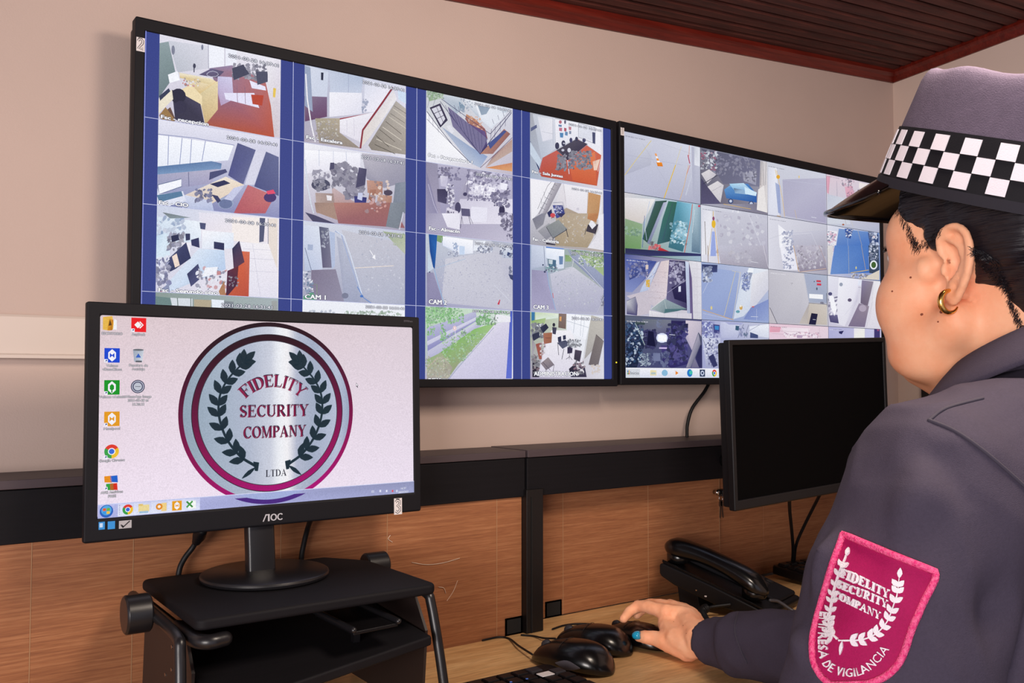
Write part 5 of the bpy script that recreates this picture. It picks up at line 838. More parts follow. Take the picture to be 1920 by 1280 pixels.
P.build('desktop_crest', scr3, label='round silver crest with laurel branches and maroon lettering')
# taskbar of the desktop
P = Print(M1X, -.0014, -.00001); TB = .0158
P.rect(0, -M1H, M1W, -M1H+TB, ['b0b4e4', 'a0a4cc', '9094b8', 'bcc0ee']); P.up(); P.rect(0, -M1H+TB-.0008, M1W, -M1H+TB, 'd4d8f4'); P.up()
# the crest shows faintly through the bar
for rr_ in (1.0, .952):
    n = 30; a0, a1 = -PI/2-.42, -PI/2+.42
    q = [(LX+LR*rr_*math.cos(a0+(a1-a0)*k/n), LZ+LR*rr_*math.sin(a0+(a1-a0)*k/n)) for k in range(n+1)]
    P.clip = (0, -M1H, M1W, -M1H+TB-.001); P.poly(q, '4c2c80' if rr_ == 1.0 else 'a4b0dc'); P.up(); P.clip = None
zc = -M1H+TB/2-.0003
def tx(u, v): return P.loc(u, v)
def tb(x, w_): P.rect(x-w_/2, zc-TB*.44, x+w_/2, zc+TB*.44, ['e4e8fa', 'e0e4f8', 'c8ccec', 'd8dcf4']); P.up()
x1, x2, x3, x4, x5, x6 = [tx(u, 958)[0] for u in (199, 239, 269, 301, 331, 357)]
disc(P, x1, zc, .0072, '2c64c0'); P.up(); disc(P, x1, zc+.001, .0055, '58a8e0'); P.up()
for dx, dz, cc in ((-.0022, .0018, 'e86030'), (.0018, .0018, '68b840'), (-.0022, -.0018, '3c98e0'), (.0018, -.0018, 'f0c040')): P.rect(x1+dx-.0016, zc+dz-.0014, x1+dx+.0018, zc+dz+.0016, cc)
for x in (x2, x3, x4, x5, x6): tb(x, .0215)
for k in range(6): P.rect(x1+.0135, zc-.005+k*.002, x1+.0145, zc-.0043+k*.002, '6c70a0')
icon_chrome(P, x2, zc, .0058)
P.rect(x3-.006, zc-.004, x3+.006, zc+.004, 'ecd898'); P.rect(x3-.005, zc-.0055, x3+.005, zc-.003, '9cc0dc'); P.rect(x3-.006, zc+.003, x3-.001, zc+.0052, 'e0c070')
P.rect(x4+.0005, zc-.005, x4+.0065, zc+.0045, 'f0d088'); P.up(); disc(P, x4-.002, zc+.0005, .0038, 'e08c28'); P.up(); disc(P, x4-.002, zc+.0005, .0017, 'f8ece0')
def hexmark(P, x, z, s, bg, kind):
    P.rect(x-s, z-s, x+s, z+s, bg); P.up()
    hx = [(0, .86), (.5, .4), (.5, -.4), (0, -.86), (-.5, -.4), (-.5, .4)]
    P.poly([(x+a_*s, z+b_*s) for a_, b_ in hx], 'f4f2fa'); P.up()
    if kind == 'k':
        P.poly([(x+a_*s*.55, z+b_*s*.55) for a_, b_ in hx], bg); P.up(); P.rect(x-.08*s, z-.75*s, x+.08*s, z-.3*s, bg)
    else:
        P.poly([(x-.3*s, z+.35*s), (x, z+.05*s), (x+.3*s, z+.35*s), (x+.3*s, z-.35*s), (x, z-.05*s), (x-.3*s, z-.35*s)], bg)
    P.up()
hexmark(P, x5, zc, .0056, 'e8a020', 'h')
P.rect(x6-.003, zc-.005, x6+.006, zc+.0045, 'f4f6f4'); P.up(); P.line([(x6-.005, zc+.004), (x6+.002, zc-.003)], .002, '3c8c3c'); P.line([(x6+.002, zc+.004), (x6-.005, zc-.003)], .002, '4ca04c'); P.up()
q = tx(755, 915); P.text('16:37', q[0], q[1]-.0012, .009, .0028, 'f0f2fc', align='c'); P.text('28/03/2021', q[0], q[1]-.0062, .016, .0028, 'f0f2fc', align='c')
q = tx(698, 921); P.text('ES', q[0]-.002, q[1]-.0015, .004, .003, 'f0f2fc')
for u, cc in ((712, 'e8eafc'), (724, 'e8eafc'), (735, 'e05060'), (743, 'd8dcf0')): q = tx(u, 920); P.rect(q[0]-.0012, q[1]-.0014, q[0]+.0012, q[1]+.0014, cc)
P.build('taskbar', scr3)
# icons
P = Print(M1X, -.0005, -.00001)
def lab(u, v, s, w_, h=.0030): q = P.loc(u, v); P.text(s, q[0], q[1]-h/2, w_, h, 'f4f0f8', '221c28', .00035, 'c')
def arrow(x, z): P.rect(x, z, x+.0038, z+.0038, 'f4f2fa'); P.up(); P.poly([(x+.0008, z+.0006), (x+.0016, z+.0022), (x+.001, z+.0026), (x+.0032, z+.0033), (x+.003, z+.0013), (x+.0024, z+.0019)], '24408c'); P.up()
S = .0083
q = P.loc(207, 606); x, z = q[0]-S*.5, q[1]
P.poly([(x-.004, z-.0075), (x-.004, z+.007), (x+.006, z+.0085), (x+.009, z-.006), (x+.003, z-.0085)], 'e8b850'); P.up(); P.poly([(x+.001, z-.008), (x+.002, z+.006), (x+.007, z+.004), (x+.006, z-.008)], ['d89020', 'e8b040', 'c87818', 'b06810']); P.poly([(x+.007, z-.007), (x+.008, z+.005), (x+.011, z+.004), (x+.011, z-.007)], 'f0f0f4'); P.up(); P.poly([(x+.002, z-.003), (x+.0035, z+.005), (x+.0055, z-.002)], '5c3c18'); lab(210, 625, 'ESCRITORIO', .0225)
q = P.loc(260, 609); x, z = q; P.rect(x-S, z-S, x+S, z+S, 'ec1c24'); P.up(); P.poly([(x-.005, z), (x-.001, z+.004), (x+.003, z), (x-.001, z-.004)], 'f8f4f6'); P.line([(x+.001, z+.0038), (x+.0048, z), (x+.001, z-.0038)], .0014, 'f8f4f6'); P.up(); arrow(x-S, z-S); lab(259.5, 626.5, 'AnyDesk', .015)
q = P.loc(210, 666); hexmark(P, q[0], q[1], S, '1c48d0', 'h'); arrow(q[0]-S, q[1]-S); lab(210, 685, 'Velneo', .0125); lab(210, 692, 'vDataClient', .021)
q = P.loc(209.6, 726); hexmark(P, q[0], q[1], S, '189428', 'k'); arrow(q[0]-S, q[1]-S); lab(210, 743.5, 'Velneo vAdmin', .0275)
q = P.loc(209.5, 785); hexmark(P, q[0], q[1], S, 'e49a20', 'h'); arrow(q[0]-S, q[1]-S); lab(209.3, 803, 'Monipool', .0175)
q = P.loc(209, 846); icon_chrome(P, q[0], q[1], S*.95); arrow(q[0]-S, q[1]-S); lab(209.5, 862.5, 'Google Chrome', .0275)
q = P.loc(209.5, 904.5); x, z = q
for dx, dz, cc in ((-1, .5, 'e89020'), (.55, .5, '2060c8'), (-.5, -.55, '30a040'), (.5, -.55, 'd83020')): P.poly([(x+dx*S*.5-S*.45, z+dz*S-S*.4), (x+dx*S*.5+S*.5, z+dz*S-S*.5), (x+dx*S*.5+S*.42, z+dz*S+S*.46), (x+dx*S*.5-S*.5, z+dz*S+S*.42)], cc)
P.up(); arrow(x-S, z-S); lab(209.5, 922, 'AVG AntiVirus', .0235); lab(209.5, 929.5, 'FREE', .0085)
q = P.loc(259, 667); x, z = q; P.poly([(x-.006, z+.007), (x+.006, z+.007), (x+.0045, z-.007), (x-.0045, z-.007)], ['9aa4b4', 'c4ccd8', 'd8dce8', 'a8b0c0']); P.up(); P.ell(x, z+.007, .006, .0012, '6c7078'); P.poly([(x-.003, z-.002), (x, z+.003), (x+.003, z-.002)], '3c64c0'); P.rect(x-.003, z-.0075, x+.004, z-.0055, '5c6068'); lab(259, 684.5, 'Papelera de', .021); lab(259, 691.5, 'reciclaje', .014)
q = P.loc(258, 724.5); x, z = q
for r_, cc in ((.0078, '3c3c58'), (.0068, 'b8bccc'), (.0058, '4c4c68'), (.0046, 'c0c4d0')): disc(P, x, z, r_, cc); P.up()
P.line([(x-.003, z), (x+.003, z)], .0005, '3c3c50'); lab(258.5, 743, 'WhatsApp Image', .0295); lab(258.5, 750, '2021-03-28 at', .023); lab(258.5, 757.5, '15.20.23', .0135)
q = P.loc(667, 717); x, z = q; P.poly([(x, z), (x+.0034, z-.0042), (x+.002, z-.0044), (x+.0028, z-.0066), (x+.0018, z-.007), (x+.001, z-.005), (x, z-.006)], '30283c'); P.up(); P.poly([(x+.0004, z-.001), (x+.0026, z-.0038), (x+.0004, z-.0046)], 'f8f6fa')
P.build('desktop_icons', scr3)
# maker's mark, stickers and the paper tags
def flat_part(name, parent, X, y, fn, material, label=None):
    P = Print(X, y, -.00002); fn(P); P.b.c = []; P.b.xf(P.X); return P.b.build(name, material, parent, label=label)
M_LOGO = mat('silver_print', 'b8b6bc', .5)
def aoc(P):
    q = P.loc(510, 969); x, z = q; h = .0088
    P.line([(x-.0125, z-h/2), (x-.0085, z+h/2)], .0014, '000000'); P.line([(x-.0085, z+h/2-.0007), (x-.0058, z+h/2-.0007)], .0014, '000000'); P.line([(x-.0052, z+h/2), (x-.0052, z-h/2)], .0022, '000000')
    for q in arc_s(x+.0012, z, .0034, .0037, 0, 360, .0018, .0012, 16): P.poly(q, '000000')
    for q in arc_s(x+.0100, z, .0034, .0037, 42, 318, .0018, .0012, 14): P.poly(q, '000000')
flat_part('maker_mark', mon1, M1X, -.0027, aoc, M_LOGO)
def small(P): q = P.loc(766, 604); P.text('E970Swn', q[0]-.009, q[1], .014, .0028, '000000')
flat_part('model_mark', mon1, M1X, -.0027, small, mat('dim_print', '55525c', .6))
def sticker(u0, v0, u1, v1, m, extra=None, nm='sticker', par=mon1, X=M1X, y=-.00275):
    P = Print(X, y, -.00002); a, c = P.loc(u0, v0), P.loc(u1, v1)
    b = MB(); b.box((a[0], y, c[1]), (c[0], y+.0004, a[1]), X=X); o = b.build(nm, m, par)
    if extra: P.y = y-.00006; extra(P, a, c); P.b.c = []; P.b.xf(X); P.b.build('print', extra.mats, o)
    return o
def bl(P, a, c): P.rect(a[0]+.001, c[1]+.0025, (a[0]+c[0])/2+.001, a[1]-.0015, '0')
bl.mats = mat('sticker_white', 'b8d4f0', .6)
sticker(184, 978, 195.5, 991.5, mat('sticker_blue', '2c88d0', .5), bl)
sticker(201, 977, 214.5, 990.5, mat('sticker_blue', '2c88d0', .5))
def ck(P, a, c):
    P.line([(a[0]+.002, (a[1]+c[1])/2), (a[0]+.005, c[1]+.002), (c[0]-.002, a[1]-.001)], .0013, '0'); P.line([(a[0]+.003, (a[1]+c[1])/2-.001), (a[0]+.005, c[1]+.0012)], .002, '0')
ck.mats = M_INK
sticker(222, 976, 245.5, 988.5, mat('sticker_grey', 'a8a6aa', .5), ck)
def numeral(d):
    def f(P, a, c):
        w_, h = c[0]-a[0], a[1]-c[1]; q = {'2': [(.2, .72), (.3, .86), (.55, .9), (.75, .76), (.7, .58), (.22, .2), (.8, .2)], '1': [(.3, .7), (.55, .88), (.55, .14)], '3': [(.2, .76), (.4, .88), (.68, .82), (.7, .64), (.42, .54), (.72, .42), (.72, .24), (.45, .12), (.2, .22)]}[d]
        pts = [(a[0]+x*w_, c[1]+y*h) for x, y in q]
        P.line(pts, w_*.30, '0'); P.up(); n0 = len(P.b.f); P.line(pts, w_*.15, '0')
        for i in range(n0, len(P.b.f)): P.b.m[i] = 1
        P.up(); n0 = len(P.b.f); P.line([(a[0]+.25*w_, c[1]+.965*h), (a[0]+.7*w_, c[1]+.94*h)], w_*.08, '0')
    f.mats = [M_INK, M_PAPER]; return f
sticker(737, 934, 752, 963, M_PAPER, numeral('3'), 'paper_tag')
sticker(255, 70, 270.5, 99, M_PAPER, numeral('2'), 'paper_tag', tv[0], TVX[0])
sticker(1162, 239, 1168.5, 255, M_PAPER, numeral('1'), 'paper_tag', tv[1], TVX[1])

# ================================================================ monitor riser
rx0, rx1, ry0, ry1 = .279, .567, .955, 1.189
rs = thing('monitor_riser', 'black height-adjustable monitor riser with side knobs under the lit monitor', 'monitor riser', ((rx0+rx1)/2, (ry0+ry1)/2, DZ))
I4 = Matrix.Identity(4)
out = rounded(rx1-rx0, ry1-ry0, .012, 6, rx0, ry0)
out = [p for p in out if not (p[0] > rx1-.04 and p[1] > ry1-.03)]
k = [i for i, p in enumerate(out) if p[0] > rx1-.02 and p[1] < (ry0+ry1)/2]
out = [(rx1-.045, ry1)]+out[0:0]+[p for p in out]+[(rx1-.004, ry1-.055)]
cxm = sum(p[0] for p in out)/len(out); cym = sum(p[1] for p in out)/len(out); out.sort(key=lambda p: math.atan2(p[1]-cym, p[0]-cxm))
b = MB(); b.prism(out, .013, Matrix.Translation((0, 0, RT-.013))); b.build('top_board', M_LAM, rs, bevel=.0045, seg=3)
for s, x in ((-1, rx0+.002), (1, rx1-.006)):
    b = MB(); X = Matrix.Translation((x, 0, 0))@Matrix(((0, 0, 1, 0), (1, 0, 0, 0), (0, 1, 0, 0), (0, 0, 0, 1)))
    b.prism([(ry0+.03, DZ+.002), (ry1-.005, DZ+.002), (ry1-.02, RT-.020), (ry0+.05, RT-.020), (ry0+.02, RT-.06)], .0035, X); sp_ = b.build('side_plate', mat('brown_black_metal', '241a18', .5), rs)
    if s < 0:
        for (y, z) in ((1.05, RT-.05), (1.05, RT-.075), (1.075, RT-.087), (1.05, RT-.10)): MB().cyl((x-.0008, y, z), (x, y, z), .002, 10).build('screw', M_CHROME, sp_)
# rails and legs of bent tube
zr = RT-.012
for s, x in ((-1, rx0-.012), (1, rx1+.010)):
    fy = ry0+.02 if s < 0 else ry0+.045
    path = [(x, ry1-.015, zr-.004), (x, fy+.05, zr-.006), (x, fy, zr-.010), (x+.001*s, fy-.010, zr-.022), (x+.004*s, fy-.025, (zr+DZ)/2), (x+.008*s, fy-.038, DZ+.009)]
    b = MB(); b.tube(smooth_path(path, 6), .0062, 12, ends=True); b.build('leg_tube', M_SATIN, rs, smooth=True)
    b = MB(); b.tube([(x+.008*s, fy-.052, DZ+.006), (x+.006*s, ry1-.03, DZ+.006)], .0058, 12, ends=True); b.build('foot_bar', M_SATIN, rs, smooth=True)
b = MB(); b.tube(smooth_path([(rx0+.002, ry0+.075, zr-.012), (rx0+.003, ry0+.02, zr-.012), (rx0+.012, ry0-.001, zr-.012), (rx0+.03, ry0+.001, zr-.012)], 5), .008, 12, ends=True); b.build('corner_clip', M_SATIN, rs, smooth=True)
kz = on_y(257, 1147, 1.06).z
for nm, x0_, x1_, y, z, r in (('height_knob', rx0-.044, rx0-.016, 1.075, CAMZ-.262, .0215), ('height_knob', rx1+.002, rx1+.035, ry1-.03, CAMZ-.262, .018)):
    X = Matrix.Translation((x0_, y, z))@Matrix.Rotation(PI/2, 4, 'Y'); L = x1_-x0_
    b = MB(); b.lathe([(.001, 0), (r*.9, 0), (r, .002), (r, L-.002), (r*.9, L), (.001, L)], 40, X); b.build(nm, M_SATIN, rs, smooth=True, bevel=.0006)
# lower shelf and the slotted tray on it
zs = CAMZ-.297
MB().add([(rx0+.008, ry0-.045, zs-.030), (rx1-.008, ry0-.0, zs-.012), (rx1-.008, ry1-.03, zs), (rx0+.008, ry1-.03, zs), (rx0+.008, ry0-.045, zs-.042), (rx1-.008, ry0-.0, zs-.024), (rx1-.008, ry1-.03, zs-.012), (rx0+.008, ry1-.03, zs-.012)],
         [(0, 1, 2, 3), (7, 6, 5, 4), (0, 4, 5, 1), (1, 5, 6, 2), (2, 6, 7, 3), (3, 7, 4, 0)]).build('lower_shelf', M_LAM, rs, bevel=.003)
b = MB()
A, B_, C_, D_ = [on_z(u, v, CAMZ-.281) for u, v in ((590, 1145), (663, 1181), (747, 1164), (672, 1131))]
b.loft([[p+Vector((0, 0, dz)) for p in (A, B_, C_, D_)] for dz in (-.006, -.002)]); tr = b.build('tray', M_BLACK, rs, bevel=.001)
for p, q in ((A, B_), (D_, C_)): b = MB(); b.tube([p, q], .0036, 10, ends=True); b.build('tray_rail', M_SATIN, tr, smooth=True)
for t in (.35, .62, .85):
    p = A.lerp(D_, t); b = MB(); b.tube([p+Vector((.004*math.cos(a), 0, .004+.004*math.sin(a))) for a in np.linspace(0, 2*PI, 13)], .0014, 6); b.build('ring', M_SATIN, tr, smooth=True)
b = MB(); cc = A.lerp(C_, .5); b.box((cc.x-.004, cc.y-.004, cc.z-.03), (cc.x+.004, cc.y+.004, cc.z-.005)); b.build('tray_stem', M_BLACK, rs)

# ================================================================ mice, keyboards, phone
def mouse(name, label, pos, head, L=.122, W_=.064, H_=.038, grip=False, group=None):
    t = thing(name, label, 'mouse', (pos[0], pos[1], DZ), group)
    ang = math.atan2(head[1], head[0]); X = Matrix.Translation((pos[0], pos[1], DZ+.0012))@Matrix.Rotation(ang, 4, 'Z')
    def prof(s):                                # s: -1 back .. 1 nose
        wdt = W_/2*(1-abs(s)**(3.2 if s < 0 else 1.7))**.55*(1-.2*s); hgt = H_*(1-abs((s+.25)/1.25 if s > -.25 else (s+.25)/.75)**2.3)**.62
        return max(wdt, .002), max(hgt, .003)
    def ring(s, grow=0, lo=0):
        wd, hg = prof(s); o = []
        for k in range(24):
            a = 2*PI*k/24; c_, s_ = math.cos(a), math.sin(a)
            y = wd*(abs(c_)**.75)*(1 if c_ > 0 else -1); z = hg*(.32+.68*abs(s_)**.9) if s_ > 0 else hg*.32*(1-abs(s_)**.55)
            if s_ <= 0: y *= .90+.10*(1-abs(s_))
            o.append(X@Vector((s*L/2, y*(1+grow), max(z, 0)+grow*.01)))
        return o
    S_ = [-1+.002, -.97, -.9, -.8, -.65, -.5, -.3, -.1, .1, .3, .5, .65, .8, .9, .96, .998]
    b = MB(); b.loft([ring(s) for s in S_]); b.build('shell', M_GLOSS, t, smooth=True, sub=1)
    # seam between the two buttons and the line round the front
    def top(s, y=0, up=.0003):
        wd, hg = prof(s); f_ = min(abs(y)/wd, .99); z = hg*(.32+.68*(1-f_**(1/.75*2))**.45)
        return X@Vector((s*L/2, y, z+up))
    b = MB(); b.tube([top(s) for s in np.linspace(.1, .93, 10)], .0004, 5); b.tube([top(.1, y) for y in np.linspace(-W_*.36, W_*.36, 9)], .0004, 5); b.build('button_seam', M_DARKHOLE, t)
    wc = top(.62, 0, -.004); b = MB(); b.lathe([(.003, -.0032), (.0078, -.0032), (.0085, -.002), (.0085, .002), (.0078, .0032), (.003, .0032)], 20, Matrix.Translation(wc)@Matrix.Rotation(ang, 4, 'Z')@Matrix.Rotation(PI/2, 4, 'X')); b.build('scroll_wheel', M_GREYP, t, smooth=True)
    if grip:
        for sg in (1, -1):
            b = MB(); vs = []; n = 9
            for i in range(n):
                s = -.5+.62*i/(n-1); wd, hg = prof(s)
                hz = (.010+.004*math.sin(PI*i/(n-1)))*.6
                for k_ in (0, 1, 2): 
                    zz = hg*.34+(k_-1)*hz*.8*math.sin(PI*(i+.35)/(n-.3)); f_ = 1.012 if k_ == 1 else .995
                    vs.append(X@Vector((s*L/2, sg*wd*f_*1.005, zz)))
            b.add(vs, [(i*3+k_, (i+1)*3+k_, (i+1)*3+k_+1, i*3+k_+1) for i in range(n-1) for k_ in (0, 1)]); b.build('side_grip', mat('grip_grey', '4c484e', .3), t, smooth=True)
        b = MB(); p = X@Vector((-L*.18, 0, 0)); q_ = top(-.4, 0, .0002)
        V = text_geo('optical'); Xt = Matrix.Translation(top(-.25, .004, .0004))@Matrix.Rotation(ang-PI/2, 4, 'Z')@Matrix.Rotation(.1, 4, 'X')
    return t, X@Vector((L/2, 0, .007)), top
m1, n1, _ = mouse('computer_mouse', 'nearest black glossy computer mouse, beside the keypad corner', (.832, 1.026), (-.38, .92), L=.132, W_=.070, H_=.040, grip=True, group='computer mice on the desk')
m2, n2, _ = mouse('computer_mouse', 'middle black computer mouse, between the nearest mouse and the hand', (.913, 1.074), (-.44, .90), L=.128, W_=.066, H_=.038, grip=True, group='computer mice on the desk')
m3, n3, _ = mouse('computer_mouse', 'black computer mouse gripped under the hand', (.990, 1.062), (-.12, .99), L=.125, W_=.060, H_=.032, group='computer mice on the desk')
def lay(name, label, pts, r=.0016, cat='cable', flatz=True, m=M_CABLE):
    b = MB(); b.tube(smooth_path(pts, 8), r, 8, ends=True); o = b.build(name, m, None, smooth=True, org=pts[0]); tag(o, label, cat, 'black cables around the desk'); return o
zd = DZ+.0018
def dz_(u, v, z=zd): return on_z(u, v, z)
lay('mouse_cable', 'black cable running from the nearest mouse toward the left cable opening', [n1, dz_(972, 1210, zd+.004), dz_(955, 1197), dz_(935, 1194), dz_(905, 1200)])
lay('mouse_cable', 'black cable running from the middle mouse to the left cable opening', [n2, dz_(1020, 1196, zd+.003), dz_(1000, 1192), dz_(978, 1190)])
lay('mouse_cable', 'black cable arching from the mouse under the hand to the right cable opening', [n3, dz_(1120, 1171, zd+.002), dz_(1085, 1169), dz_(1058, 1172), dz_(1036, 1179)])
# keypad corner of a keyboard at the bottom edge
def key(b, X, x, y, w_, d, z, h=.006, mi=0):
    b.loft([[X@Vector((x+sx*w_/2*f_, y+sy*d/2*f_, z+zz)) for sx, sy in ((-1, -1), (1, -1), (1, 1), (-1, 1))] for zz, f_ in ((0, 1), (h*.8, .86), (h, .80))], mi)
kx1, ky1 = .792, 1.03
kt = thing('numeric_keypad', 'black keypad with white paper tag at the lower frame edge', 'keyboard', (.70, .97, DZ))
Xk = Matrix.Translation((.70, .950, DZ))
b = MB(); b.prism(rounded(.178, .152, .012, 5, -.089, -.076), .014, Xk@Matrix.Translation((0, 0, .001))); b.build('case', M_BLACK, kt, bevel=.003)
for i in range(7):
    for j in range(6):
        if i == 6 and j == 5: continue
        b = MB(); key(b, Xk, -.074+i*.0235+.001, -.058+j*.0215, .0205, .0185, .0152); b.build('key', M_GREYP if (i+j) % 5 == 0 else M_BLACK, kt)
q0 = dz_(1023, 1262, DZ+.0225)
b = MB(); b.box((q0.x-.010, q0.y-.007, DZ+.0213), (q0.x+.010, q0.y+.007, DZ+.0222)); b.build('paper_tag', M_PAPER, kt)
for u, v in ((958, 1278), (988, 1272)):
    q = on_z(u, v, DZ+.0216); MB().box((q.x-.0015, q.y-.001, DZ+.0213), (q.x+.0015, q.y+.001, DZ+.0219)).build('indicator', mat('led_blue', '5a86e8', .5), kt)
# keyboard at the back, beside the arm
kb = thing('keyboard', 'black keyboard lying behind the guard\'s arm, right of the phone', 'keyboard', (1.73, 1.14, DZ))
Xk = Matrix.Translation((1.525, 1.085, DZ))@Matrix.Rotation(-.05, 4, 'Z')@Matrix.Rotation(.06, 4, 'X')
b = MB(); b.prism(rounded(.43, .15, .008, 4), .018, Xk@Matrix.Translation((0, 0, .002))); b.build('case', M_BLACK, kb, bevel=.003)
for j in range(6):
    for i in range(19):
        b = MB(); key(b, Xk, .018+i*.0218, .02+j*.0215+(.004 if j == 5 else 0), .0195, .0185, .0205, .005); b.build('key', M_BLACK, kb)

# telephone
ph = thing('desk_telephone', 'black corded desk telephone with its handset on, behind the hand', 'telephone', (1.28, 1.12, DZ))
pw_, pl_ = .158, .205
Xp = Matrix.Translation((1.185, 1.207, DZ))@Matrix.Rotation(.30, 4, 'Z')@Matrix.Scale(-1, 4, (0, 1, 0))   # local y runs to the front
XP2 = Matrix.Translation((1.185, 1.207, DZ))@Matrix.Rotation(.30, 4, 'Z')
def pt3(x, y, z): return XP2@Vector((x, -y, z))
def slab(b, x0, x1, prof, mi=0): b.loft([[pt3(x, y, z) for y, z in prof] for x in (x0, x1)], mi)
top_z = lambda y: .080-.062*(y/pl_)
bot = lambda y: max(.050-.06*(y/pl_), .004)
prof = [(0, .060), (.004, bot(0)+.004), (.03, bot(.03)), (.11, bot(.11)), (pl_-.01, .004), (pl_, .007), (pl_, top_z(pl_)-.003), (pl_-.004, top_z(pl_)), (.10, top_z(.1)+.002), (.006, top_z(.006)), (0, top_z(0)-.004)]
b = MB(); slab(b, 0, pw_, prof); b.build('body', M_BLACK, ph, bevel=.003)
b = MB(); slab(b, .012, pw_-.012, [(.035, .001), (.075, .001), (.07, .032), (.03, .038)]); b.build('foot', M_MATTE, ph, bevel=.002)
b = MB(); slab(b, .004, .008, [(.004, top_z(.004)), (pl_-.004, top_z(pl_-.004)), (pl_-.004, top_z(pl_-.004)+.004), (.10, top_z(.1)+.0055), (.004, top_z(.004)+.005)]); b.build('cradle_rim', M_GLOSS, ph, bevel=.001)
# raised key field
b = MB(); slab(b, .066, pw_-.004, [(.008, top_z(.008)+.001), (pl_-.008, top_z(pl_-.008)+.001), (pl_-.010, top_z(pl_-.01)+.006), (.012, top_z(.012)+.009)]); b.build('key_field', M_MATTE, ph, bevel=.002)
slope = -.062/pl_
kmat = mat('phone_key', '1d1c1f', .45); lmat = mat('key_print', 'b0a060', .6)
for i in range(4):
    for j in range(6):
        x = .084+i*.018; y = .072+j*.0165; z = top_z(y)+.0068
        b = MB(); b.loft([[pt3(x+sx*.0058*f_, y+sy*.0045*f_, z+dzz+slope*sy*.0045) for sx, sy in ((-1, -1), (1, -1), (1, 1), (-1, 1))] for dzz, f_ in ((-.001, 1), (.0022, 1), (.0032, .85))]); kk = b.build('phone_key', kmat, ph)
        if i < 3 and j < 4:
            b = MB(); b.loft([[pt3(x+sx*.0028, y-.0002+sy*.0012, z+.0034+slope*sy*.0012+dq) for sx, sy in ((-1, -1), (1, -1), (1, 1), (-1, 1))] for dq in (0, .0002)]); b.build('print', lmat, kk)
# handset: arched bar with two round cups
hx = .034
path = []
for k in range(15):
    t = k/14; y = -.006+t*.200; z = top_z(y)+.022+.016*math.sin(PI*t)**.8; path.append((y, z))
b = MB(); rings = []
for i, (y, z) in enumerate(path):
    t = i/14; wd = .0290-.006*math.sin(PI*t)**1.2; hh = .0165+.003*math.cos(2*PI*t); e = min(1, math.sqrt(max(1-abs(2*t-1)**9, .02)))
    rings.append([pt3(hx+wd*e*(abs(math.cos(a))**.7)*(1 if math.cos(a) > 0 else -1), y, z+hh*e*(abs(math.sin(a))**.8)*(1 if math.sin(a) > 0 else -1)) for a in [2*PI*j/20 for j in range(20)]])
b.loft(rings); hs = b.build('handset', M_GLOSS, ph, smooth=True, sub=1)
for y in (.022, .168):
    c_ = pt3(hx, y, top_z(y)+.003); b = MB(); b.lathe([(.018, 0), (.0215, .003), (.0215, .016), (.016, .022)], 28, Matrix.Translation(c_)); b.build('handset_cup', M_GLOSS, hs, smooth=True)
for y, dz2, m_ in ((.075, -.018, M_CHROME), (.092, -.021, M_PAPER)):
    p = pt3(-.0006, y, top_z(y)+dz2); b = MB(); b.box((p.x-.0015, p.y-.0015, p.z-.001), (p.x+.0015, p.y+.0015, p.z+.001)); b.build('side_socket', m_, ph)
# coiled cord: from the side of the body down to the desk and under the sleeve
cp = [pt3(-.002, .138, .024), on_z(1337, 1137, DZ+.020), on_z(1322, 1141, DZ+.018), on_z(1316, 1149, DZ+.012), on_z(1322, 1162, DZ+.010), on_z(1332, 1172, DZ+.010)]
b = MB(); sp = smooth_path(cp, 8); b.tube(sp[:18], .0028, 8, ends=True); coil = []
s2 = sp[14:]; fine = smooth_path(s2, 10); n = len(fine)
for i, p in enumerate(fine):
    d = (fine[min(i+1, n-1)]-fine[max(i-1, 0)]).normalized(); u_ = d.cross(Vector((0, 0, 1))).normalized(); v_ = u_.cross(d); a = i*.62
    coil.append(p+(u_*math.cos(a)+v_*math.sin(a))*.0062)
b.tube(coil, .0021, 7, ends=True); cord = b.build('coiled_cord', M_CABLE, ph, smooth=True)
# second loop of cord leaving the handset over the key field
b = MB(); b.tube(smooth_path([pt3(hx, .196, top_z(.196)+.012), pt3(hx+.018, .204, .028), pt3(hx+.026, .222, .016), pt3(hx+.03, .245, .006)], 8), .003, 8, ends=True); b.build('handset_cord', mat('cord_grey', '3c3b40', .35), ph, smooth=True)

# ================================================================ loose cables and threads
lay('power_cable', 'black cable hanging from the right television down to the duct lid', [on_y(1330, 717, 1.295), on_y(1320, 735, 1.292), on_y(1298, 765, 1.29), on_y(1289, 795, 1.29), on_y(1288, 818, 1.285)], .0034)
fc = lay('video_cable', 'black cable with a ferrite bead below the left part of the lit monitor', [on_y(384, 985, 1.165), on_y(374, 1003, 1.185), on_y(362, 1025, 1.195), on_y(345, 1048, 1.197), on_y(335, 1075, 1.196), on_y(330, 1140, 1.196)], .0035)
b = MB(); b.tube([on_y(379, 996, 1.176), on_y(373.5, 1004, 1.186), on_y(369, 1014, 1.19)], [.0065, .0085, .006], 14, ends=True); b.build('ferrite_bead', M_BLACK, fc, smooth=True)
lay('power_cable', 'straight black cable below the right part of the lit monitor', [on_y(584, 970, 1.165), on_y(577, 990, 1.19), on_y(570, 1018, 1.197), on_y(565, 1050, 1.197), on_y(563, 1130, 1.197)], .0038)
lay('video_cable', 'left of two black cables hanging from the switched-off monitor', [on_y(1480, 935, 1.08), on_y(1481, 960, 1.12), on_y(1485, 1000, 1.17), on_y(1487, 1030, 1.20), on_y(1486, 1052, 1.22)], .0032)
lay('power_cable', 'right of two black cables slanting down from the switched-off monitor', [on_y(1541, 920, 1.06), on_y(1528, 945, 1.12), on_y(1508, 985, 1.17), on_y(1493, 1020, 1.20), on_y(1489, 1050, 1.225)], .0032)
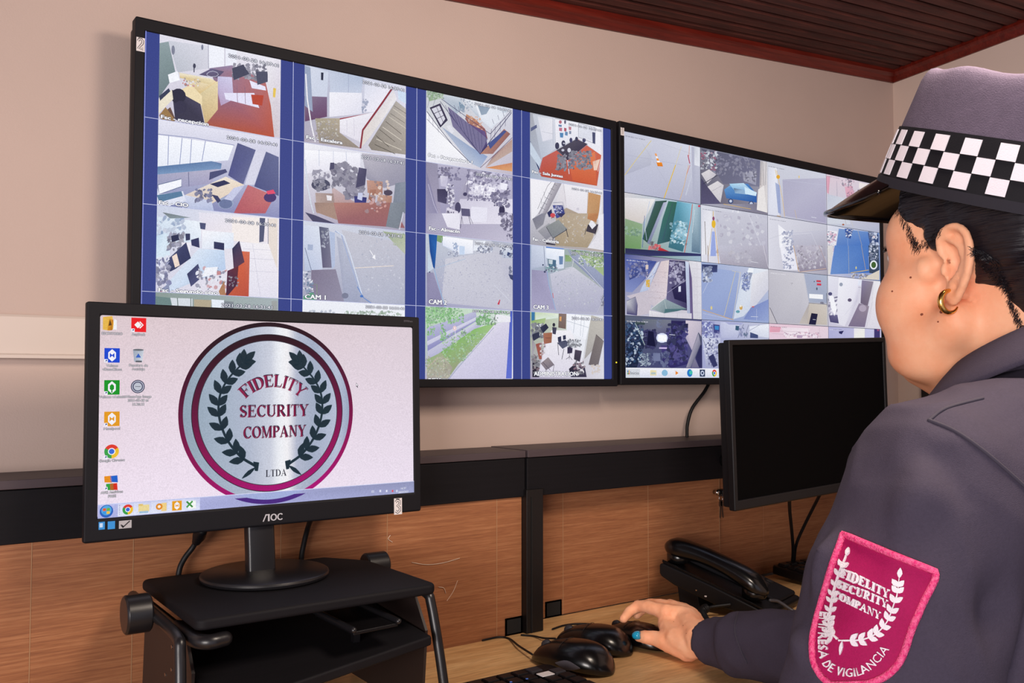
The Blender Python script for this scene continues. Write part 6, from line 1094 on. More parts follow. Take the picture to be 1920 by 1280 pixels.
lay('power_cable', 'black cable lying on the desk under the monitor riser', [dz_(665, 1215), dz_(690, 1245), dz_(735, 1268), dz_(790, 1286), dz_(840, 1330)], .0026)
M_THR = mat('pale_thread', 'd8c4b0', .7)
for pts, l_ in (([(732, 1003), (728, 1010), (736, 1016)], 'short pale thread stuck to the partition above the riser'),
                ([(772, 1054), (800, 1058), (830, 1055), (862, 1046)], 'long pale thread lying level on the partition right of the riser'),
                ([(822, 1100), (832, 1102), (836, 1112)], 'small curled pale thread at the riser corner'),
                ([(858, 1088), (850, 1108), (838, 1126)], 'slanting pale thread below the long one on the partition')):
    p3 = [on_y(u, v, PY+.0028) for u, v in pts]; b = MB(); b.tube(smooth_path(p3, 5), .0004, 5); o = b.build('thread', M_THR, None, org=p3[0]); tag(o, l_, 'thread', 'loose threads on the partition')
# ================================================================ the guard
def fuse(mb, voxel, it=3, fac=.5):
    """join overlapping closed shapes into one continuous skin"""
    me = D.meshes.new('tmp'); me.from_pydata(mb.v, [], mb.f); o = D.objects.new('tmp', me); COL.objects.link(o)
    r = o.modifiers.new('r', 'REMESH'); r.mode = 'VOXEL'; r.voxel_size = voxel
    if it: s = o.modifiers.new('s', 'SMOOTH'); s.iterations = it; s.factor = fac
    bpy.context.view_layer.update(); m2 = D.meshes.new_from_object(o.evaluated_get(bpy.context.evaluated_depsgraph_get()))
    n = len(m2.vertices); co = np.empty(n*3, dtype=np.float32); m2.vertices.foreach_get('co', co); co = co.reshape(-1, 3)
    nr = np.empty(n*3, dtype=np.float32); m2.vertices.foreach_get('normal', nr); nr = nr.reshape(-1, 3)
    fs = [tuple(p.vertices) for p in m2.polygons]
    D.objects.remove(o); D.meshes.remove(me); D.meshes.remove(m2)
    return co.astype(float), nr.astype(float), fs
def limb(b, pts, rs, n=16, flat=1, up=None): b.tube([Vector(p) for p in pts], list(rs), n, flat=flat, ends=True, up=up)
AZ = math.radians(5)
EARP = at(1787, 492, .74)
HB = Matrix.Rotation(-AZ, 4, 'Z'); HH = Matrix.Rotation(math.radians(-9), 4, 'Z')
Hc = EARP+(HH@Vector((1, 0, 0)))*.076+(HH@Vector((0, 1, 0)))*.008
HX = Matrix.Translation(Hc)@HH@Matrix.Rotation(math.radians(9), 4, 'X')        # x right, y forward, z up
def hp(x, y, z): return HX@Vector((x, y, z))
R3 = HX.to_3x3().to_4x4()
BX = Matrix.Translation(Hc)@HB                                                  # upright frame of the body
def bp_(x, y, z): return BX@Vector((x, y, z))
person = thing('person', 'guard in dark grey uniform shirt and checkered-band cap, seen from behind, hand on a mouse', 'person', (Hc.x, Hc.y, 0))
body = MB()
# skull, face, jaw
body.ell(hp(0, -.006, .040), (.073, .094, .086), R3, 28, 20)
body.ell(hp(0, .030, -.035), (.060, .062, .078), R3, 24, 16)
body.ell(hp(0, .052, .015), (.062, .046, .052), R3, 24, 16)
for s in (-1, 1):
    body.ell(hp(s*.045, .050, -.036), (.033, .036, .042), R3)
    body.ell(hp(s*.050, .030, -.064), (.027, .038, .032), R3)
    limb(body, [hp(s*.058, -.004, -.048), hp(s*.048, .030, -.080), hp(s*.018, .060, -.096)], (.020, .022, .018))
    limb(body, [hp(s*.012, .090, .030), hp(s*.036, .084, .034), hp(s*.054, .064, .026)], (.009, .0095, .008))
    body.ell(hp(s*.032, .082, .004), (.0135, .010, .0095), R3)
    body.ell(hp(s*.009, .104, -.034), (.008, .009, .007), R3)
    limb(body, [hp(s*.060, .030, -.006), hp(s*.050, .062, -.006)], (.014, .014))
for s in (-1, 1): body.ell(hp(s*.046, .050, .024), (.026, .036, .036), R3)
for s in (-1, 1): body.ell(hp(s*.044, .032, -.082), (.030, .038, .024), R3)
body.ell(hp(0, .064, -.094), (.022, .018, .016), R3)
limb(body, [hp(0, .094, .018), hp(0, .099, -.006), hp(0, .107, -.028)], (.007, .008, .0100))
limb(body, [hp(-.022, .082, -.060), hp(0, .090, -.058), hp(.022, .082, -.060)], (.004, .006, .004))
limb(body, [hp(-.019, .081, -.069), hp(0, .088, -.070), hp(.019, .081, -.069)], (.004, .0065, .004))
limb(body, [hp(0, .030, -.085), hp(0, .045, -.096)], (.040, .028))
# neck
limb(body, [hp(0, -.028, -.030), bp_(0, -.040, -.105), bp_(0, -.055, -.170), bp_(0, -.065, -.22)], (.056, .057, .062, .075), 24)
limb(body, [hp(0, .018, -.078), bp_(0, -.012, -.155)], (.046, .045), 20)
# ears: rim, fold, lobe and bowl, tilted away from the skull
def ear(s):
    E = HX@Matrix.Translation((s*.072, -.006, -.001))@Matrix.Rotation(s*math.radians(-4), 4, 'Z')@Matrix.Rotation(math.radians(-8), 4, 'X')@Matrix.Scale(.82, 4)
    q = lambda y, z, x=0: E@Vector((s*x, y, z))
    ol = [(.006, .004, .002), (.013, .018, .004), (.008, .032, .008), (-.006, .038, .011), (-.020, .031, .013), (-.026, .014, .014), (-.024, -.006, .013), (-.016, -.022, .010), (-.006, -.036, .007), (.004, -.038, .005), (.009, -.028, .004), (.008, -.012, .003)]
    sp = smooth_path([q(*o) for o in ol+ol[:1]], 4)[:-1]; n = len(sp); cen = q(-.004, -.002, -.001); ox = (q(0, 0, 1)-q(0, 0, 0)).normalized()
    m1_ = [p.lerp(cen, .45)-ox*.0035 for p in sp]; m2_ = [p.lerp(cen, .85)-ox*.0055 for p in sp]
    bk = [p-ox*.0048 for p in sp]; bk2 = [p.lerp(cen, .5)-ox*.012 for p in sp]; bk3 = [p.lerp(cen, .9)-ox*.014 for p in sp]
    rings = [m2_, m1_, sp, bk, bk2, bk3]
    if s > 0: rings = [r[::-1] for r in rings]
    body.loft(rings)
    limb(body, sp[2:34], [.0036]*32, 8)
    limb(body, smooth_path([q(.000, .025, .007), q(-.011, .019, .009), q(-.016, .004, .010), (q(-.011, -.010, .009)), q(-.002, -.017, .007)], 4), [.0031]*17, 8)
    body.ell(q(.000, -.030, .004), (.0055, .0080, .0100), E.to_3x3().to_4x4(), 14, 10)
    body.ell(q(.008, -.004, .004), (.0045, .0045, .0080), E.to_3x3().to_4x4(), 12, 8)
    return E
EL = ear(-1); ear(1)
# trunk, hips and legs (under the clothes)
SHZ = -.166
shL, shR = bp_(-.172, -.050, SHZ), bp_(.150, -.010, SHZ-.055)
limb(body, [bp_(0, -.065, -.235), bp_(0, -.065, -.36), bp_(0, -.07, -.50), bp_(0, -.075, -.62)], (.062, .070, .075, .10), 24)
limb(body, [shL, bp_(0, -.065, -.24), shR], (.040, .052, .040), 20)
pelz = Hc.z-.68
limb(body, [(Hc.x-.08, Hc.y-.07, pelz), (Hc.x+.08, Hc.y-.07, pelz)], (.11, .11), 20)
for s in (-1, 1): limb(body, [(Hc.x+s*.09, Hc.y-.06, pelz-.01), (Hc.x+s*.11, Hc.y+.36, pelz-.005), (Hc.x+s*.11, Hc.y+.38, .09), (Hc.x+s*.11, Hc.y+.50, .045)], (.082, .058, .042, .032), 16)
# arms
elL = Vector((.545, .374, CAMZ-.37)); wrL = Vector((.640, .585, CAMZ-.505))
wr = on_z(1312, 1199, CAMZ-.378); elR = Vector((.985, .665, CAMZ-.335))
limb(body, [shL, elL, wrL], (.046, .038, .026)); limb(body, [shR, elR, wr+Vector((0, -.02, .004))], (.046, .038, .025))
# left hand resting on the thigh
hd = (wrL-elL).normalized(); sd = hd.cross(Vector((0, 0, 1))).normalized()
limb(body, [wrL, wrL+hd*.09], (.026, .022), 14, flat=1.4, up=sd)
for i, l in enumerate((.070, .078, .072, .056)):
    o_ = wrL+hd*.09+sd*(-.030+.020*i); limb(body, [o_-hd*.03, o_+hd*l*.5+Vector((0, 0, .004)), o_+hd*l-Vector((0, 0, .012))], (.0095, .0085, .0070), 10)
limb(body, [wrL+hd*.02+sd*.02, wrL+hd*.055+sd*.045, wrL+hd*.085+sd*.050], (.013, .011, .009), 10)
# right hand over the mouse; the joints sit where the photograph shows them
def J(u, v, dz): return on_z(u, v, DZ+dz)
mI, mM, mR, mP = J(1250, 1147, .058), J(1262, 1140, .057), J(1277, 1142, .050), J(1292, 1148, .040)
body_hand = [
    ([wr, J(1285, 1160, .050), mI], (.023, .0200, .0125)),
    ([wr, J(1285, 1155, .050), mM], (.022, .0190, .0125)),
    ([wr, J(1290, 1155, .046), mR], (.022, .0175, .0120)),
    ([wr, J(1297, 1160, .038), mP], (.021, .0165, .0110)),
    ([J(1298, 1210, .026), J(1268, 1196, .030), J(1250, 1170, .040)], (.020, .0195, .014)),
    ([mI, J(1214, 1137, .060), J(1196, 1136, .057)], (.0115, .0100, .0094)), ([J(1196, 1136, .057), J(1180, 1147, .049), J(1169, 1160, .042)], (.0094, .0085, .0066)),
    ([mM, J(1232, 1133, .058), J(1214, 1133, .055)], (.0115, .0098, .0092)), ([J(1214, 1133, .055), J(1202, 1143, .047), J(1194, 1153, .040)], (.0092, .0082, .0068)),
    ([mR, J(1256, 1134, .048), J(1245, 1138, .040), J(1240, 1150, .028)], (.0110, .0094, .0088, .0070)),
    ([mP, J(1280, 1141, .036), J(1272, 1146, .026), J(1268, 1154, .018)], (.0100, .0086, .0078, .0064)),
    ([J(1290, 1214, .020), J(1258, 1205, .022), J(1228, 1196, .025), J(1210, 1194, .025), J(1198, 1193, .024)], (.0200, .0160, .0112, .0106, .0082)),
]
for p, r in body_hand: limb(body, p, r, 14)
co, nr, fs = fuse(body, .0026, 3, .5)
# even out the cheeks and jaw, leaving the ears crisp
ei = np.array(EL@Vector((0, 0, 0))); sel = (np.linalg.norm(co-np.array(Hc), axis=1) < .175) & (np.linalg.norm(co-ei, axis=1) > .036)
E_ = np.array([(f[i-1], f[i]) for f in fs for i in range(len(f))]); E_ = E_[sel[E_[:, 0]] | sel[E_[:, 1]]]
for _ in range(34):
    acc = np.zeros_like(co); cnt = np.zeros(len(co)); np.add.at(acc, E_[:, 0], co[E_[:, 1]]); np.add.at(cnt, E_[:, 0], 1); np.add.at(acc, E_[:, 1], co[E_[:, 0]]); np.add.at(cnt, E_[:, 1], 1)
    mk = sel & (cnt > 0); co[mk] = co[mk]*.4+.6*acc[mk]/cnt[mk][:, None]
# soft skin relief: knuckle creases and small swellings near the hand
hc = np.array(J(1250, 1170, .04))
for i in np.where(np.linalg.norm(co-hc, axis=1) < .12)[0]:
    p = Vector(co[i]); co[i] += nr[i]*(.0008*noise.noise(p*90)+.0004*noise.noise(p*230))
M_SKIN = mat('skin', 'fabd98', .5, spec=.3, sss=.10, vary=.10, scale=(28, 28, 28), col2='f0a47c', bump=.25, bscale=700, bdist=.0005)
bm_ = MB(); bm_.v = [tuple(p) for p in co]; bm_.f = fs; bm_.m = [0]*len(fs)
skin = bm_.build('body', M_SKIN, person, smooth=True)
# nail, eyes, brows, lips, moles
b = MB(); p0_, p1_ = J(1200, 1190, .030), J(1187, 1191.5, .0275)
d_ = (p1_-p0_).normalized(); b.tube([p0_+d_*t for t in (0, .003, .007, .0105, .012)], [.0062, .0072, .0068, .0050, .0025], 12, flat=.9); b.build('thumb_nail', mat('blue_nail_varnish', '1897c4', .2, coat=.5), person, smooth=True, label='bright blue thumb nail')
for s in (-1, 1):
    b = MB(); b.ell(hp(s*.032, .0835, .004), (.0115, .0105, .0075), R3); b.build('eye', mat('eye_white', 'e8e2dc', .2), person, smooth=True)
    b = MB(); b.ell(hp(s*.032, .0925, .004), (.005, .0025, .005), R3); b.build('iris', mat('dark_brown_iris', '2a1810', .15), person, smooth=True)
    b = MB(); b.tube([hp(s*.016, .096, .026), hp(s*.032, .094, .031), hp(s*.05, .080, .027)], [.0022, .003, .0015], 8); b.build('eyebrow', mat('dark_hair', '120f13', .5), person)
    b = MB(); b.tube([hp(s*.022, .0955, .010), hp(s*.032, .0975, .0125), hp(s*.046, .090, .009)], [.0012, .0016, .0012], 6)
    for k in range(9): t = k/8; q_ = hp(s*(.024+.022*t), .096-.006*t, .011); b.tube([q_, q_+R3@Vector((s*.002*t, .006, .0035))], [.0003, .0001], 4)
    b.build('eyelashes', MATS['dark_hair'], person)
b = MB(); b.tube([hp(-.020, .086, -.064), hp(0, .0945, -.063), hp(.020, .086, -.064)], [.002, .005, .002], 10, flat=1); b.build('lips', mat('lips', 'a8584c', .4), person, smooth=True)
bvh = BVHTree.FromPolygons([Vector(p) for p in co], fs)
def on_skin(bv, u, v, off=.0): 
    d = Vector(sight(u, v)).normalized(); h = bv.ray_cast(Vector(EYE), d)
    return (h[0]+h[1]*off, h[1]) if h[0] is not None else (None, None)
for (u, v, r) in ((1765.5, 584.5, .0016), (1728.5, 589.5, .0013), (1707.5, 520, .0010), (1759, 603, .0008), (1673, 546, .0009)):
    p, n_ = on_skin(bvh, u, v)
    if p: b = MB(); b.ell(p, (r, r, r*.9), None, 10, 8); b.build('mole', mat('mole_brown', '7c3c28', .6), person, smooth=True)
for (u, v) in ((1263, 1165), (1287, 1187), (1281, 1172)):
    p, n_ = on_skin(bvh, u, v)
    if p: b = MB(); b.ell(p-n_*.0002, (.0008, .0008, .0006), None, 8, 6); b.build('mole', MATS['mole_brown'], person, smooth=True)
# hoop earring
q = EL@Vector((-.006, .002, -.034)); b = MB(); pts = []; rr = []
for k in range(25):
    a = -2.6+5.0*k/24; pts.append(q+Vector(_R)*(-.0005-.0080*math.cos(a))+Vector((0, 0, -.002+.0090*math.sin(a)))+Vector(_F)*(-.0035*math.cos(a*.5))); rr.append(.0007+.0019*math.sin(PI*k/24))
b.tube(pts, rr, 10, ends=True); b.build('hoop_earring', M_GOLD, person, smooth=True, label='gold hoop earring')

# hair, pulled back under the cap
h = MB()
h.ell(hp(0, -.020, .042), (.0775, .086, .080), R3, 28, 20)
h.ell(hp(0, -.060, .000), (.060, .052, .062), R3, 24, 16)
h.ell(hp(0, -.068, -.050), (.048, .034, .038), R3, 20, 14)
for s in (-1, 1):
    h.ell(hp(s*.0635, .034, .056), (.0105, .030, .030), R3, 20, 14)
    h.ell(hp(s*.0680, .016, .030), (.0070, .014, .020), R3, 18, 12)
    h.ell(hp(s*.064, -.040, .034), (.014, .034, .034), R3, 18, 12)
hc_, hn, hf = fuse(h, .0028, 3)
for i in range(len(hc_)):
    p = HX.inverted()@Vector(hc_[i]); s_ = noise.noise(Vector((p.x*60+p.y*30, p.z*130+p.y*60, p.x*30)))
    hc_[i] += hn[i]*(.0016*s_)
M_HAIR = D.materials.new('black_hair'); M_HAIR.use_nodes = True; _t = NT(M_HAIR); _b = _t.n['Principled BSDF']
_b.inputs['Base Color'].default_value = (.010, .008, .012, 1); _b.inputs['Roughness'].default_value = .42; _b.inputs['Specular IOR Level'].default_value = .5
_tcd = _t.new('ShaderNodeTexCoord'); _mp = _t.new('ShaderNodeMapping'); _mp.inputs['Rotation'].default_value = (.35, 0, 0); _mp.inputs['Scale'].default_value = (160, 22, 520)
_n = _t.new('ShaderNodeTexNoise'); _n.inputs['Scale'].default_value = 1; _n.inputs['Detail'].default_value = 4; _t.link(_tcd.outputs['Object'], _mp.inputs[0]); _t.link(_mp.outputs[0], _n.inputs['Vector'])
_bp = _t.new('ShaderNodeBump'); _bp.inputs['Strength'].default_value = .9; _bp.inputs['Distance'].default_value = .002; _t.link(_n.outputs[0], _bp.inputs['Height']); _t.link(_bp.outputs[0], _b.inputs['Normal'])
b = MB(); b.v = [tuple(p) for p in hc_]; b.f = hf; b.m = [0]*len(hf); hair = b.build('hair', M_HAIR, person, smooth=True)
# fine loose strands along the hairline
hb = BVHTree.FromPolygons([Vector(p) for p in hc_], hf); b = MB()
edge = [((1690, 400), (1725, 470), (-9, 26)), ((1715, 452), (1745, 462), (-7, 24)), ((1745, 462), (1768, 432), (-12, 12)), ((1822, 470), (1868, 492), (22, 20)), ((1868, 492), (1900, 560), (-12, 20)), ((1895, 560), (1920, 620), (-10, 22)), ((1660, 385), (1690, 402), (-10, 18)), ((1826, 474), (1890, 545), (-14, 10))]
for (a, c, dd) in edge:
    n = int(math.dist(a, c)*(1.5 if a[0] < 1760 else 2.4))
    for i in range(n):
        t = random.random(); u = a[0]+(c[0]-a[0])*t+random.uniform(-7, 3); v = a[1]+(c[1]-a[1])*t+random.uniform(-10, 3); L = random.uniform(.15, .6)
        pts = []
        for k in range(4):
            uu = u+dd[0]*L*k/3+random.uniform(-1.5, 1.5); vv = v+dd[1]*L*k/3+random.uniform(-1, 1)
            best = None
            for bv in (hb, bvh):
                dr = Vector(sight(uu, vv)).normalized(); hh = bv.ray_cast(Vector(EYE), dr)
                if hh[0] is not None and (best is None or hh[3] < best[1]): best = (hh[0]+hh[1]*(.0010 if k < 3 else .0006), hh[3])
            if best: pts.append(best[0])
        if len(pts) == 4 and max((pts[k+1]-pts[k]).length for k in range(3)) < .02: b.tube(pts, [.00022, .0002, .00015, .00006], 3)
o = b.build('hair_strands', M_HAIR, person); o['kind'] = 'stuff'
# ---------------------------------------------------------------- cap
CAPX = HX@Matrix.Translation((-.004, .004, .053))@Matrix.Rotation(math.radians(11), 4, 'X')
M_FELT = mat('grey_violet_felt', '5c5263', .9, spec=.15, vary=.16, scale=(120, 120, 120), bump=.5, bscale=900, bdist=.0008)
M_BAND = mat('black_band', '141319', .75, spec=.2, bump=.3, bscale=900, bdist=.0004)
M_WHITE = mat('white_cloth', 'dcd6e0', .8, spec=.2, bump=.3, bscale=900, bdist=.0004)
CRX, CRY = .0935, .1130                       # half width, half length at the rim
def cr(z):                                     # taper and roundness of the crown
    return 1.0-.15*(z/.108)**1.15
def cap_pt(a, z, off=0):
    k = cr(z); return CAPX@Vector(((CRX*k+off)*math.sin(a), (CRY*k+off)*math.cos(a), z))
capo = MB()
rings = []; N = 64
for z, sc in ((0, 1), (.03, 1), (.06, 1), (.080, 1), (.092, 1), (.0985, .985), (.1025, .955), (.104, .90), (.1025, .80), (.1015, .5), (.101, .05)):
    rings.append([CAPX@Vector((CRX*cr(min(z, .100))*sc*math.sin(2*PI*j/N), CRY*cr(min(z, .100))*sc*math.cos(2*PI*j/N), z+(.0035*noise.noise(Vector((math.sin(2*PI*j/N)*2.2, math.cos(2*PI*j/N)*2.2, z*8))) if z > .09 else 0)))  for j in range(N)][::-1])
inner = [[CAPX@Vector((CRX*cr(z)*sc*math.sin(2*PI*j/N), CRY*cr(z)*sc*math.cos(2*PI*j/N), z)) for j in range(N)][::-1] for z, sc in ((.088, .05), (.088, .88), (.06, .955), (.0, .965))]
capo.loft(inner+rings, caps=True); cap = capo.build('cap', M_FELT, person, smooth=True)
def band(name, z0, z1, off, m):
    b = MB(); rg = []
    for z, o_ in ((z0, 0), (z0, off), (z1, off), (z1, 0)): rg.append([cap_pt(2*PI*j/96, z, o_) for j in range(96)][::-1])
    b.loft(rg, caps=False, closed=True); return b.build(name, m, cap)
band('band', .0, .0525, .0016, M_BAND)
band('band_edge', .0, .0085, .0024, mat('band_edge_grey', '26242c', .8, spec=.2))
SQ = 24; zr_ = [.0100, .0233, .0366, .0499]
sqm = None
for row in range(3):
    for k in range(SQ*2):
        if (k+row) % 2: continue
        a0 = 2*PI*k/(SQ*2)-PI/2; a1 = 2*PI*(k+1)/(SQ*2)-PI/2; b = MB(); g = .0003
        vs = []; 
        for off in (.0016, .0023):
            for z in (zr_[row]+g, zr_[row+1]-g):
                for t in (0, .5, 1): vs.append(cap_pt(a0+(a1-a0)*t, z, off))
        fs_ = [(6, 7, 10, 9), (7, 8, 11, 10), (0, 6, 9, 3), (2, 5, 11, 8), (3, 9, 10, 4), (4, 10, 11, 5), (0, 1, 7, 6), (1, 2, 8, 7)]
        b.add(vs, [f[::-1] for f in fs_]); b.build('check_square', M_WHITE, cap)
# patent visor: a curved tongue sloping down in front
def visor(t, w_, off=0):
    """t 0 at the band, 1 at the edge; w_ -1..1 across"""
    a = w_*math.radians(66); rr_ = math.cos(w_*PI/2)**.75 if abs(w_) < 1 else 0
    base = Vector((CRX*math.sin(a)*1.0, CRY*math.cos(a)*1.0, .006))
    out = Vector((math.sin(a)*.25, math.cos(a)*.9, 0)).normalized() if True else 0
    L = .066*rr_; p = base+out*L*t*.93+Vector((0, 0, -L*t*(.62+.10*t)))-Vector((0, 0, .026*(w_**2)*t*rr_))
    return CAPX@(p+Vector((0, -.001, off)))
b = MB(); nu, nv = 32, 9; vs = []
for off in (0, -.0028):
    for i in range(nu+1):
        for j in range(nv+1): vs.append(visor(j/nv, -1+2*i/nu, off))
fs_ = []; S1 = (nu+1)*(nv+1)
for i in range(nu):
    for j in range(nv):
        q = (i*(nv+1)+j, (i+1)*(nv+1)+j, (i+1)*(nv+1)+j+1, i*(nv+1)+j+1); fs_.append(q[::-1]); fs_.append(tuple(S1+x for x in q))
    for j in (0, nv): q = (i*(nv+1)+j, (i+1)*(nv+1)+j, S1+(i+1)*(nv+1)+j, S1+i*(nv+1)+j); fs_.append(q)
b.add(vs, fs_); b.build('visor', mat('patent_leather', '070608', .18, spec=.4, coat=.3), cap, smooth=True)
b = MB(); b.tube([visor(1.0, -1+2*i/40, -.0014) for i in range(1, 40)], .0024, 8, ends=True); b.build('visor_piping', mat('patent_leather', '0b0a0c', .1), cap, smooth=True)

# ---------------------------------------------------------------- shirt
sh = MB()
def elR3(c, r): sh.ell(c, r, HB, 28, 20)
limb(sh, [bp_(0, -.058, -.118), bp_(0, -.066, -.175)], (.060, .080), 24)
elR3(bp_(0, -.075, -.32), (.165, .110, .19)); elR3(bp_(0, -.07, -.56), (.16, .115, .17))
limb(sh, [bp_(-.03, -.060, -.142), bp_(-.10, -.056, -.152), shL+Vector((.01, 0, -.005))], (.062, .060, .064), 20)
limb(sh, [bp_(.03, -.060, -.142), bp_(.10, -.045, -.175), shR], (.062, .060, .058), 20)
limb(sh, [shL+Vector((.0, 0, -.004)), shL.lerp(elL, .25)+Vector((-.008, 0, .0)), shL.lerp(elL, .6)+Vector((-.008, .002, 0)), elL], (.062, .068, .070, .064), 24)
limb(sh, [elL, elL.lerp(wrL, .5), wrL-hd*.01], (.058, .048, .038), 20)
limb(sh, [shR, shR.lerp(elR, .5)+Vector((0, 0, -.01)), elR], (.060, .058, .055), 20)
cu0 = wr+(elR-wr).normalized()*.012; ax = (elR-wr).normalized()
cfp = [(cu0, .0300), (cu0+ax*.022, .0325), (cu0+ax*.055, .0375), (cu0+ax*.058, .0425), (cu0+ax*.10, .0455), (cu0+ax*.16, .050), (elR, .055)]
b2 = MB(); b2.tube([p for p, r in cfp], [r for p, r in cfp], 24, flat=1.0); sh.add(b2.v, b2.f)
sc_, sn, sf = fuse(sh, .0048, 4)
def crease(p, a, c, r, depth, wd):
    """a fold running from a to c"""
    ab = c-a; t = np.clip(((p-a)@ab)/(ab@ab), 0, 1); dd = np.linalg.norm(p-(a+t[:, None]*ab), axis=1)
    return depth*np.exp(-(dd/wd)**2)*np.sin(PI*np.clip(t*.9+.05, 0, 1))
dsp = np.zeros(len(sc_))
for i in range(len(sc_)):
    p = Vector(sc_[i]); dsp[i] = .0052*noise.noise(Vector((p.x*10, p.y*10, p.z*6)))+.0026*noise.noise(p*23)+.0022*(1-abs(noise.noise(Vector((p.x*17+p.z*9, p.y*17, p.z*7-p.x*6)))))**5
shb = BVHTree.FromPolygons([Vector(p) for p in sc_], sf)
def P3(u, v): p, n_ = on_skin(shb, u, v); return np.array(p) if p else None
for (u0, v0), (u1, v1), dep, wd in (((1500, 1115), (1560, 960), -.010, .009), ((1530, 1130), (1575, 985), .006, .008), ((1560, 900), (1690, 830), -.005, .010), ((1700, 870), (1790, 960), .005, .014), ((1700, 1000), (1715, 900), .005, .012), ((1500, 1180), (1525, 1250), .005, .010),
                                    ((1760, 830), (1800, 960), -.005, .012), ((1820, 1180), (1910, 1120), -.008, .02), ((1380, 1150), (1400, 1235), -.006, .006), ((1355, 1160), (1375, 1240), .003, .006), ((1440, 1130), (1460, 1240), .004, .012), ((1410, 1140), (1500, 1200), -.004, .008)):
    a, c = P3(u0, v0), P3(u1, v1)
    if a is not None and c is not None: dsp += crease(sc_, a, c, 0, dep*1.5, wd)
# yoke seam running down the shoulder: cloth steps outward on the sleeve side
sc_ += sn*dsp[:, None]
M_SHIRT = mat('dark_violet_grey_cloth', '433c4b', .85, spec=.2, vary=.14, scale=(500, 500, 500), bump=.6, bscale=1400, bdist=.0006)
b = MB(); b.v = [tuple(p) for p in sc_]; b.f = sf; b.m = [0]*len(sf); shirt = b.build('shirt', M_SHIRT, person, smooth=True)
shb = BVHTree.FromPolygons([Vector(p) for p in sc_], sf)
def seam(name, pts, r, par, m, off=.0004, n=6):
    out = []
    for (u0, v0), (u1, v1) in zip(pts, pts[1:]):
        for k in range(n):
            t = k/n; p, n_ = on_skin(shb, u0+(u1-u0)*t, v0+(v1-v0)*t, off)
            if p: out.append(p)
    if len(out) > 2: b = MB(); b.tube(out, r, 6, ends=True); return b.build(name, m, par, smooth=True)
M_SEAM = mat('seam_cloth', '3a3441', .9)
def curve2(pts): return [(p.x, p.y) for p in smooth_path([(x, y, 0) for x, y in pts], 5)]
seam('shoulder_seam', curve2([(1742, 788), (1790, 808), (1840, 842), (1885, 880), (1935, 925)]), .0013, shirt, M_SEAM, n=2)
seam('yoke_seam', curve2([(1742, 788), (1775, 765), (1850, 745)]), .0012, shirt, M_SEAM, n=2)
seam('cuff_edge', curve2([(1384, 1147), (1378, 1180), (1388, 1215), (1402, 1245)]), .0010, shirt, M_SEAM, n=2)
for k in range(12):       # top stitching beside the shoulder seam
    t0 = k/12; t1 = t0+.05; q = curve2([(1800, 800), (1850, 838), (1905, 885)]); i0 = int(t0*(len(q)-1)); a_ = q[i0]; c_ = q[min(i0+1, len(q)-1)]
# collar: a folded band round the neck, low in front and high behind
ncx, ncy = -.006, -.040
def col_pt(a, r0, z, tilt=.42, drop=0):
    x = r0*1.0*math.sin(a); y = r0*1.06*math.cos(a); return bp_(ncx+x, ncy+y, z-y*tilt+.043)
b = MB(); n = 56; span = math.radians(158); rings = []
prof = [(.0655, -.112), (.0680, -.105), (.0712, -.106), (.080, -.114), (.091, -.126), (.1010, -.137), (.1008, -.1415), (.089, -.134), (.075, -.124), (.0665, -.145), (.0640, -.145)]
for i in range(n+1):
    a = PI+(-span+2*span*i/n)       # open at the front
    wv = .0015*math.sin(5*a)
    rings.append([col_pt(a, r+wv*(j/len(prof)), z) for j, (r, z) in enumerate(prof)])
b.loft(rings); b.build('collar', M_SHIRT, shirt, smooth=True)
# trousers, belt, shoes: out of the frame, kept simple
tr_ = MB()
limb(tr_, [(Hc.x-.08, Hc.y-.07, pelz), (Hc.x+.08, Hc.y-.07, pelz)], (.125, .125), 20)
for s in (-1, 1): limb(tr_, [(Hc.x+s*.09, Hc.y-.06, pelz-.01), (Hc.x+s*.11, Hc.y+.36, pelz-.005), (Hc.x+s*.11, Hc.y+.38, .12)], (.098, .074, .056), 18)
tc_, tn, tf = fuse(tr_, .008, 3); b = MB(); b.v = [tuple(p) for p in tc_]; b.f = tf; b.m = [0]*len(tf); b.build('trousers', mat('dark_trousers', '1e1c24', .85), person, smooth=True)
for s in (-1, 1): b = MB(); b.tube([(Hc.x+s*.11, Hc.y+.35, .050), (Hc.x+s*.11, Hc.y+.45, .045), (Hc.x+s*.11, Hc.y+.56, .036)], [.046, .046, .034], 16, ends=True); b.build('shoe', M_GLOSS, person, smooth=True)

# ---------------------------------------------------------------- shoulder patch, sewn on to the sleeve
PL = curve2([(1583, 1003), (1566, 1050), (1551, 1100), (1538, 1150), (1527, 1195), (1526, 1228), (1538, 1262), (1560, 1283)])
PR = curve2([(1753, 1072), (1750, 1090), (1727, 1135), (1707, 1185), (1697, 1215), (1683, 1245), (1658, 1268), (1628, 1281)])
def edge_at(E, t): k = t*(len(E)-1); i = min(int(k), len(E)-2); f_ = k-i; return (E[i][0]*(1-f_)+E[i+1][0]*f_, E[i][1]*(1-f_)+E[i+1][1]*f_)
def pxy(a, t): l, r_ = edge_at(PL, t), edge_at(PR, t); return (l[0]*(1-a)+r_[0]*a, l[1]*(1-a)+r_[1]*a)
M_PATCH = mat('magenta_twill', 'a30a52', .75, spec=.25, vary=.15, scale=(700, 700, 700), bump=.6, bscale=1500, bdist=.0006)
M_PEDGE = mat('pink_overlock', 'd81c6c', .8, spec=.2, vary=.4, scale=(500, 500, 500), col2='f0709c', bump=1, bscale=900, bdist=.0015)
M_THREAD = mat('white_embroidery', 'e6dee6', .7, spec=.3, bump=.8, bscale=1300, bdist=.0008)
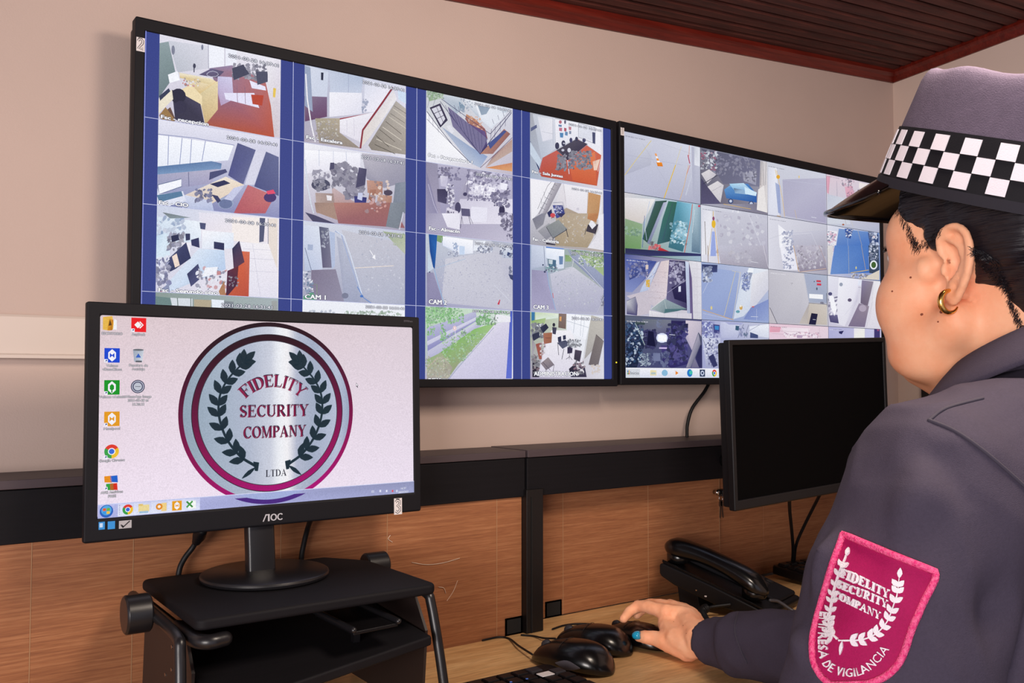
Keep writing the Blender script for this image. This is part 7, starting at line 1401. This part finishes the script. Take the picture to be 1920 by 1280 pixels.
def sewn(u, v, off):
    p, n_ = on_skin(shb, u, v, 0)
    while p is None or (p-Vector(EYE)).length > .85: u += 2; p, n_ = on_skin(shb, u, v, 0)
    return p+n_*off
b = MB(); na, nt = 22, 30; vs = []
for off in (.0016, -.0004):
    for j in range(nt+1):
        for i in range(na+1): vs.append(sewn(*pxy(i/na, j/nt), off))
fs_ = []; S1 = (na+1)*(nt+1)
for j in range(nt):
    for i in range(na): q = (j*(na+1)+i, j*(na+1)+i+1, (j+1)*(na+1)+i+1, (j+1)*(na+1)+i); fs_.append(q[::-1])
b.add(vs, fs_)
patch = b.build('patch', M_PATCH, shirt, smooth=True, label='magenta shield patch with white laurel and lettering')
rim = [pxy(0, j/30) for j in range(31)]+[pxy(i/12, 1) for i in range(1, 12)]+[pxy(1, 1-j/30) for j in range(31)]+[pxy(1-i/12, 0) for i in range(1, 12)]
rp = [sewn(u, v, .0018) for u, v in rim]; rp.append(rp[0]); rp.append(rp[1])
b = MB(); b.tube(rp, .0023, 8, flat=1.0); b.build('patch_border', M_PEDGE, shirt, smooth=True)
# everything on the patch is drawn in patch coordinates: four corner points give the affine frame
def emb(name, polys, off=.0022, hgt=.0009):
    b = MB()
    for q in polys:
        if len(q) < 3: continue
        P_ = []
        ok = True
        for u, v in q:
            p, n_ = on_skin(shb, u, v, 0)
            if p is None: ok = False; break
            P_.append((p, n_))
        if not ok: continue
        ar = sum(q[i-1][0]*q[i][1]-q[i][0]*q[i-1][1] for i in range(len(q)))
        if ar > 0: P_ = P_[::-1]
        n = len(P_); b.add([p+n_*(off+hgt) for p, n_ in P_]+[p+n_*off*.5 for p, n_ in P_], [tuple(range(n))]+[(j, n+j, n+(j+1) % n, (j+1) % n) for j in range(n)])
    return b.build(name, M_THREAD, shirt)
def frame2(o, x, y): return lambda p: (o[0]+p[0]*(x[0]-o[0])+p[1]*(y[0]-o[0]), o[1]+p[0]*(x[1]-o[1])+p[1]*(y[1]-o[1]))
for word, o_, xe, ye in (('FIDELITY', (1580, 1082), (1667, 1122), (1583, 1066)), ('SECURITY', (1574, 1102), (1664, 1140), (1577, 1087)), ('COMPANY', (1568, 1121), (1650, 1161), (1571, 1107))):
    polys, wd = roman_word(word, .26, .16); F2 = frame2(o_, xe, ye); emb('patch_lettering', [[F2((x/wd, y)) for x, y in q] for q in polys])
def embranch(path, m, ll, lw, sp_=(42, 38)):
    return branch([(x, -y) for x, y in path], m, ll, lw, 1, 3.2, sp_)
for path, m, ll, lw in (([(1576, 1200), (1625, 1196), (1660, 1170), (1680, 1125), (1686, 1085)], 10, 20, 5.2), ([(1574, 1198), (1560, 1180), (1563, 1140), (1572, 1095), (1590, 1045)], 10, 17, 3.6)):
    emb('patch_laurel', [[(x, -y) for x, y in q] for q in embranch(path, m, ll, lw)])
emb('patch_laurel', [[(x, y) for x, y in leaf((1582, 1200), (1578, 1227), 3)], leaf((1566, 1192), (1553, 1209), 3)])
def arc_text(s, path, h, t0, t1, lean=0):
    vs, fs_2, wd = text_geo(s); pa = curve2(path)
    L_ = [0]
    for a, c in zip(pa, pa[1:]): L_.append(L_[-1]+math.dist(a, c))
    def pos(t):
        d = t*L_[-1]; i = max(k for k in range(len(L_)) if L_[k] <= d or k == 0); i = min(i, len(pa)-2); f_ = (d-L_[i])/(L_[i+1]-L_[i]); dx, dy = pa[i+1][0]-pa[i][0], pa[i+1][1]-pa[i][1]; l = math.hypot(dx, dy)
        return pa[i][0]+dx*f_, pa[i][1]+dy*f_, dx/l, dy/l
    out = []
    V = []
    for x, y in vs:
        px_, py_, dx, dy = pos(t0+(t1-t0)*x/wd); V.append((px_+dy*y/.73*h, py_-dx*y/.73*h))
    return [[V[i] for i in f] for f in fs_2]
emb('patch_lettering', arc_text('EMPRESA DE VIGILANCIA', [(1544, 1146), (1540, 1185), (1540, 1222), (1549, 1250), (1578, 1266), (1612, 1266), (1642, 1248), (1668, 1216)], 17, 0, 1))

# ---------------------------------------------------------------- chair under the guard
ch = thing('office_chair', 'office chair under the seated guard', 'chair', (Hc.x, Hc.y-.05, 0))
sz = pelz-.135
b = MB(); b.prism(rounded(.44, .44, .06, 6, Hc.x-.22, Hc.y-.20), .06, Matrix.Translation((0, 0, sz-.06))); b.build('seat', mat('chair_fabric', '1c1b20', .9), ch, bevel=.015)
MB().cyl((Hc.x, Hc.y, .07), (Hc.x, Hc.y, sz-.06), .025).build('gas_lift', M_SATIN, ch, smooth=True)
for k in range(5):
    a = 2*PI*k/5+.3; e = Vector((Hc.x+.27*math.cos(a), Hc.y+.27*math.sin(a), .055)); b = MB(); b.tube([(Hc.x, Hc.y, .09), e], [.024, .014], 10, ends=True); b.build('base_leg', M_BLACK, ch, smooth=True)
    b = MB(); X = Matrix.Translation((e.x, e.y, .026))@Matrix.Rotation(a, 4, 'Z')@Matrix.Rotation(PI/2, 4, 'X'); b.lathe([(.004, -.02), (.026, -.02), (.026, .02), (.004, .02)], 18, X); b.build('caster', M_BLACK, ch, smooth=True)
